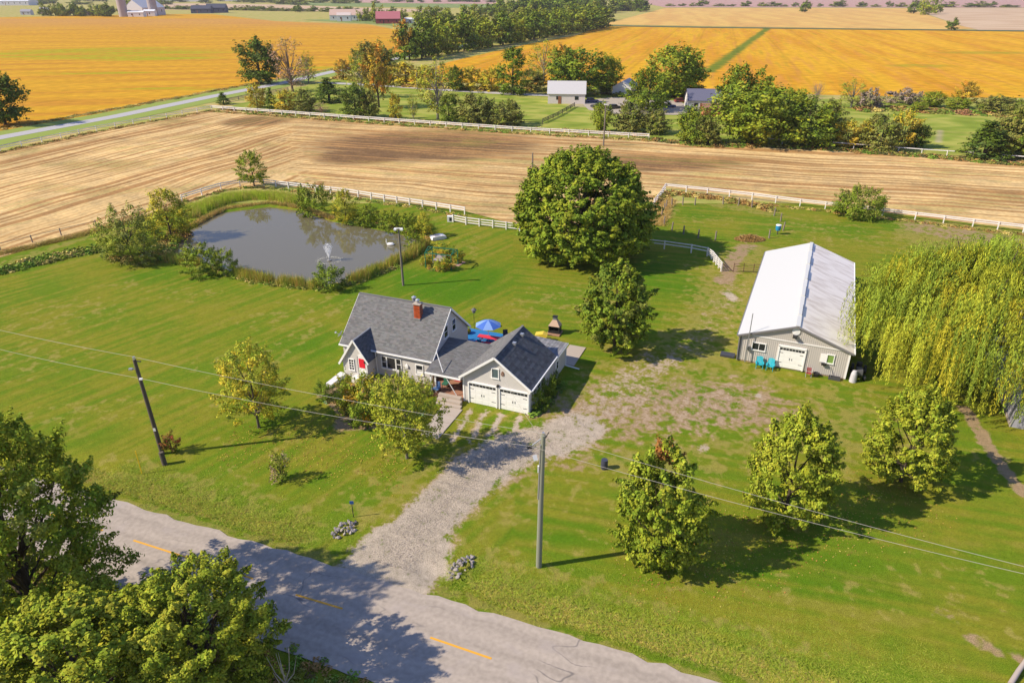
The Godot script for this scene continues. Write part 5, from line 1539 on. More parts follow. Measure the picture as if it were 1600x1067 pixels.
func build_yard_things() -> void:
	var U := Vector3.UP
	var wood := mat("pole_wood", Color(0.105, 0.085, 0.065), 0.95)
	var tan := mat("pole_pale", Color(0.24, 0.25, 0.19), 0.95)
	var white := mats["white_trim"] as Material
	var dark := mats["black_metal"] as Material
	var steel := mats["galvanised"] as Material
	# utility poles
	var lp := Vector3(-30.33, 0, -50.19)
	var o := thing("utility_pole", "dark brown utility pole at the left roadside with two wires", "utility pole", lp, 0.0, "roadside utility poles")
	var g := Geo.new()
	g.tube([Vector3(0, -0.2, 0), Vector3(-0.1, 4.5, 0), Vector3(-0.22, 9.25, 0)], [0.19, 0.165, 0.135], 12)
	part("pole", g.mesh(), wood, o)
	bx("insulator", Vector3(-0.22, 9.38, 0), Vector3(0.16, 0.26, 0.16), steel, o)
	trim(o, "bracket", Vector3(-0.2, 9.1, 0), Vector3(0.35, 9.15, 0.14), 0.08, 0.08, dark)
	trim(o, "lamp_arm", Vector3(-0.2, 8.3, 0), Vector3(-0.5, 8.5, 0.15), 0.05, 0.05, steel)
	bx("lamp_head", Vector3(-0.6, 8.46, 0.17), Vector3(0.3, 0.14, 0.2), steel, o)
	bx("insulator", Vector3(0.02, 7.55, 0.2), Vector3(0.24, 0.14, 0.16), white, o)
	bx("tag", Vector3(-0.03, 2.6, 0.165), Vector3(0.2, 0.3, 0.02), white, o)
	var mp := Vector3(1.87, 0, -36.88)
	o = thing("utility_pole", "grey green utility pole standing at the centre of the roadside lawn", "utility pole", mp, 0.0, "roadside utility poles")
	g = Geo.new()
	g.tube([Vector3(0, -0.2, 0), Vector3(0.03, 5.5, 0), Vector3(0.1, 10.95, 0)], [0.21, 0.18, 0.145], 14)
	part("pole", g.mesh(), tan, o)
	trim(o, "bracket", Vector3(0.15, 10.6, 0), Vector3(0.45, 11.2, 0), 0.05, 0.05, dark)
	trim(o, "bracket", Vector3(0.0, 10.7, 0), Vector3(-0.6, 10.25, 0.1), 0.07, 0.07, steel)
	bx("insulator", Vector3(-0.75, 10.12, 0.1), Vector3(0.3, 0.14, 0.14), dark, o)
	bx("insulator", Vector3(0.1, 11.05, 0), Vector3(0.14, 0.22, 0.14), steel, o)
	bx("tag", Vector3(-0.16, 8.4, 0.06), Vector3(0.12, 0.5, 0.14), white, o)
	trim(o, "conduit", Vector3(-0.17, 6.0, 0.1), Vector3(-0.08, 10.3, 0.1), 0.06, 0.06, steel)
	# wires
	var wm := mat("wire_pale", Color(0.46, 0.42, 0.36), 0.6)
	var rp := Vector3(33.0, 9.0, -25.0)
	var la := lp + Vector3(-0.22, 9.5, 0)
	var lb2 := lp + Vector3(0.05, 7.6, 0.2)
	var ma := mp + Vector3(0.1, 11.1, 0)
	var mb := mp + Vector3(-0.75, 10.2, 0.1)
	var off := Vector3(-31.4, 0.3, -11.8)
	var spans := [[la + off, la, 0.35, "upper power wire running off to the left of the dark pole"], [lb2 + off, lb2, 0.45, "lower wire running off to the left of the dark pole"], [la, ma, 0.3, "upper power wire between the dark pole and the centre pole"], [lb2, mb, 0.35, "lower wire between the dark pole and the centre pole"], [ma, rp, 0.35, "upper wire from the centre pole to the right edge"], [mb, rp + Vector3(-0.2, -0.1, 0.1), 0.4, "lower wire from the centre pole to the right edge"], [ma + Vector3(0, -0.5, 0), farm(3.4, 0.2, 5.0), 0.5, "thin service wire from the centre pole to the garage gable"]]
	for s in spans:
		g = Geo.new()
		var pts := []
		var rad := []
		for k in 17:
			var t := k / 16.0
			pts.append((s[0] as Vector3).lerp(s[1], t) - U * (4.0 * t * (1.0 - t) * s[2]))
			rad.append(0.0115 if s[2] < 0.48 else 0.008)
		g.tube(pts, rad, 5)
		tagged(part("power_wire", g.mesh(), wm), s[3], "wire", "power wires")
	# stub, marker, log
	o = thing("stub_post", "short brown stub post at the foot of the dark utility pole", "post", Vector3(-29.42, 0, -48.63))
	g = Geo.new()
	g.tube([Vector3(0, -0.1, 0), Vector3(-0.12, 1.2, -0.1)], [0.21, 0.2], 10)
	part("post", g.mesh(), wood, o)
	o = thing("marker_post", "thin yellow marker post in the left roadside grass", "marker post", Vector3(-30.79, 0, -47.4))
	bx("stake", Vector3(0, 1.15, 0), Vector3(0.07, 2.3, 0.05), mat("marker_yellow", Color(0.8, 0.55, 0.02), 0.6), o)
	o = thing("weathered_rail", "pale weathered log lying in the grass at the bottom right corner", "log", Vector3(29.69, 0, -28.22))
	g = Geo.new()
	g.tube([Vector3(-0.9, 0.16, 0.75), Vector3(0.0, 0.3, 0.0), Vector3(1.3, 0.5, -1.0)], [0.15, 0.14, 0.12], 10)
	part("log", g.mesh(), mat("log_grey", Color(0.42, 0.35, 0.3), 0.95), o)
	# light pole by the pond
	o = thing("lamp_pole", "grey wooden lamp pole with a white cross arm beside the pond", "lamp pole", Vector3(-14.78, 0, -88.94))
	g = Geo.new()
	g.tube([Vector3(0, -0.2, 0), Vector3(-0.1, 8.0, 0)], [0.17, 0.12], 10)
	part("pole", g.mesh(), mat("pole_grey", Color(0.2, 0.17, 0.14), 0.95), o)
	bx("cross_arm", Vector3(-0.1, 8.02, 0), Vector3(1.1, 0.14, 0.16), white, o)
	for s in [-1, 1]:
		bx("lamp_head", Vector3(-0.1 + s * 0.42, 7.9, 0.1), Vector3(0.36, 0.2, 0.34), white, o)
	for q in [["thin grey pole in front of the far white rail fence", Vector3(23.5, 0, -184.11), 10.2], ["short grey post standing in the stubble field", Vector3(4.62, 0, -159.48), 3.3], ["slender pole at the roadside behind the pasture", Vector3(-37.95, 0, -297.42), 6.5]]:
		o = thing("field_pole", q[0], "pole", q[1], 0.0, "poles behind the yard")
		g = Geo.new()
		g.tube([Vector3(0, -0.2, 0), Vector3(0, q[2], 0)], [0.2, 0.15], 8)
		part("pole", g.mesh(), mats["pole_grey"], o)
		if q[2] > 9.0:
			bx("cap", Vector3(0, q[2], 0), Vector3(0.9, 0.3, 0.3), white, o)
	# mailbox and stones by the drive
	o = thing("number_post", "slim dark post with a blue house number plate left of the drive", "sign post", Vector3(-12.1, 0, -42.01))
	bx("post", Vector3(0, 0.7, 0), Vector3(0.05, 1.4, 0.05), dark, o)
	bx("plate", Vector3(0, 1.42, 0.03), Vector3(0.3, 0.28, 0.02), mat("plate_blue", Color(0.03, 0.1, 0.35), 0.5), o)
	var stones := vmat("field_stone", 0.9, 0.2)
	for q in [["rough grey stones heaped over the culvert right of the drive", Vector3(-3.48, 0, -36.82), 0.62, 1.25, 0.5, 42], ["pale stones heaped over the culvert left of the drive", Vector3(-12.53, 0, -40.59), 0.8, 1.3, 0.32, 46]]:
		o = thing("stone_heap", q[0], "stone heap", q[1], -0.6, "culvert stones")
		for k in q[5]:
			var sg := Geo.new()
			var e := rng.randf_range(0.7, 1.2)
			var r := rng.randf_range(0.07, 0.16)
			var prof := [Vector2(0.01, -r * 0.7), Vector2(r * 0.8, -r * 0.4), Vector2(r, 0.05), Vector2(r * 0.65, r * 0.5), Vector2(0.01, r * 0.62)]
			sg.lathe(Vector3.ZERO, prof, 6, Color(0.36 * e, 0.32 * e, 0.3 * e))
			var st := part("stone", sg.mesh(), stones, o)
			var a := rng.randf() * TAU
			var f := sqrt(rng.randf())
			st.transform = Transform3D(Basis.from_euler(Vector3(rng.randf(), rng.randf() * 6.0, rng.randf())) * Basis.from_scale(Vector3(1.2, 0.9, 0.9)), Vector3(cos(a) * f * q[2], (1.0 - f) * q[4] + 0.03, sin(a) * f * q[3]))
	o = thing("bent_sign", "small white sign card beside the centre utility pole", "sign", Vector3(1.96, 0, -48.81))
	bx("stake", Vector3(0, 0.3, 0), Vector3(0.04, 0.6, 0.04), steel, o)
	bx("card", Vector3(0, 0.6, 0.03), Vector3(0.36, 0.5, 0.02), white, o, Vector3(-0.5, 0.3, 0.1))
	o = thing("dark_barrel", "dark barrel beside the left foreground maple on the gravel", "barrel", Vector3(7.74, 0, -48.1))
	g = Geo.new()
	g.lathe(Vector3.ZERO, [Vector2(0.26, 0), Vector2(0.3, 0.3), Vector2(0.3, 0.6), Vector2(0.27, 0.9), Vector2(0.01, 0.9)], 16)
	part("drum", g.mesh(), mat("drum_navy", Color(0.05, 0.055, 0.09), 0.5), o)
	# patio behind the breezeway
	var pt := thing("patio_mat", "bright blue patio deck behind the house", "patio deck", farm(-4.2, 12.9), -FARM_YAW)
	var blue := mat("deck_blue", Color(0.015, 0.17, 0.42), 0.8)
	for k in 14:
		bx("board", Vector3(0, 0.06, -1.95 + k * 0.3), Vector3(7.4, 0.12, 0.285), blue, pt)
	var pk := thing("picnic_table", "red picnic table on the blue patio deck", "picnic table", farm(-2.6, 12.2, 0.12), -FARM_YAW + 0.06)
	var rd := mat("table_red", Color(0.72, 0.04, 0.075), 0.6)
	for k in 5:
		bx("plank", Vector3(0, 0.76, -0.32 + k * 0.16), Vector3(2.5, 0.045, 0.148), rd, pk)
	for s in [-1, 1]:
		for k in 2:
			bx("bench_plank", Vector3(0, 0.45, s * (0.72 + k * 0.16)), Vector3(2.5, 0.045, 0.148), rd, pk)
		bx("cross_beam", Vector3(s * 0.85, 0.4, 0), Vector3(0.05, 0.1, 1.7), rd, pk)
		for q in [-1, 1]:
			bx("leg", Vector3(s * 0.92, 0.37, q * 0.45), Vector3(0.05, 0.82, 0.1), rd, pk, Vector3(-q * 0.42, 0, 0))
	var pu := thing("patio_umbrella", "blue and pale blue striped sun umbrella over the red picnic table", "umbrella", farm(-2.75, 12.5, 0.12), -FARM_YAW)
	g = Geo.new()
	g.tube([Vector3(0, 0, 0), Vector3(0, 2.75, 0)], [0.025, 0.025], 8)
	part("pole", g.mesh(), steel, pu)
	for k in 8:
		g = Geo.new()
		var a := TAU * k / 8.0
		var b := TAU * (k + 1) / 8.0
		var p0 := Vector3(0, 2.72, 0)
		for q in 4:
			var f0 := q / 4.0
			var f1 := (q + 1) / 4.0
			var pa0 := Vector3(cos(a), 0, sin(a)) * 1.5 * f0 + U * (2.72 - 0.62 * pow(f0, 1.4))
			var pb0 := Vector3(cos(b), 0, sin(b)) * 1.5 * f0 + U * (2.72 - 0.62 * pow(f0, 1.4))
			var pa1 := Vector3(cos(a), 0, sin(a)) * 1.5 * f1 + U * (2.72 - 0.62 * pow(f1, 1.4))
			var pb1 := Vector3(cos(b), 0, sin(b)) * 1.5 * f1 + U * (2.72 - 0.62 * pow(f1, 1.4))
			g.quad(pb0, pa0, pa1, pb1)
		part("canopy_panel", g.mesh(), mat("canopy_blue", Color(0.05, 0.14, 0.5), 0.8) if k % 2 == 0 else mat("canopy_pale", Color(0.2, 0.33, 0.66), 0.8), pu)
	for k in 8:
		trim(pu, "rib", Vector3(0, 2.66, 0), Vector3(cos(TAU * k / 8.0) * 1.48, 2.06, sin(TAU * k / 8.0) * 1.48), 0.02, 0.02, steel)
	for q in [["navy patio chair left of the picnic table on the blue deck", -5.4, 11.6, 0.6], ["blue patio chair in front of the picnic table on the deck", -3.0, 10.9, 2.6], ["dark patio chair behind the picnic table under the umbrella", -1.2, 13.9, 0.2]]:
		var pc := thing("patio_chair", q[0], "chair", farm(q[1], q[2], 0.12), q[3], "patio chairs")
		var cm: Material = blue if q[3] > 2 else mat("chair_navy", Color(0.02, 0.03, 0.07), 0.6)
		bx("seat", Vector3(0, 0.42, 0), Vector3(0.55, 0.05, 0.52), cm, pc)
		bx("backrest", Vector3(0, 0.75, -0.27), Vector3(0.55, 0.62, 0.05), cm, pc, Vector3(-0.18, 0, 0))
		for s in [-1, 1]:
			bx("arm", Vector3(s * 0.29, 0.62, 0), Vector3(0.05, 0.04, 0.5), cm, pc)
			for z in [-0.22, 0.22]:
				bx("leg", Vector3(s * 0.25, 0.2, z), Vector3(0.05, 0.42, 0.05), cm, pc)
	# planters
	for q in [["orange flowers in a dark tub at the left of the patio deck", -7.3, 13.0, Color(0.75, 0.1, 0.02), 0.55], ["yellow flowers in a tub beside the orange flowers", -5.9, 13.6, Color(0.5, 0.36, 0.03), 0.42]]:
		var fp := thing("flower_tub", q[0], "flower tub", farm(q[1], q[2]), 0.0, "patio flower tubs")
		g = Geo.new()
		g.lathe(Vector3.ZERO, [Vector2(0.28, 0), Vector2(0.38, 0.5), Vector2(0.33, 0.5), Vector2(0.3, 0.42), Vector2(0.01, 0.42)], 16)
		part("pot", g.mesh(), mat("pot_brown", Color(0.2, 0.07, 0.03), 0.7), fp)
		g = Geo.new()
		for k in 420:
			var d := rnd3()
			d.y = absf(d.y)
			var col: Color = q[3]
			if k % 3 == 0:
				col = Color(0.06, 0.12, 0.02)
			g.leaf(Vector3(d.x, d.y * 0.8 + 0.75, d.z) * q[4] + Vector3(0, 0.1, 0), (d + rnd3() * 0.4).normalized(), d.cross(rnd3()).normalized(), 0.07, 0.05, col * rng.randf_range(0.7, 1.2))
		part("blossoms", g.mesh(), leaf_mat(), fp)
	o = thing("bird_feeder", "bird feeder hanging on a thin pole behind the patio", "bird feeder", farm(-5.8, 15.3))
	trim(o, "pole", Vector3.ZERO, Vector3(0, 2.3, 0), 0.05, 0.05, dark)
	g = Geo.new()
	g.lathe(Vector3(0, 2.1, 0), [Vector2(0.2, 0), Vector2(0.2, 0.3), Vector2(0.34, 0.32), Vector2(0.02, 0.6)], 10)
	part("house", g.mesh(), mat("feeder_grey", Color(0.12, 0.12, 0.12), 0.7), o)
	# outdoor fireplace
	o = thing("garden_fireplace", "free standing garden fireplace with a tan hood on the lawn", "fireplace", Vector3(5.02, 0, -74.2), -0.35)
	bx("hearth", Vector3(0, 0.07, 0.15), Vector3(1.6, 0.14, 1.5), mat("hearth_brown", Color(0.36, 0.2, 0.12), 0.9), o)
	bx("firebox_base", Vector3(0, 0.27, 0), Vector3(1.35, 0.26, 1.0), dark, o)
	bx("firebox_back", Vector3(0, 0.68, -0.44), Vector3(1.3, 0.56, 0.08), dark, o)
	for s in [-1, 1]:
		bx("firebox_post", Vector3(s * 0.6, 0.68, 0.4), Vector3(0.1, 0.56, 0.1), dark, o)
		bx("firebox_side", Vector3(s * 0.62, 0.68, -0.1), Vector3(0.06, 0.56, 0.8), dark, o)
	bx("lintel", Vector3(0, 0.98, 0), Vector3(1.38, 0.08, 1.04), dark, o)
	g = Geo.new()
	for k in 4:
		var c0 := [Vector3(-0.69, 1.02, 0.52), Vector3(0.69, 1.02, 0.52), Vector3(0.69, 1.02, -0.52), Vector3(-0.69, 1.02, -0.52)]
		var c1 := [Vector3(-0.24, 1.75, 0.2), Vector3(0.24, 1.75, 0.2), Vector3(0.24, 1.75, -0.2), Vector3(-0.24, 1.75, -0.2)]
		g.quad(c0[k], c0[(k + 1) % 4], c1[(k + 1) % 4], c1[k])
	part("hood", g.mesh(), mat("hood_tan", Color(0.52, 0.36, 0.26), 0.85), o)
	bx("flue", Vector3(0, 1.9, 0), Vector3(0.44, 0.3, 0.4), mat("flue_grey", Color(0.16, 0.18, 0.2), 0.6), o)
	bx("flue_cap", Vector3(0, 2.12, 0), Vector3(0.58, 0.06, 0.52), dark, o)
	# yellow barrow behind the garage
	o = thing("yellow_barrow", "yellow tub on wheels behind the garage roof", "barrow", farm(2.75, 15.0), -0.2)
	g = Geo.new()
	extrude(g, [Vector2(-0.45, 0.3), Vector2(0.45, 0.3), Vector2(0.7, 0.95), Vector2(0.2, 1.15), Vector2(-0.7, 0.95)], Vector3(0, 0, 0.45), Vector3.RIGHT, U, Vector3(0, 0, -0.9))
	part("tub", g.mesh(), mat("tub_yellow", Color(0.72, 0.52, 0.05), 0.5), o)
	for s in [-1, 1]:
		trim(o, "leg", Vector3(s * 0.35, 0, 0.3), Vector3(s * 0.3, 0.34, 0.3), 0.05, 0.05, dark)
		trim(o, "handle", Vector3(0.5, 0.7, s * 0.35), Vector3(1.2, 0.75, s * 0.35), 0.05, 0.05, dark)
	bx("wheel", Vector3(-0.5, 0.2, 0), Vector3(0.4, 0.4, 0.12), dark, o)
	# garden bed with its green frame
	o = thing("garden_pergola", "green painted metal garden frame over the round flower bed", "pergola", Vector3(-10.23, 0, -96.35), -0.3)
	var gm := mat("frame_green", Color(0.015, 0.15, 0.08), 0.5)
	var cs := [Vector3(-2.0, 0, 1.2), Vector3(2.0, 0, 1.2), Vector3(2.0, 0, -1.4), Vector3(-2.0, 0, -1.4)]
	for k in 4:
		trim(o, "post", cs[k], cs[k] + U * 2.25, 0.11, 0.11, gm)
		trim(o, "beam", cs[k] + U * 2.25, cs[(k + 1) % 4] + U * 2.25, 0.1, 0.12, gm)
	trim(o, "ridge_beam", Vector3(-2.0, 2.75, -0.1), Vector3(2.0, 2.75, -0.1), 0.09, 0.09, gm)
	for s in [-2.0, 2.0]:
		trim(o, "rafter", Vector3(s, 2.25, 1.2), Vector3(s, 2.75, -0.1), 0.08, 0.08, gm)
		trim(o, "rafter", Vector3(s, 2.25, -1.4), Vector3(s, 2.75, -0.1), 0.08, 0.08, gm)
	o = thing("timber_glider", "grey timber glider seat under the green frame", "garden seat", Vector3(-10.72, 0, -97.68), -0.4)
	for k in 5:
		bx("slat", Vector3(0, 0.5, -0.3 + k * 0.15), Vector3(1.7, 0.04, 0.13), mat("seat_grey", Color(0.42, 0.36, 0.38), 0.8), o)
		bx("back_slat", Vector3(0, 0.6 + k * 0.12, -0.42 - k * 0.03), Vector3(1.7, 0.1, 0.03), mats["seat_grey"], o)
	for s in [-1, 1]:
		for z in [-0.35, 0.3]:
			bx("leg", Vector3(s * 0.8, 0.25, z), Vector3(0.08, 0.5, 0.08), mats["seat_grey"], o)
	o = thing("stone_path", "short reddish stepping stones right of the flower bed", "stepping stones", Vector3(-7.88, 0, -97.41), -0.5)
	for k in 6:
		bx("stone", Vector3((k % 2) * 0.8 - 0.4 + rng.randf_range(-0.1, 0.1), 0.04, (k / 2) * 0.7 - 0.7), Vector3(0.7, 0.08, 0.55), mat("paver_red", Color(0.4, 0.24, 0.2), 0.9), o, Vector3(0, rng.randf_range(-0.2, 0.2), 0))
	# pond things
	o = thing("pond_fountain", "small white fountain spraying from a float in the pond", "fountain", Vector3(-27.28, 0, -99.33) + Vector3(0, -0.2, 0))
	g = Geo.new()
	g.lathe(Vector3.ZERO, [Vector2(0.35, 0), Vector2(0.35, 0.12), Vector2(0.1, 0.16), Vector2(0.07, 0.3), Vector2(0.01, 0.3)], 14)
	part("float", g.mesh(), mat("float_grey", Color(0.25, 0.25, 0.25), 0.6), o)
	g = Geo.new()
	for k in 2200:
		var a := rng.randf() * TAU
		var sp := sqrt(rng.randf())
		var t := pow(rng.randf(), 0.8)
		var p := Vector3(cos(a) * sp * 0.75 * t, 0.28 + 2.5 * t * (1.0 - 0.25 * sp * sp), sin(a) * sp * 0.75 * t)
		if p.y > 0.02:
			var d := rnd3()
			g.leaf(p, d, d.cross(U).normalized(), rng.randf_range(0.02, 0.05), rng.randf_range(0.012, 0.025), Color(0.92, 0.93, 0.95))
	var spray := part("spray", g.mesh(), vmat("spray_white", 0.4), o)
	tagged(spray, "", "", "", "stuff")
	var foam := Geo.new()
	for k in 420:
		var a := rng.randf() * TAU
		var r := 1.35 + rng.randf_range(-0.5, 0.6) * rng.randf()
		var p := Vector3(cos(a) * r * 1.2, 0.012 + 0.004 * rng.randf(), sin(a) * r * 1.1)
		foam.leaf(p, U, Vector3(cos(a + 1.5), 0, sin(a + 1.5)), rng.randf_range(0.03, 0.1), rng.randf_range(0.015, 0.04), Color(0.62, 0.6, 0.5))
	tagged(part("ripple_foam", foam.mesh(), vmat("spray_white", 0.4), o), "", "", "", "stuff")
	o = thing("swan_float", "white swan decoy floating at the pond's right side", "swan decoy", Vector3(-19.22, 0, -106.41) + Vector3(0, -0.2, 0))
	g = Geo.new()
	g.lathe(Vector3.ZERO, [Vector2(0.01, -0.05), Vector2(0.34, 0.0), Vector2(0.42, 0.18), Vector2(0.25, 0.38), Vector2(0.01, 0.42)], 14)
	part("body", g.mesh(), white, o).scale = Vector3(1.5, 1, 0.85)
	g = Geo.new()
	g.tube([Vector3(-0.5, 0.25, 0), Vector3(-0.68, 0.6, 0), Vector3(-0.55, 0.9, 0), Vector3(-0.72, 0.98, 0)], [0.1, 0.07, 0.07, 0.09], 8)
	part("neck", g.mesh(), white, o)
	o = thing("paddle_boat", "white upturned paddle boat on the grass right of the pond", "boat", Vector3(-11.97, 0, -108.96), 0.5)
	g = Geo.new()
	extrude(g, [Vector2(-1.25, 0.1), Vector2(-0.9, 0.0), Vector2(0.9, 0.0), Vector2(1.3, 0.15), Vector2(1.15, 0.5), Vector2(0.5, 0.62), Vector2(-1.1, 0.55)], Vector3(0, 0, 0.7), Vector3.RIGHT, U, Vector3(0, 0, -1.4))
	part("hull", g.mesh(), mat("hull_white", Color(0.74, 0.72, 0.74), 0.5), o)
	for s in [-0.3, 0.3]:
		bx("seat_well", Vector3(-0.2, 0.63, s), Vector3(0.9, 0.06, 0.42), mat("well_grey", Color(0.35, 0.34, 0.37), 0.6), o)
	o = thing("pump_box", "white pump box with a dark opening beside the fence gate", "pump box", Vector3(-10.76, 0, -118.4))
	bx("case", Vector3(0, 0.5, 0), Vector3(0.9, 1.0, 0.7), white, o)
	bx("opening", Vector3(0.12, 0.5, 0.36), Vector3(0.4, 0.6, 0.03), dark, o)
	o = thing("feed_barrel", "blue barrel with a white lid on a post in the paddock", "barrel", Vector3(43.62, 0, -111.28))
	bx("post", Vector3(0, 0.35, 0), Vector3(0.14, 0.7, 0.14), wood, o)
	g = Geo.new()
	g.lathe(Vector3(0, 0.7, 0), [Vector2(0.01, 0), Vector2(0.36, 0), Vector2(0.42, 0.45), Vector2(0.4, 0.85)], 16)
	part("drum", g.mesh(), mat("drum_blue", Color(0.02, 0.25, 0.5), 0.5), o)
	g = Geo.new()
	g.lathe(Vector3(0, 1.5, 0), [Vector2(0.44, 0), Vector2(0.44, 0.1), Vector2(0.01, 0.22)], 16)
	part("lid", g.mesh(), white, o)
	o = thing("straw_heap", "low heap of rusty straw and manure in the paddock", "straw heap", Vector3(38.3, 0, -108.63))
	g = Geo.new()
	for k in 2600:
		var a := rng.randf() * TAU
		var f := sqrt(rng.randf())
		var p := Vector3(cos(a) * f * 2.5, 0.85 * pow(maxf(0.0, 1.0 - f), 0.8) * rng.randf_range(0.6, 1.05), sin(a) * f * 1.5)
		var d := (rnd3() + U).normalized()
		var e := rng.randf_range(0.6, 1.2)
		g.leaf(p, d, d.cross(rnd3()).normalized(), rng.randf_range(0.1, 0.25), 0.05, Color(0.42 * e, 0.26 * e, 0.09 * e))
	part("straw", g.mesh(), leaf_mat(), o)
	# plastic tunnel house at the right edge
	o = thing("tunnel_greenhouse", "plastic covered tunnel greenhouse at the right edge beyond the willow", "greenhouse", Vector3(45.78, 0, -54.27) + Vector3(3.75, 0, 1.5), -0.42)
	var film := mat("film", Color(0.36, 0.35, 0.4), 0.4)
	film.metallic_specular = 0.6
	film.normal_enabled = true
	film.normal_texture = bump_tex(512, 0.02, 3.0)
	film.uv1_scale = Vector3(1, 6, 1)
	g = Geo.new()
	var segs := 18
	for k in segs:
		var a := PI * k / segs
		var b := PI * (k + 1) / segs
		for q in 16:
			var z0 := -q * 1.3
			var z1 := z0 - 1.3
			var w0 := 0.05 * sin(q * 2.1 + k)
			g.quad(Vector3(cos(b) * 4.0, sin(b) * 3.9, z0), Vector3(cos(a) * 4.0, sin(a) * 3.9, z0), Vector3(cos(a) * 4.0, sin(a) * 3.9, z1), Vector3(cos(b) * 4.0, sin(b) * 3.9, z1), Color.WHITE, Vector2(k, q) * 0.2, Vector2(k + 1, q) * 0.2, Vector2(k + 1, q + 1) * 0.2, Vector2(k, q + 1) * 0.2)
		g.tri(Vector3(0, 0.02, 0), Vector3(cos(a) * 4.0, sin(a) * 3.9, 0), Vector3(cos(b) * 4.0, sin(b) * 3.9, 0))
	part("film_cover", g.mesh(), film, o)
	for q in 9:
		g = Geo.new()
		var pts := []
		var rad := []
		for k in 17:
			var a := PI * k / 16.0
			pts.append(Vector3(cos(a) * 4.03, sin(a) * 3.93, -q * 2.6 + 0.02))
			rad.append(0.05)
		g.tube(pts, rad, 6)
		part("hoop", g.mesh(), steel, o)
	for s in [-1, 1]:
		trim(o, "base_rail", Vector3(s * 4.05, 0.15, 0.05), Vector3(s * 4.05, 0.15, -20.8), 0.08, 0.25, mats["log_grey"])
	# porch chairs in the breezeway
	for q in [["green porch chair inside the breezeway opening", -2.5, -1.1, Color(0.03, 0.14, 0.09)], ["blue cushion chair just inside the porch posts", -2.9, 0.05, Color(0.12, 0.24, 0.5)]]:
		var pc := thing("porch_chair", q[0], "chair", farm(q[1], -q[2], 0.4), -FARM_YAW, "porch chairs")
		var cm := mat("porch_%s" % (q[3] as Color).to_html(false), q[3], 0.7)
		bx("seat", Vector3(0, 0.42, 0), Vector3(0.6, 0.12, 0.55), cm, pc)
		bx("backrest", Vector3(0, 0.75, -0.28), Vector3(0.6, 0.6, 0.08), cm, pc)
		for s in [-1, 1]:
			for z in [-0.22, 0.22]:
				bx("leg", Vector3(s * 0.26, 0.18, z), Vector3(0.05, 0.36, 0.05), dark, pc)


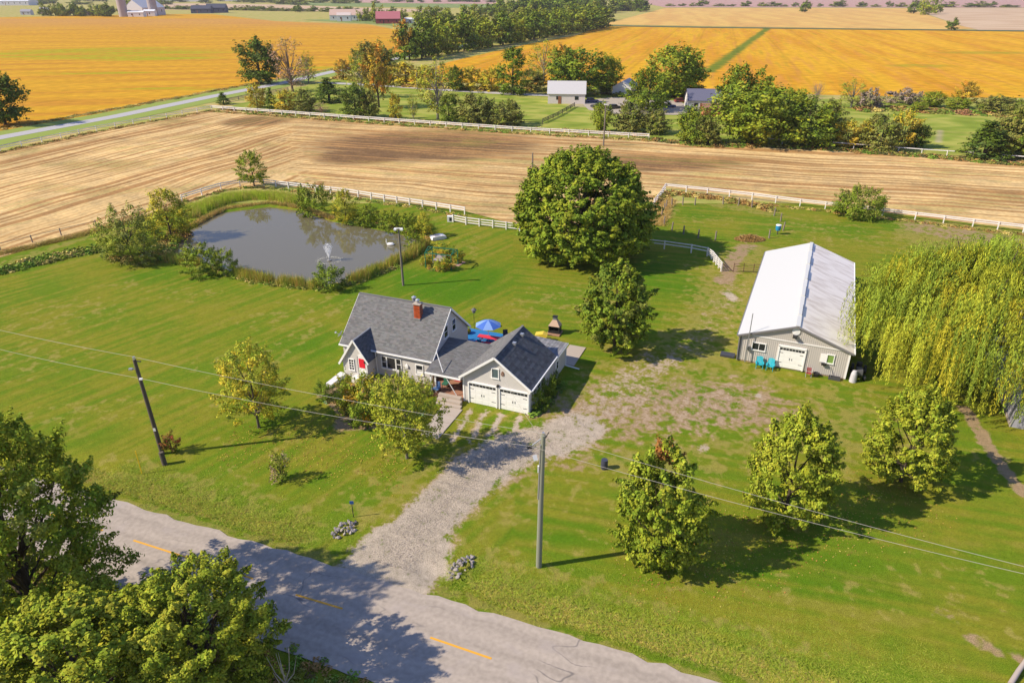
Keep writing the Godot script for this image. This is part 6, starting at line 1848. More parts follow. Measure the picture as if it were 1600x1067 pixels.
func build_fences() -> void:
	var white := mat("fence_white", Color(0.8, 0.76, 0.74), 0.7)
	var grey := mat("fence_grey", Color(0.26, 0.21, 0.17), 0.95)
	var dk := mat("fence_dark", Color(0.07, 0.06, 0.055), 0.9)
	var P := Vector3(0.16, 1.35, 0.16)
	fence("rail_fence", "white rail fence along the far road verge at the left", "white rail fences", [Vector2(-128.03, -171.72), Vector2(-127.3, -177.72), Vector2(-118.41, -206.06), Vector2(-100.65, -245.4)], 6.0, P, [1.2, 0.7], Vector2(0.17, 0.07), white)
	fence("rail_fence", "long white rail fence between the stubble field and the pasture", "white rail fences", [Vector2(-100.65, -245.4), Vector2(-73.95, -234.65), Vector2(-38.71, -220.07), Vector2(0, -205.05), Vector2(36.82, -193.61)], 5.2, P, [1.22, 0.78], Vector2(0.24, 0.07), white)
	fence("rail_fence", "white rail fence along the foot of the right hedgerow trees", "white rail fences", [Vector2(64.58, -188.32), Vector2(81.5, -182.47), Vector2(99.87, -173.93), Vector2(110.22, -170.28)], 5.2, P, [1.22], Vector2(0.2, 0.07), white)
	fence("rail_fence", "short white rail fence at the right edge behind the conifers", "white rail fences", [Vector2(115.35, -167.46), Vector2(123.87, -163.38)], 5.2, P, [1.22], Vector2(0.2, 0.07), white)
	fence("rail_fence", "white rail fence curving round the back of the pond", "white rail fences", [Vector2(-62.57, -131.14), Vector2(-60.64, -135.77), Vector2(-58.52, -140.2), Vector2(-55.55, -142.76), Vector2(-50.88, -143.29), Vector2(-42.31, -139.69), Vector2(-32.51, -135.77), Vector2(-24.25, -131.14), Vector2(-16.53, -127.2), Vector2(-8.46, -122.67)], 3.4, P, [1.22, 0.8], Vector2(0.2, 0.07), white)
	fence("rail_fence", "white rail fence from the pump box towards the big round maple", "white rail fences", [Vector2(-10.18, -118.03), Vector2(-7.88, -116.55), Vector2(-3.24, -114.75), Vector2(1.28, -112.99)], 3.2, P, [1.2, 0.75, 0.35], Vector2(0.15, 0.06), white)
	fence("rail_fence", "white rail fence corner running back beside the tall weeds", "white rail fences", [Vector2(26.36, -128.06), Vector2(28.56, -133.42), Vector2(30.77, -139.69)], 3.4, P, [1.22, 0.8, 0.4], Vector2(0.15, 0.06), white)
	fence("rail_fence", "white rail fence behind the paddock and the round bush", "white rail fences", [Vector2(30.77, -139.69), Vector2(38.25, -136.25), Vector2(45.89, -132.5), Vector2(53.44, -128.06), Vector2(61.31, -124.28), Vector2(70.45, -119.54), Vector2(78.13, -115.46), Vector2(87.84, -110.61)], 4.2, P, [1.25, 0.95], Vector2(0.17, 0.07), white)
	fence("rail_fence", "white rail fence in the shade of the big round maple", "white rail fences", [Vector2(18.62, -105.78), Vector2(23.6, -103.95), Vector2(27.36, -102.18), Vector2(29.45, -100.74)], 3.6, P, [1.2, 0.75], Vector2(0.15, 0.06), white)
	fence("rail_fence", "white board fence turning towards the brown field gate", "white rail fences", [Vector2(29.45, -100.74), Vector2(29.76, -99.33), Vector2(29.8, -96.88), Vector2(29.85, -94.27)], 1.5, P, [1.2, 0.9, 0.6, 0.3], Vector2(0.13, 0.05), white)
	fence("post_fence", "line of grey posts with a pale rail left of the pond", "post fences", [Vector2(-80.13, -102.18), Vector2(-78.94, -103.36), Vector2(-76.25, -107.03), Vector2(-73.72, -110.61), Vector2(-70.34, -115.1)], 4.2, Vector3(0.15, 1.25, 0.15), [1.05], Vector2(0.06, 0.04), grey)
	fence("board_fence", "dark board fence across the pasture beside the shed", "dark board fences", [Vector2(9.2, -217.8), Vector2(14.57, -230.84), Vector2(21.44, -251.13)], 5.0, Vector3(0.16, 1.5, 0.16), [1.3, 0.9, 0.5], Vector2(0.2, 0.06), dk)
	fence("board_fence", "dark board fence at the foot of the olive bushes", "dark board fences", [Vector2(-1.93, -218.93), Vector2(9.16, -216.68)], 6.0, Vector3(0.16, 1.3, 0.16), [1.1, 0.6], Vector2(0.18, 0.06), dk)
	fence("board_fence", "grey board fence beside the far road near the conifers", "dark board fences", [Vector2(-101.9, -261.77), Vector2(-97.2, -275.02), Vector2(-88.62, -293.45)], 6.0, Vector3(0.2, 1.4, 0.2), [1.2, 0.8, 0.4], Vector2(0.18, 0.06), grey)
	# paddock posts standing by themselves
	for at0 in paddock:
		var at: Vector3 = at0
		var o := thing("paddock_post", "weathered grey paddock post, %s round the pen from its left rear corner" % nth(paddock.find(at0) + 1), "post", at, rng.randf() * 3.0, "single posts of the round paddock")
		var g := Geo.new()
		var l := Vector3(rng.randf_range(-0.08, 0.08), 0, rng.randf_range(-0.08, 0.08))
		g.tube([Vector3(0, -0.1, 0), l + Vector3(0, 1.45, 0)], [0.13, 0.11], 8)
		part("post", g.mesh(), grey, o)
	# brown tube gate between fence and barn
	var a := Vector3(29.94, 0, -94.27)
	var b := Vector3(35.63, 0, -93.51)
	var o2 := thing("field_gate", "brown tube gate between the white fence and the barn", "gate", a)
	var gm := mat("gate_brown", Color(0.16, 0.08, 0.05), 0.7)
	var d := b - a
	for y in [0.25, 0.5, 0.75, 1.0, 1.25]:
		var g := Geo.new()
		g.tube([Vector3(0, y, 0) + d * 0.28, Vector3(0, y, 0) + d], [0.03, 0.03], 6)
		part("bar", g.mesh(), gm, o2)
	for t in [0.28, 0.52, 0.76, 1.0]:
		bx("upright", d * t + Vector3(0, 0.72, 0), Vector3(0.07, 1.3, 0.07), gm, o2)
	trim(o2, "brace", Vector3(0, 1.2, 0), d * 0.28 + Vector3(0, 0.1, 0), 0.08, 0.08, gm)


var paddock := [Vector3(26.54, 0, -121.48), Vector3(27.61, 0, -124.69), Vector3(28.37, 0, -126.78), Vector3(29.69, 0, -128.06), Vector3(31.9, 0, -128.93), Vector3(34.17, 0, -128.93), Vector3(39.54, 0, -129.37), Vector3(42.16, 0, -128.49), Vector3(44.27, 0, -127.2), Vector3(46.63, 0, -121.87), Vector3(46.58, 0, -118.4), Vector3(45.28, 0, -113.34), Vector3(41.6, 0, -109.28), Vector3(26.7, 0, -113.34), Vector3(28.17, 0, -111.28), Vector3(30.12, 0, -109.28), Vector3(32.66, 0, -108.31), Vector3(26.04, 0, -116.55)]


# ---------------------------------------------------------------- trees and plants of this place
func make_protos() -> void:
	var G1 := Color(0.088, 0.125, 0.012)
	var G2 := Color(0.118, 0.152, 0.013)
	var G3 := Color(0.155, 0.172, 0.014)
	var DK := Color(0.053, 0.08, 0.012)
	var OL := Color(0.12, 0.125, 0.025)
	var YL := Color(0.3, 0.24, 0.02)
	var YG := Color(0.2, 0.215, 0.022)
	var OR := Color(0.32, 0.15, 0.02)
	var RD := Color(0.22, 0.06, 0.025)
	var PK := Color(0.28, 0.18, 0.13)
	var pale := Color(0.3, 0.27, 0.22)
	# individual trees of the yard
	proto.oak = grow({h = 15.5, w = 13.0, base = 0.1, clumps = 430, clump = 0.62, leaves = 88000, leaf = 0.118, pal = [G2, G1, G3, OL, G3, Color(0.17, 0.18, 0.016)], shape = "egg", seed = 3, limbs = 26, twigs = 3, fill = 0.35})
	proto.oak_low = grow({h = 11.5, w = 10.5, base = 0.08, clumps = 360, clump = 0.52, leaves = 74000, leaf = 0.108, pal = [G3, G2, Color(0.17, 0.19, 0.016), G2, Color(0.2, 0.2, 0.02)], shape = "egg", seed = 5, limbs = 20, twigs = 3, fill = 0.35})
	proto.big_maple = grow({h = 14.5, w = 16.5, base = 0.07, clumps = 760, clump = 0.78, leaves = 95000, leaf = 0.2, pal = [G1, G2, G2, G3, G3, G1], shape = "dome", seed = 11, limbs = 16, fill = 0.8, rough = 0.2, trunk = 0.5})
	proto.maple_a = grow({h = 9.6, w = 8.4, base = 0.06, clumps = 300, clump = 0.46, leaves = 30000, leaf = 0.145, pal = [G2, G3, G1, Color(0.15, 0.19, 0.02), YG], shape = "ovate", seed = 21, accent = Color(0.2, 0.09, 0.025), limbs = 14, twigs = 1, trunk = 0.16, fill = 0.4})
	proto.maple_b = grow({h = 9.6, w = 8.2, base = 0.06, clumps = 270, clump = 0.44, leaves = 26000, leaf = 0.14, pal = [G3, YG, G2, Color(0.16, 0.19, 0.02)], shape = "ovate", seed = 23, limbs = 14, twigs = 1, trunk = 0.15, fill = 0.4})
	proto.maple_c = grow({h = 10.0, w = 7.6, base = 0.1, clumps = 220, clump = 0.55, leaves = 20000, leaf = 0.175, pal = [G1, G2, DK, G2, OL], shape = "egg", seed = 27, limbs = 12, twigs = 1, trunk = 0.17, fill = 0.5})
	proto.birch_yellow = grow({h = 8.3, w = 6.6, base = 0.14, clumps = 170, clump = 0.5, leaves = 13000, leaf = 0.105, pal = [YG, Color(0.26, 0.24, 0.02), YL, Color(0.17, 0.2, 0.022), Color(0.34, 0.24, 0.02)], shape = "egg", seed = 33, limbs = 24, twigs = 3, trunk = 0.13, fill = 0.25, bark = Color(0.16, 0.13, 0.1)})
	proto.ash_green = grow({h = 8.0, w = 7.2, base = 0.14, clumps = 190, clump = 0.55, leaves = 16000, leaf = 0.105, pal = [G3, YG, YG, Color(0.15, 0.18, 0.02), Color(0.26, 0.25, 0.03)], shape = "round", seed = 37, limbs = 24, twigs = 3, trunk = 0.13, fill = 0.25, bark = Color(0.22, 0.2, 0.15)})
	proto.willow = willow_shape(15.5, 18.0, 41)
	proto.bush_round = grow({h = 3.4, w = 6.4, base = 0.0, clumps = 170, clump = 0.5, leaves = 15000, leaf = 0.09, pal = [G1, OL, G2], shape = "dome", seed = 43, trunk = 0.0, fill = 0.7})
	proto.shrub_green = grow({h = 2.4, w = 2.8, base = 0.02, clumps = 40, clump = 0.42, leaves = 4200, leaf = 0.075, pal = [G1, G2, DK], shape = "dome", seed = 45, trunk = 0.0, fill = 0.6})
	proto.shrub_autumn = grow({h = 2.6, w = 2.6, base = 0.02, clumps = 40, clump = 0.42, leaves = 4200, leaf = 0.075, pal = [G2, YG, OR, Color(0.2, 0.13, 0.03), YL, G1], shape = "dome", seed = 47, trunk = 0.0, fill = 0.6})
	proto.shrub_red = grow({h = 1.7, w = 1.5, base = 0.06, clumps = 22, clump = 0.3, leaves = 1500, leaf = 0.07, pal = [RD, DK, G1, Color(0.16, 0.08, 0.03), G1], shape = "round", seed = 49, trunk = 0.05, fill = 0.5})
	proto.shrub_pale = grow({h = 2.3, w = 1.6, base = 0.06, clumps = 24, clump = 0.3, leaves = 1500, leaf = 0.07, pal = [OL, G2, Color(0.25, 0.16, 0.12), G1], shape = "round", seed = 51, trunk = 0.05, fill = 0.5})
	# pond side
	proto.pond_yellow = grow({h = 7.5, w = 7.0, base = 0.04, clumps = 90, clump = 0.8, leaves = 9500, leaf = 0.13, pal = [YG, YL, Color(0.2, 0.2, 0.02), G3, YL], shape = "dome", seed = 53, limbs = 14, trunk = 0.12, fill = 0.5})
	proto.pond_olive = grow({h = 8.0, w = 8.5, base = 0.04, clumps = 90, clump = 0.85, leaves = 9500, leaf = 0.13, pal = [OL, G2, YG, Color(0.11, 0.13, 0.03)], shape = "egg", seed = 55, limbs = 20, twigs = 2, trunk = 0.12, fill = 0.4})
	proto.young_tree = grow({h = 7.0, w = 6.0, base = 0.12, clumps = 55, clump = 0.7, leaves = 6500, leaf = 0.14, pal = [G2, G3, G2, G1], shape = "egg", seed = 57, limbs = 8, trunk = 0.13, fill = 0.5})
	proto.pond_bush = grow({h = 4.0, w = 5.0, base = 0.02, clumps = 50, clump = 0.55, leaves = 5000, leaf = 0.11, pal = [G1, OL, G2, G3], shape = "dome", seed = 59, trunk = 0.0, fill = 0.6})
	# hedgerow kinds, a few hundred metres off
	proto.green_a = grow({h = 16.0, w = 14.0, base = 0.06, clumps = 127, clump = 1.7, leaves = 10125, leaf = 0.34, pal = [G1, G2, G1, DK, G3], shape = "egg", seed = 61, limbs = 6, fill = 0.45})
	proto.green_b = grow({h = 16.0, w = 13.0, base = 0.1, clumps = 105, clump = 1.8, leaves = 9450, leaf = 0.34, pal = [G2, G3, G1, YG], shape = "round", seed = 63, limbs = 6, fill = 0.45})
	proto.dark_a = grow({h = 15.0, w = 11.0, base = 0.08, clumps = 90, clump = 1.6, leaves = 8100, leaf = 0.34, pal = [DK, DK, G1, Color(0.06, 0.075, 0.02)], shape = "round", seed = 65, limbs = 6, fill = 0.45})
	proto.olive_a = grow({h = 12.0, w = 11.0, base = 0.03, clumps = 97, clump = 1.4, leaves = 8775, leaf = 0.3, pal = [OL, Color(0.13, 0.12, 0.03), G1, Color(0.1, 0.11, 0.03)], shape = "dome", seed = 67, trunk = 0.2, fill = 0.45})
	proto.yellow_a = grow({h = 10.0, w = 9.0, base = 0.05, clumps = 55, clump = 1.2, leaves = 5000, leaf = 0.28, pal = [YL, YG, Color(0.36, 0.25, 0.02), OL, Color(0.28, 0.2, 0.03)], shape = "egg", seed = 69, limbs = 8, fill = 0.5})
	proto.orange_a = grow({h = 14.0, w = 11.0, base = 0.22, clumps = 50, clump = 1.5, leaves = 4600, leaf = 0.32, pal = [OR, YL, OL, Color(0.2, 0.14, 0.03), G1], shape = "egg", seed = 71, limbs = 10, twigs = 1, fill = 0.5, trunk = 0.35})
	proto.spruce_a = grow({h = 15.0, w = 7.5, base = 0.03, clumps = 90, clump = 0.95, leaves = 6500, leaf = 0.24, pal = [DK, G1, DK, Color(0.07, 0.11, 0.03)], shape = "cone", seed = 73, limbs = 3, fill = 0.75, droop = 0.5})
	proto.column_a = grow({h = 16.0, w = 7.5, base = 0.02, clumps = 80, clump = 1.2, leaves = 7000, leaf = 0.28, pal = [G1, G2, DK, G1], shape = "column", seed = 75, limbs = 3, fill = 0.7})
	proto.poplar_a = grow({h = 17.0, w = 11.0, base = 0.2, clumps = 70, clump = 1.1, leaves = 3400, leaf = 0.24, pal = [YG, OL, Color(0.24, 0.23, 0.05), G3], shape = "egg", seed = 77, limbs = 34, twigs = 3, fill = 0.25, trunk = 0.28, bark = pale, trunk_top = 0.92})
	proto.bare_pink = grow({h = 17.0, w = 11.0, base = 0.15, clumps = 70, clump = 1.2, leaves = 2600, leaf = 0.2, pal = [PK, Color(0.22, 0.13, 0.07), Color(0.3, 0.2, 0.12), OL], shape = "egg", seed = 79, limbs = 40, twigs = 3, fill = 0.2, trunk = 0.32, bark = Color(0.24, 0.17, 0.13), trunk_top = 0.92})
	proto.bare_grey = grow({h = 9.0, w = 6.0, base = 0.2, clumps = 40, clump = 0.9, leaves = 120, leaf = 0.12, pal = [PK], shape = "round", seed = 81, limbs = 40, twigs = 4, fill = 0.3, trunk = 0.14, bark = Color(0.3, 0.25, 0.22), trunk_top = 0.9})
	proto.grey_bush = grow({h = 6.0, w = 8.0, base = 0.02, clumps = 50, clump = 1.0, leaves = 4200, leaf = 0.24, pal = [Color(0.17, 0.13, 0.11), Color(0.14, 0.12, 0.09), OL], shape = "dome", seed = 83, trunk = 0.0, fill = 0.6})
	proto.far_a = grow({h = 15.0, w = 14.0, base = 0.08, clumps = 34, clump = 2.3, leaves = 1900, leaf = 0.75, pal = [G2, G1, G3, OL], shape = "egg", seed = 85, limbs = 3, fill = 0.6, trunk = 0.4})
	proto.far_b = grow({h = 15.0, w = 13.0, base = 0.08, clumps = 30, clump = 2.4, leaves = 1700, leaf = 0.75, pal = [G3, YG, G2, OL], shape = "round", seed = 87, limbs = 3, fill = 0.6, trunk = 0.4})
	proto.far_c = grow({h = 15.0, w = 12.0, base = 0.05, clumps = 30, clump = 2.2, leaves = 1700, leaf = 0.75, pal = [G1, DK, G1], shape = "egg", seed = 89, limbs = 3, fill = 0.6, trunk = 0.4})


func nth(k: int) -> String:
	var tail := "th"
	if k % 100 < 11 or k % 100 > 13:
		tail = {1: "st", 2: "nd", 3: "rd"}.get(k % 10, "th")
	return str(k) + tail


func build_trees() -> void:
	plant("oak", "oak_tree", "tallest leafy tree in the bottom left corner overhanging the road", "tree", -29.0, -31.0, 15.6, 11.6, "", 0.6)
	plant("oak_low", "oak_tree", "lower leafy tree in front of the tallest one at the bottom left", "tree", -17.2, -26.6, 9.2, 9.2, "", 1.9)
	plant("oak_low", "oak_tree", "third leafy tree at the lower left edge filling the corner", "tree", -21.8, -24.3, 9.0, 12.0, "", 4.0)
	var dead := thing("dead_sapling", "bare pale sapling sticking up before the lower left tree", "dead tree", Vector3(-12.6, 0, -26.6))
	var dg := Geo.new()
	for k in 7:
		var e := Vector3(rng.randf_range(-0.9, 0.9), rng.randf_range(2.5, 4.6), rng.randf_range(-0.6, 0.6))
		dg.tube([Vector3(0, 0.4 + k * 0.25, 0), e * 0.6, e], [0.045, 0.03, 0.01], 5, Color(0.42, 0.37, 0.32))
	part("branches", dg.mesh(), bark_mat(), dead)
	plant("big_maple", "maple_tree", "huge round green maple at the edge of the stubble field", "tree", 10.55, -102.18, 15.12, 20.32, "", 0.4)
	plant("willow", "willow_tree", "great weeping willow with yellow green tresses beside the barn", "tree", 45.4, -62.5, 14.4, 19.2, "", 0.8)
	plant("maple_c", "maple_tree", "dark green maple on the lawn between house and barn", "tree", 11.44, -69.94, 10.15, 7.72, "", 1.2)
	plant("maple_a", "maple_tree", "left maple of the three in the right foreground, in front of the gravel", "tree", 10.14, -37.69, 9.82, 6.43, "", 0.0)
	plant("maple_b", "maple_tree", "middle maple of the three in the right foreground, under the wires", "tree", 20.79, -42.01, 9.63, 6.73, "", 2.0)
	plant("maple_b", "maple_tree", "right maple of the three in the right foreground, below the willow", "tree", 31.83, -46.38, 8.95, 6.49, "", 4.4)
	plant("birch_yellow", "birch_tree", "thin yellow crowned tree on the lawn left of the house", "tree", -23.27, -54.27, 8.44, 6.11, "", 0.3)
	plant("ash_green", "ash_tree", "airy yellow green tree in front of the house porch", "tree", -9.01, -49.54, 7.94, 6.37, "", 0.9)
	plant("young_tree", "young_tree", "small bright tree at the fence behind the pond", "tree", -52.68, -142.76, 7.08, 6.01)
	plant("pond_olive", "willow_bush", "spreading olive tree at the pond's left end", "tree", -56.67, -99.33, 8.08, 8.78)
	plant("pond_yellow", "willow_bush", "yellow leaved tree on the left bank of the pond", "tree", -55.06, -109.28, 7.53, 7.87)
	plant("pond_olive", "willow_bush", "low green bush tree beneath the yellow one at the pond", "tree", -53.68, -97.41, 4.49, 4.69)
	plant("pond_bush", "bank_bush", "round green bush on the far bank of the pond", "bush", -35.1, -123.07, 5.42, 6.19)
	plant("pond_bush", "bank_bush", "small reddish tipped bush left of the round bank bush", "bush", -38.71, -128.06, 4.06, 2.61)
	plant("pond_yellow", "bank_bush", "bright yellow bush on the far bank of the pond", "bush", -28.91, -118.78, 5.28, 4.45)
	plant("pond_bush", "bank_bush", "low dark bush on the far bank right of the yellow bush", "bush", -24.57, -116.92, 3.35, 4.17)
	plant("pond_bush", "bank_bush", "low bush in the middle of the right bank", "bush", -20.4, -114.04, 3.29, 4.29)
	plant("pond_bush", "bank_bush", "low bush toward the right end of the bank", "bush", -16.82, -111.28, 3.66, 3.78)
	plant("pond_yellow", "bank_bush", "rusty yellow bush at the pond's right corner", "bush", -14.15, -109.94, 3.84, 3.12)
	plant("pond_bush", "bank_bush", "round green bush by the lamp pole at the pond", "bush", -15.31, -104.25, 2.68, 2.78)
	plant("pond_bush", "bank_bush", "long green bush on the near left bank of the pond", "bush", -43.98, -93.77, 4.37, 6)
	plant("pond_bush", "bank_bush", "green bush joining the long one on the near left bank", "bush", -40.53, -93.26, 3.8, 3.8)
	plant("shrub_green", "bank_bush", "small round green bush at the near middle bank of the pond", "bush", -24.43, -87.79, 3.38, 4.3)
	plant("bush_round", "round_bush", "big round green bush at the paddock rail fence", "bush", 61.35, -121.48, 5.14, 8.62)
	# shrubs round the house
	plant("shrub_autumn", "garden_shrub", "autumn coloured shrub before the red door steps", "shrub", -15.82, -57.13, 3.78, 2.81)
	plant("shrub_autumn", "garden_shrub", "tall green shrub with rusty top left of the porch tree", "shrub", -13.5, -56.45, 4.3, 3.51, "", 2.0)
	plant("shrub_green", "garden_shrub", "low dark shrub beside the white landing", "shrub", -18.4, -59.48, 1.74, 2.14)
	plant("shrub_green", "garden_shrub", "dark shrub at the front edge of the flower bed", "shrub", -13.87, -54.91, 2.63, 2.73)
	plant("shrub_pale", "garden_shrub", "grey leaved shrub under the big front window", "shrub", -12.44, -59.24, 2.73, 1.76)
	plant("shrub_green", "garden_shrub", "small clipped green shrub under the triple window", "shrub", -11.37, -61.47, 2.07, 1.03)
	plant("shrub_green", "garden_shrub", "rounded shrub under the single front window", "shrub", -9.79, -60.21, 1.75, 1.53, "", 1.0)
	plant("shrub_pale", "garden_shrub", "pale shrub at the corner of the front wall", "shrub", -8.11, -59.97, 1.89, 1.52)
	plant("shrub_red", "lawn_shrub", "small reddish shrub by the dark utility pole", "shrub", -29.57, -50.47, 2, 1.56)
	plant("shrub_pale", "lawn_shrub", "small leafy shrub alone on the front lawn", "shrub", -18.87, -46.46, 2.74, 1.78)
	plant("shrub_green", "garage_shrub", "dark shrub at the garage's right corner", "shrub", 2.63, -57.36, 2.41, 1.84, "", 0.4)
	plant("shrub_green", "garage_shrub", "dark shrub halfway along the garage side wall", "shrub", 3.53, -59.48, 2.46, 1.64, "", 2.4)
	plant("shrub_green", "garage_shrub", "small dark shrub toward the rear of the garage side wall", "shrub", 4.41, -61.72, 1.78, 1.3, "", 3.4)
	plant("shrub_autumn", "bed_shrub", "autumn perennials at the front of the round flower bed", "shrub", -9.81, -94.78, 1.94, 2.38)
	plant("shrub_autumn", "bed_shrub", "yellow perennials at the back of the round flower bed", "shrub", -10.28, -101.31, 1.83, 3.88, "", 2.6)
	plant("shrub_autumn", "bed_shrub", "autumn perennials at the left of the round flower bed", "shrub", -12.52, -96.88, 1.57, 1.68, "", 4.0)
	plant("shrub_autumn", "bed_shrub", "autumn perennials at the right of the round flower bed", "shrub", -7.92, -97.95, 1.78, 1.89, "", 5.0)
	# hedgerow and neighbour's trees
	var rows := [
		["dark_a", -106.91, -316.6, 17.28, 15.23, "dark round tree at the bend of the far road"],
		["bare_pink", -86.31, -291.5, 19.89, 14.09, "pinkish half bare tree right of the dark round tree"],
		["poplar_a", -87.1, -318.88, 12.2, 8.22, "thin green sapling behind the pinkish half bare tree"],
		["spruce_a", -100.87, -257.11, 4.25, 4.47, "small dark conifer at the far road's edge"],
		["yellow_a", -86.61, -249.67, 7.41, 5.66, "upright yellow bush beyond the rail fence"],
		["spruce_a", -80.95, -246.81, 7.13, 3.66, "narrow dark conifer beside the yellow bush"],
		["yellow_a", -75.41, -244.01, 6.07, 7.67, "yellow green thicket right of the narrow conifer"],
		["olive_a", -67.87, -241.26, 6.8, 6.32, "dark olive bush next to the yellow green thicket"],
		["spruce_a", -65.05, -261.77, 8.77, 10.01, "dark spruce alone on the pasture grass"],
		["bare_pink", -62.16, -238.58, 3.19, 4.59, "low pinkish bush at the rail fence"],
		["orange_a", -75.1, -333.22, 7.98, 8, "rust tipped bush where the side lane begins"],
		["poplar_a", -55.75, -275.02, 16.76, 10.01, "pale stemmed poplar in the middle of the left clump"],
		["olive_a", -61.7, -338.27, 14.96, 17.96, "broad olive tree behind the pale poplar"],
		["orange_a", -45.27, -249.67, 18.92, 9.14, "tall orange and green tree right of the pale poplar"],
		["dark_a", -48.87, -228.36, 9.48, 8.01, "dark green shrubs below the pale poplar"],
		["olive_a", -44.25, -227.14, 8.51, 5.18, "olive shrub at the foot of the orange tree"],
		["yellow_a", -36.1, -225.93, 7.17, 3.57, "thin yellow sapling by the rail fence"],
		["poplar_a", -30.24, -223.55, 7.84, 3.14, "ivy clad dead stem at the rail fence"],
		["poplar_a", -22.89, -224.74, 17.81, 13.03, "large pale poplar standing over the rail fence"],
		["column_a", -18.97, -220.07, 8.1, 4.65, "slim green tree right of the large poplar"],
		["olive_a", -10.35, -217.8, 8.57, 10.35, "large round olive bush on the pasture"],
		["olive_a", -1.32, -214.48, 7.04, 8.32, "smaller round olive bush with yellow foot"],
		["column_a", 0.25, -283.95, 16.57, 9.82, "tall dark green column tree by the side lane"],
		["dark_a", -22.03, -293.45, 9, 5.57, "small dark tree on the side lane"],
		["yellow_a", -44.85, -314.36, 8.57, 12.97, "yellow brush beyond the lane, left part"],
		["yellow_a", -34.74, -305.67, 7.88, 11.58, "yellow brush beyond the lane, behind the large poplar"],
		["yellow_a", -15.9, -297.42, 8.16, 10.26, "bright yellow brush right of the small dark tree"],
		["yellow_a", -8.1, -293.45, 8.07, 8.61, "rusty yellow brush left of the column tree"],
		["olive_a", 8.46, -297.42, 7.69, 9.23, "brown olive bush right of the column tree"],
		["poplar_a", 13.88, -323.53, 16.37, 14.44, "pale thin poplar against the right orange field"],
		["green_a", 24.4, -282.12, 17.14, 20.5, "broad green tree behind the white washed shed"],
		["orange_a", 20.52, -297.42, 15.65, 11.28, "brownish tree at the left of the broad green tree"],
		["green_b", 36.56, -285.81, 13.32, 10.87, "green tree right of the broad green tree"],
		["green_a", 45.16, -244.01, 13.16, 14.06, "broad leafy tree over the neighbour's yard"],
		["green_b", 60.03, -275.02, 17.61, 20.96, "tall domed tree behind the neighbour's cars"],
		["dark_a", 67.5, -278.53, 11.7, 9.64, "dark tree between the domed tree and the bungalow"],
		["green_b", 25.28, -204.05, 7.94, 5.06, "small green tree at the thin grey pole"],
		["olive_a", 33.22, -204.05, 7.94, 8.3, "mixed green bush at the end of the long rail fence"],
		["olive_a", 39.72, -202.08, 6.36, 8.95, "grey green bush before the neighbour's yard"],
		["green_a", 47.98, -188.32, 9.47, 10.06, "lush green tree in front of the bungalow"],
		["olive_a", 50.37, -185.77, 6.4, 5.96, "dark olive bush at the field edge"],
		["green_a", 70.02, -221.22, 16.35, 17.12, "tallest green tree right of the bungalow"],
		["green_b", 62.81, -187.47, 14.23, 17.37, "wide bright green tree at the field edge"],
		["green_b", 77.26, -205.05, 11.52, 10.88, "green tree at the right shoulder of the wide one"],
		["yellow_a", 69.69, -190.06, 7, 3.72, "small orange yellow tree in the hedgerow gap"],
		["green_a", 74.93, -184.11, 11.6, 12.82, "layered green tree overhanging the white rail"],
		["olive_a", 82.88, -189.19, 10.3, 7.75, "olive tree with brown tips right of the layered tree"],
		["yellow_a", 85.43, -183.29, 6.17, 6.55, "yellowing shrub at the right of the olive tree"],
		["yellow_a", 89.48, -182.47, 6.31, 4.56, "orange yellow shrub behind the white rail"],
		["olive_a", 92.07, -179.28, 8.34, 8.66, "round olive green bush behind the white rail"],
		["yellow_a", 99.1, -182.47, 8.77, 6.52, "bright yellow bush behind the white rail"],
		["dark_a", 102.6, -181.67, 5.82, 4.87, "dark bush right of the bright yellow bush"],
		["spruce_a", 111.81, -168.86, 9.09, 10.03, "layered dark green conifer near the right edge"],
		["olive_a", 120.01, -171.72, 12.1, 9.87, "tall olive green tree at the right edge"],
		["green_a", 125.83, -170.28, 13.99, 13.78, "green tree cut off by the right edge"],
		["poplar_a", 115.34, -249.67, 9.03, 9.14, "sparse olive tree beyond the right pasture"],
		["grey_bush", 120.14, -246.81, 6.53, 7.32, "grey brown bush beside the sparse olive tree"],
		["grey_bush", 136.75, -258.65, 5.12, 8.55, "round grey bush at the orange field's edge"],
		["grey_bush", 144.21, -261.77, 3.67, 5, "small mauve bush right of the round grey one"],
		["green_b", 143.97, -251.13, 4.99, 6.56, "round green bush in the far hedge"],
		["green_b", 134.06, -241.26, 3.02, 4.22, "small round green bush at the pasture's far edge"],
		["orange_a", 151.78, -246.81, 8.34, 6.89, "brownish tree in the far right hedge"],
		["green_b", 147.83, -244.01, 4.06, 7.24, "green bush below the brownish far tree"],
		["bare_grey", 103.37, -249.67, 9.03, 5.66, "bare grey tree against the orange field"],
		["olive_a", 158.54, -238.58, 5.16, 12.52, "olive thicket at the far right of the pasture"],
		["dark_a", -150.4, -215.58, 14.44, 11.77, "dark tree at the far left edge beside the road"],
	]
	var names := {"dark_a": "field_tree", "bare_pink": "bare_tree", "poplar_a": "poplar_tree", "spruce_a": "conifer_tree", "yellow_a": "yellow_shrub", "olive_a": "olive_bush", "orange_a": "autumn_tree", "column_a": "column_tree", "green_a": "leafy_tree", "green_b": "leafy_tree", "grey_bush": "grey_bush", "bare_grey": "bare_tree"}
	var kinds := {"yellow_a": "shrub", "olive_a": "bush", "grey_bush": "bush"}
	for r in rows:
		plant(r[0], names[r[0]], r[5], kinds.get(r[0], "tree"), r[1], r[2], r[3], r[4] * (0.98 if "neighbour" in r[5] or "bungalow" in r[5] else 1.15), "hedgerow trees and bushes")
	# the long row of trees along the far road and the wood behind it
	rng.seed = 501
	var p0 := Vector2(-58.04, -428.16)
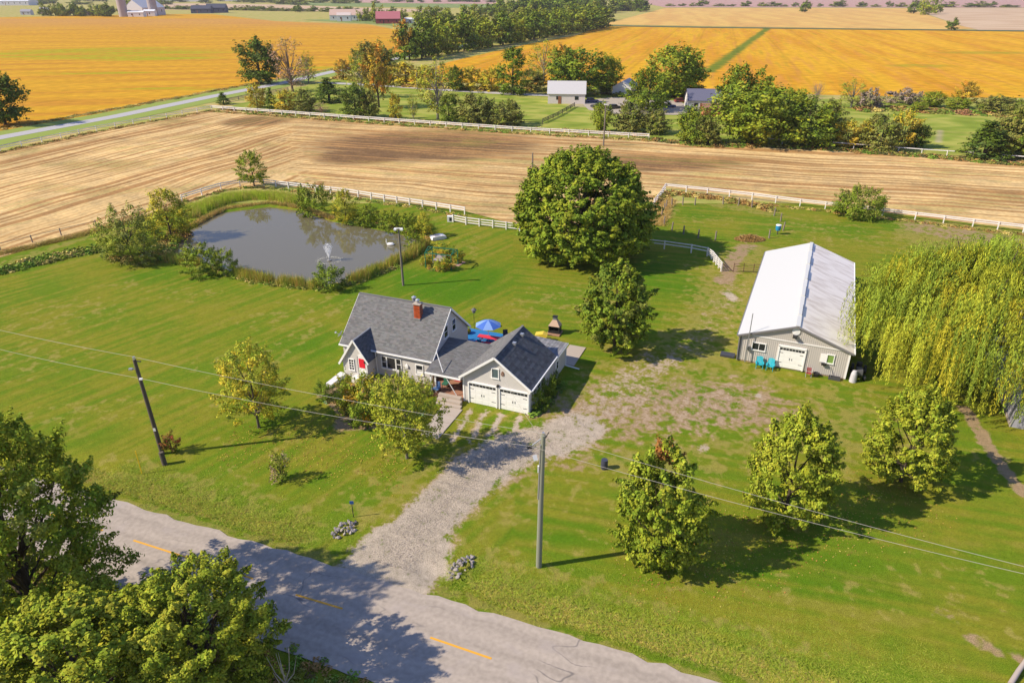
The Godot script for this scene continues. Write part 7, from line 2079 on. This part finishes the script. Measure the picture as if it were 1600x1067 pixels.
	var p1 := Vector2(98.97, -821.53)
	var n := 26
	plant("orange_a", "autumn_tree", "amber tree at the near end of the tree lined far road", "tree", -61.49, -432.22, 19.68, 13.91, "trees lining the far road")
	for k in n:
		var t := pow((k + 0.35) / n, 1.25)
		var p := p0.lerp(p1, t)
		var s: String = ["far_a", "far_b", "far_a", "far_c"][rng.randi() % 4]
		plant(s, "roadside_tree", "tree on the near side of the far road, %s from its near end" % nth(k + 1), "tree", p.x + rng.randf_range(-2, 2), p.y, rng.randf_range(15, 20), rng.randf_range(13, 18) * (0.9 + t * 0.7), "near row of trees lining the far road")
	p0 = Vector2(-53.69, -514.54)
	p1 = Vector2(119.96, -1035.96)
	n = 28
	for k in n:
		var t := pow((k + 0.5) / n, 1.3)
		var p := p0.lerp(p1, t)
		var s: String = ["far_a", "far_b", "far_b", "far_c"][rng.randi() % 4]
		plant(s, "roadside_tree", "tree on the far side of the far road, %s from its near end" % nth(k + 1), "tree", p.x + rng.randf_range(-8, 8), p.y + rng.randf_range(-10, 10), rng.randf_range(15, 21), rng.randf_range(14, 20) * (1.0 + t * 0.8), "rear row of trees lining the far road")
	var q0 := Vector2(-7.06, -850.99)
	var q1 := Vector2(288.06, -1483.36)
	for k in 70:
		var t := sqrt(rng.randf())
		var p := q0.lerp(q1, t) + Vector2(-1, -0.15).rotated(0.0) * rng.randf_range(0.0, 1.0) * (60.0 + 170.0 * t) * Vector2(1, 1).x
		p.y -= rng.randf_range(0.0, 160.0) * t
		var s: String = ["far_c", "far_c", "far_a", "far_b"][rng.randi() % 4]
		plant(s, "wood_tree", "tree of the dark wood at the top centre", "tree", p.x, p.y, rng.randf_range(18, 27), rng.randf_range(22, 32), "trees of the wood at the top centre")
	for k in 26:
		var t := (k + rng.randf()) / 26.0
		var p := Vector2(-77.71, -850.99).lerp(Vector2(21.77, -1320.97), t)
		p.y += rng.randf_range(-80, 80)
		plant(["far_a", "far_b", "far_c"][rng.randi() % 3], "field_tree", "scattered tree between the far house and the wood, %s from the left" % nth(k + 1), "tree", p.x + rng.randf_range(-30, 30), p.y, rng.randf_range(12, 20), rng.randf_range(14, 22), "scattered trees left of the wood")
	# trees of the far farmsteads
	for q in [[-163.41, -934.58, 20.94, 15.49, "far_b", "tall bright tree right of the far white farmhouse"], [-187.66, -972.7, 13.84, 14.5, "far_b", "small tree touching the far white farmhouse"], [-179.61, -972.7, 14.56, 11.28, "far_a", "brownish tree between farmhouse and tall bright tree"], [-161.09, -1035.96, 13.94, 18.85, "far_c", "dark trees behind the low red barn"], [-145.67, -1035.96, 12.4, 13.71, "far_b", "small green tree above the low red barn"], [-119.96, -1035.96, 15.48, 18.85, "far_a", "green tree right of the pale flat shed"], [-86.86, -953.27, 16.41, 20.53, "far_b", "broad tree between the pale shed and the tree row"], [-646.6, -1320.97, 25.41, 17.42, "far_b", "tall tree beside the left silo"], [-374.8, -1358.18, 11.11, 13.43, "far_c", "single dark tree in the left field hedge"], [512.42, -1358.18, 17.13, 19.02, "far_c", "single dark tree on the pale golden field"], [665.62, -1285.71, 20.03, 21.2, "far_c", "left tree of the group on the pale golden field"], [650.44, -1220.5, 24.43, 22.15, "far_b", "middle tree of the group on the pale golden field"], [701.65, -1285.71, 21.92, 19.08, "far_a", "right tree of the group on the pale golden field"], [432.25, -755.92, 10.3, 10.7, "far_c", "lone small tree at the end of the green track"]]:
		plant(q[4], "field_tree", q[5], "tree", q[0], q[1], q[2], q[3], "lone trees of the far fields")
	rng.seed = 77
	for k in 22:
		var px := Vector2(-707.68, -1161.49).lerp(Vector2(-580.69, -1134.05), (k + rng.randf() * 0.6) / 22.0)
		plant(["far_a", "far_b", "far_c"][k % 3], "farm_tree", "tree of the row at the far left farmstead, %s from the left" % nth(k + 1), "tree", px.x, px.y - rng.randf_range(0, 30), rng.randf_range(10, 18), rng.randf_range(12, 17), "row of trees at the far left farmstead")
	for k in 34:
		var px := Vector2(-714.66, -1580.28).lerp(Vector2(-268.51, -1358.18), (k + rng.randf() * 0.7) / 34.0)
		plant(["far_a", "far_c"][k % 2], "hedge_tree", "small tree of the low hedge across the far left field, %s from the left" % nth(k + 1), "tree", px.x, px.y, rng.randf_range(4, 9), rng.randf_range(14, 24), "low hedge across the far left field")
	for k in 30:
		var px := Vector2(367.88, -1851.88).lerp(Vector2(1130.74, -1720.58), (k + rng.randf() * 0.9) / 30.0)
		plant(["far_a", "far_c"][k % 2], "hedge_tree", "small tree on the skyline along the far right fields, %s from the left" % nth(k + 1), "tree", px.x, px.y, rng.randf_range(4, 13), rng.randf_range(14, 34), "skyline trees along the far right fields")
	for k in 40:
		var px := Vector2(-1534.94, -2342.06).lerp(Vector2(-37.48, -2287.12), (k + rng.randf() * 0.9) / 40.0)
		plant(["far_a", "far_c"][k % 2], "hedge_tree", "small tree on the skyline along the far left fields, %s from the left" % nth(k + 1), "tree", px.x, px.y + rng.randf_range(-300, 300), rng.randf_range(8, 20), rng.randf_range(20, 60), "skyline trees along the far left fields")


func build_plants() -> void:
	rng.seed = 900
	var G1 := Color(0.1, 0.16, 0.02)
	var G2 := Color(0.15, 0.2, 0.022)
	var YS := Color(0.34, 0.27, 0.08)
	var RU := Color(0.24, 0.14, 0.045)
	var OL := Color(0.15, 0.15, 0.03)
	var blade := tuft_mesh(16, 0.42, 0.7, 0.02)
	var reed := tuft_mesh(20, 0.45, 0.3, 0.022)
	var puff := puff_mesh(46, 0.13)
	# long grass of the ditch and the verges
	var ditch := []
	for k in 40:
		var p := farm(-60.0 + k * 3.1, -21.7 + 0.0194 * (-60.0 + k * 3.1))
		if absf(p.x + 8.5) > 5.0:
			ditch.append(Vector2(p.x, p.z))
	var cut := []
	var cut2 := []
	for p in ditch:
		if p.x < -8.0:
			cut.append(p)
		else:
			cut2.append(p)
	strip("ditch_grass", "long yellow green grass in the ditch left of the drive", blade, cut, 1.5, 120.0, 0.08, 0.26, 0.5, 0.9, [Color(0.2, 0.24, 0.022), Color(0.22, 0.24, 0.022), Color(0.4, 0.31, 0.1), Color(0.3, 0.27, 0.035), Color(0.42, 0.3, 0.09), Color(0.15, 0.2, 0.018)], -0.2)
	strip("ditch_grass", "long yellow green grass in the ditch right of the drive", blade, cut2, 1.5, 120.0, 0.08, 0.26, 0.5, 0.9, [Color(0.2, 0.24, 0.022), Color(0.22, 0.24, 0.022), Color(0.4, 0.31, 0.1), Color(0.3, 0.27, 0.035), Color(0.42, 0.3, 0.09), Color(0.15, 0.2, 0.018)], -0.2)
	var under := []
	for k in 30:
		var p := farm(-45.0 + k * 2.2, -31.6)
		under.append(Vector2(p.x, p.z))
	strip("undergrowth", "dark rough growth along the near edge of the road", puff, under, 1.6, 9.0, 0.3, 0.8, 0.5, 1.1, [OL, RU, G1, Color(0.12, 0.08, 0.03)])
	# reeds and banks of the pond
	strip("reeds", "tall green reeds on the far bank of the pond", reed, [Vector2(-57.96, -120.7), Vector2(-56.9, -127.2), Vector2(-54.73, -131.59), Vector2(-50.79, -134.35), Vector2(-45.69, -133.89), Vector2(-39.78, -130.25)], 2.5, 55.0, 1.1, 1.9, 0.9, 1.5, [Color(0.3, 0.36, 0.03), Color(0.25, 0.3, 0.03), Color(0.22, 0.28, 0.03), YS], -0.05)
	strip("reeds", "brown fringe of reeds at the far water's edge", reed, [Vector2(-56.55, -111.28), Vector2(-54.55, -116.18), Vector2(-53.9, -120.7), Vector2(-52.82, -126.36), Vector2(-45.8, -130.25), Vector2(-38.96, -127.2), Vector2(-31.49, -120.31)], 0.5, 30.0, 0.4, 0.9, 0.8, 1.2, [Color(0.46, 0.36, 0.12), Color(0.3, 0.19, 0.07), OL], -0.15)
	strip("reeds", "reeds on the right bank of the pond", reed, [Vector2(-26.91, -119.92), Vector2(-22.12, -118.03), Vector2(-17.46, -116.18), Vector2(-14.1, -113.34)], 1.8, 55.0, 1.0, 1.7, 0.9, 1.4, [Color(0.25, 0.3, 0.03), G2, OL, Color(0.3, 0.33, 0.03)], -0.05)
	for seg in [[Vector2(-51.2, -99.05), Vector2(-47.86, -97.41), Vector2(-45.37, -96.35)], [Vector2(-39.17, -93.01), Vector2(-35.39, -90.82), Vector2(-32.98, -89.87)], [Vector2(-31.79, -89.4), Vector2(-29.39, -88.94), Vector2(-27.88, -88.48)], [Vector2(-27.18, -88.48), Vector2(-25.92, -88.25)], [Vector2(-22.15, -90.11), Vector2(-20.17, -92.27), Vector2(-18.42, -95.3)], [Vector2(-18, -96.08), Vector2(-15.37, -100.17), Vector2(-13.32, -106.09)]]:
		strip("reeds", "tan cattails along part of the near edge of the pond", reed, seg, 0.8, 34.0, 1.1, 2.1, 0.8, 1.3, [Color(0.36, 0.29, 0.08), Color(0.2, 0.22, 0.03), Color(0.3, 0.18, 0.05), G2, G1, Color(0.3, 0.26, 0.035)], -0.1)
	strip("bank_growth", "low leafy growth on the near bank of the pond", puff, [Vector2(-52.12, -99.61), Vector2(-47.75, -97.15), Vector2(-41.99, -94.27), Vector2(-35.24, -90.34), Vector2(-30.37, -88.71), Vector2(-24.95, -87.79), Vector2(-21.14, -90.34), Vector2(-16.77, -96.61)], 0.9, 5.0, 0.5, 1.1, 0.8, 1.6, [OL, G1, G2, YS])
	strip("bank_growth", "low leafy growth on the right bank of the pond", puff, [Vector2(-28.28, -118.4), Vector2(-21.76, -115.82), Vector2(-17.09, -113.34), Vector2(-14.3, -111.28), Vector2(-13.11, -107.99)], 1.1, 6.0, 0.6, 1.3, 1.0, 1.9, [OL, G1, RU, G2])
	strip("bank_growth", "mixed autumn growth on the left bank of the pond", puff, [Vector2(-59.57, -100.17), Vector2(-54.68, -97.95), Vector2(-52.84, -100.17), Vector2(-54.56, -106.72), Vector2(-54.7, -112.64)], 1.6, 6.0, 0.6, 1.6, 1.2, 2.2, [OL, YS, G1, RU])
	# hedge at the left of the pond
	strip("field_hedge", "low green hedge along the lane left of the pond", puff, [Vector2(-74.98, -91.78), Vector2(-73.03, -94.27), Vector2(-70.55, -97.68), Vector2(-67.42, -100.45), Vector2(-63.8, -103.65)], 1.5, 16.0, 0.9, 1.8, 1.2, 2.3, [G1, OL, G2, G1, YS])
	strip("rough_grass", "rough grass strip beside the left field fence", blade, [Vector2(-79.75, -100.17), Vector2(-77.79, -101.6), Vector2(-74.48, -105.78), Vector2(-70.92, -110.27), Vector2(-68.54, -114.75), Vector2(-64.28, -120.7), Vector2(-61.11, -129.37)], 1.2, 26.0, 0.3, 0.7, 0.8, 1.5, [YS, RU, OL, YS])
	# weeds along the fences
	strip("fence_weeds", "brown weeds along the long rail fence", puff, [Vector2(-99.07, -241.26), Vector2(-72.83, -230.84), Vector2(-38.16, -216.68), Vector2(0, -202.08), Vector2(36.35, -190.93)], 1.0, 2.6, 0.4, 1.3, 1.0, 2.4, [RU, OL, YS, G1])
	strip("fence_weeds", "tan weeds on the pasture side of the long rail fence", puff, [Vector2(-97.96, -246.81), Vector2(-74.71, -237.25), Vector2(-39.28, -223.55), Vector2(0, -209.15), Vector2(25.05, -202.08), Vector2(36.76, -197.29)], 2.6, 5.0, 0.6, 1.8, 1.4, 3.0, [YS, OL, RU, G1, Color(0.3, 0.22, 0.1)])
	strip("fence_weeds", "dark undergrowth at the foot of the right hedgerow", puff, [Vector2(36.66, -192.71), Vector2(49.3, -184.11), Vector2(65.46, -183.29), Vector2(80.2, -179.28), Vector2(98.72, -171.72), Vector2(121.21, -159.48)], 1.8, 5.0, 0.6, 1.8, 1.4, 3.0, [OL, RU, G1, Color(0.08, 0.08, 0.03)])
	strip("fence_weeds", "weeds along the rail fence behind the pond", puff, [Vector2(-62.01, -129.81), Vector2(-57.97, -138.69), Vector2(-55.02, -141.21), Vector2(-50.39, -141.73), Vector2(-41.91, -138.2), Vector2(-32.21, -134.35), Vector2(-24.03, -129.81), Vector2(-16.38, -125.94), Vector2(-8.39, -121.48)], 0.6, 3.0, 0.4, 1.0, 0.7, 1.5, [OL, RU, G1, YS])
	strip("fence_weeds", "tall rusty weeds inside the paddock corner fence", puff, [Vector2(27.64, -129.81), Vector2(30.79, -137.22), Vector2(34.9, -135.3), Vector2(40.38, -132.5), Vector2(45.4, -128.93), Vector2(47.34, -124.69)], 1.5, 7.0, 0.7, 1.7, 1.0, 2.0, [RU, YS, OL, RU])
	strip("fence_weeds", "weeds along the rail fence behind the round bush", puff, [Vector2(47.78, -128.93), Vector2(52.82, -126.36), Vector2(60.62, -122.67), Vector2(69.68, -118.03), Vector2(77.3, -114.04), Vector2(86.93, -109.28)], 0.6, 3.0, 0.4, 1.0, 0.7, 1.6, [RU, YS, OL])
	strip("fence_weeds", "pale dry grass at the left of the paddock", blade, [Vector2(24.22, -116.18), Vector2(26.08, -121.48), Vector2(27.46, -126.36), Vector2(29.61, -132.5)], 1.9, 60.0, 0.4, 0.9, 0.8, 1.4, [YS, Color(0.4, 0.29, 0.12), RU])
	strip("fence_weeds", "thin growth along the left road fence", puff, [Vector2(-127.05, -170.28), Vector2(-126.3, -176.18), Vector2(-117.35, -204.05), Vector2(-99.59, -242.63)], 0.9, 2.0, 0.4, 1.2, 1.0, 2.4, [RU, OL, YS])
	strip("brush", "yellow brush between the side lane and the orange field", puff, [Vector2(-78.21, -338.27), Vector2(-54.78, -318.88), Vector2(-36.84, -305.67), Vector2(-10.19, -295.42), Vector2(10.13, -293.45), Vector2(20.26, -293.45)], 5.0, 4.5, 1.0, 3.6, 2.4, 5.0, [Color(0.36, 0.27, 0.03), YS, OL, RU, Color(0.28, 0.24, 0.03)])
	strip("brush", "mixed brush along the far edge of the right pasture", puff, [Vector2(115.03, -244.01), Vector2(129.18, -246.81), Vector2(134.9, -241.26), Vector2(146.02, -238.58), Vector2(155.32, -233.37), Vector2(166.59, -225.93)], 5.0, 4.5, 0.8, 3.0, 2.4, 5.0, [OL, RU, G1, YS, Color(0.16, 0.08, 0.04)])
	strip("brush", "dark brush behind the bungalow and cars", puff, [Vector2(38.57, -278.53), Vector2(53.04, -278.53), Vector2(67.5, -278.53), Vector2(77.34, -261.77)], 6.0, 3.0, 1.5, 4.0, 3.0, 5.0, [G1, OL, Color(0.06, 0.08, 0.02)])
	strip("brush", "brown growth at the roadside edge of the left orange field", puff, [Vector2(-146.4, -207.08), Vector2(-134.2, -244.01), Vector2(-118.27, -291.5), Vector2(-99.15, -351.57), Vector2(-81.89, -401.69)], 2.2, 2.2, 0.4, 1.2, 1.6, 3.6, [RU, OL, YS])
	# flower bed edging and the beds at the house
	strip("bed_plants", "flowers and leaves round the garden frame", puff, [Vector2(-12.76, -97.41), Vector2(-11, -94.78), Vector2(-9.21, -95.3), Vector2(-7.92, -97.95), Vector2(-9.16, -101.89), Vector2(-11.75, -102.47), Vector2(-13, -99.61)], 0.7, 7.0, 0.4, 0.9, 0.6, 1.1, [OL, G1, Color(0.36, 0.27, 0.03), RU])
	strip("bed_plants", "mixed plants in the bed before the front windows", puff, [Vector2(-18.59, -59.48), Vector2(-16.13, -58.28), Vector2(-13.88, -56.23), Vector2(-11.98, -55.67), Vector2(-9.66, -56.23), Vector2(-7.26, -56.45)], 0.9, 5.0, 0.3, 0.8, 0.6, 1.2, [G1, OL, G2, RU, Color(0.12, 0.2, 0.1)])
	strip("bed_plants", "tangled plants along the garage side wall", puff, [Vector2(2.18, -56.45), Vector2(2.84, -58.05), Vector2(3.7, -60.46), Vector2(4.73, -62.77)], 0.8, 9.0, 0.6, 1.5, 0.8, 1.5, [G1, Color(0.06, 0.1, 0.02), OL])
	# longer tufts scattered through the lawn margins
	strip("lawn_tufts", "longer tufts in the roadside lawn left of the drive", blade, [Vector2(-33.3, -47.83), Vector2(-23.74, -44.12), Vector2(-11.14, -39.1)], 3.2, 60.0, 0.06, 0.16, 0.5, 1.0, [Color(0.16, 0.21, 0.018), Color(0.13, 0.18, 0.016), Color(0.22, 0.22, 0.03)], -0.02)
	strip("lawn_tufts", "longer tufts in the roadside lawn right of the drive", blade, [Vector2(-4.49, -37.19), Vector2(4.23, -34), Vector2(15.68, -30.2), Vector2(25.81, -27.33)], 3.6, 60.0, 0.06, 0.16, 0.5, 1.0, [Color(0.16, 0.21, 0.018), Color(0.13, 0.18, 0.016), Color(0.22, 0.22, 0.03)], -0.02)

	# loose stones on the drive and its edges, fallen leaves under the trees
	var peb := Geo.new()
	peb.lathe(Vector3.ZERO, [Vector2(0.01, -0.3), Vector2(0.5, -0.05), Vector2(0.4, 0.25), Vector2(0.01, 0.4)], 5)
	var pm := peb.mesh()
	var stone_pal := [Color(0.46, 0.385, 0.325), Color(0.55, 0.47, 0.41), Color(0.36, 0.3, 0.26), Color(0.28, 0.235, 0.2)]
	var drive: Array = [Vector2(-8.25, -36.82), Vector2(-7.47, -39.43), Vector2(-5.49, -43.35), Vector2(-3.18, -47.23), Vector2(-0.56, -50.47), Vector2(3.44, -52.42)]
	loose("gravel", "loose stones lying over the gravel drive", pm, vmat("loose_stone", 0.9, 0.2), drive, 3.0, 620.0, 0.02, 0.055, stone_pal)
	loose("gravel", "thin loose stones across the worn yard before the barn", pm, vmat("loose_stone", 0.9, 0.2), [Vector2(3.43, -52.22), Vector2(7.85, -56.23), Vector2(13.44, -60.71), Vector2(18.81, -59.12), Vector2(23.64, -58.52)], 4.5, 130.0, 0.02, 0.06, stone_pal)
	var lf := Geo.new()
	lf.leaf(Vector3.ZERO, Vector3.UP, Vector3.RIGHT, 0.5, 0.35, Color.WHITE)
	loose("fallen_leaves", "fallen leaves scattered on the roadside lawn and under the trees", lf.mesh(), leaf_mat(), [Vector2(7.18, -37.19), Vector2(11.67, -37.19), Vector2(20.44, -40.45), Vector2(32.12, -45.71)], 5.5, 70.0, 0.09, 0.16, [Color(0.4, 0.26, 0.05), Color(0.3, 0.15, 0.04), Color(0.42, 0.36, 0.08)])
	loose("fallen_leaves", "fallen leaves scattered on the front lawn left of the drive", lf.mesh(), leaf_mat(), [Vector2(-25.62, -52.02), Vector2(-21.07, -52.02), Vector2(-13.11, -49.17), Vector2(-8.74, -49.17)], 5.0, 70.0, 0.09, 0.16, [Color(0.42, 0.3, 0.05), Color(0.3, 0.15, 0.04), Color(0.45, 0.38, 0.06)])


func loose(called: String, label: String, m: Mesh, material: Material, line: Array, half: float, density: float, s0: float, s1: float, pal: Array) -> void:
	var xf := []
	var cols := []
	for k in line.size() - 1:
		var a: Vector2 = line[k]
		var b: Vector2 = line[k + 1]
		var side := (b - a).normalized().orthogonal()
		for q in int(a.distance_to(b) * density):
			var p := a.lerp(b, rng.randf()) + side * (rng.randf_range(-half, half) * sqrt(rng.randf()))
			var s := rng.randf_range(s0, s1)
			xf.append(Transform3D(Basis.from_euler(Vector3(rng.randf_range(-0.4, 0.4), rng.randf() * TAU, rng.randf_range(-0.4, 0.4))) * Basis.from_scale(Vector3(s, s, s)), Vector3(p.x, ground_height(p.x, p.y) + s * 0.2 + 0.006, p.y)))
			cols.append((pal[rng.randi() % pal.size()] as Color) * rng.randf_range(0.75, 1.25))
	tagged(multi(called, m, material, xf, cols), label, "", "", "stuff")


func _ready() -> void:
	var cam := Camera3D.new()
	cam.name = "camera"
	cam.position = Vector3(0, 36, 0)
	cam.rotation_degrees = Vector3(-26.585, 0, 0)
	cam.fov = 51.747
	cam.near = 0.5
	cam.far = 12000.0
	cam.current = true
	add_child(cam)
	var we := WorldEnvironment.new()
	we.name = "world_environment"
	var env := Environment.new()
	env.background_mode = Environment.BG_SKY
	var sm := ProceduralSkyMaterial.new()
	sm.sky_top_color = Color(0.42, 0.53, 0.76)
	sm.sky_horizon_color = Color(0.74, 0.76, 0.82)
	sm.sky_curve = 0.16
	sm.ground_bottom_color = Color(0.28, 0.28, 0.16)
	sm.ground_horizon_color = Color(0.6, 0.6, 0.55)
	sm.sun_angle_max = 12.0
	var sky := Sky.new()
	sky.sky_material = sm
	env.sky = sky
	env.background_energy_multiplier = 0.85
	env.ambient_light_source = Environment.AMBIENT_SOURCE_SKY
	env.tonemap_mode = Environment.TONE_MAPPER_LINEAR
	env.tonemap_exposure = 1.38
	env.fog_enabled = true
	env.fog_density = 0.00007
	env.fog_light_color = Color(0.86, 0.84, 0.87)
	env.sdfgi_enabled = true
	env.ssao_enabled = true
	env.ssil_enabled = true
	we.environment = env
	add_child(we)
	var sun := DirectionalLight3D.new()
	sun.name = "sun"
	var az := deg_to_rad(78.0)
	var el := deg_to_rad(38.5)
	var d := Vector3(sin(az) * cos(el), -sin(el), -cos(az) * cos(el))
	sun.look_at_from_position(Vector3.ZERO, d)
	sun.light_energy = 1.45
	sun.light_color = Color(1.0, 0.95, 0.86)
	sun.light_angular_distance = 0.53
	sun.shadow_enabled = true
	add_child(sun)
	unit_box = BoxMesh.new()
	rng.seed = 1
	build_ground()
	build_fields()
	build_roads()
	build_farmhouse()
	build_barn()
	build_far_buildings()
	build_fences()
	build_yard_things()
	make_protos()
	build_trees()
	build_plants()
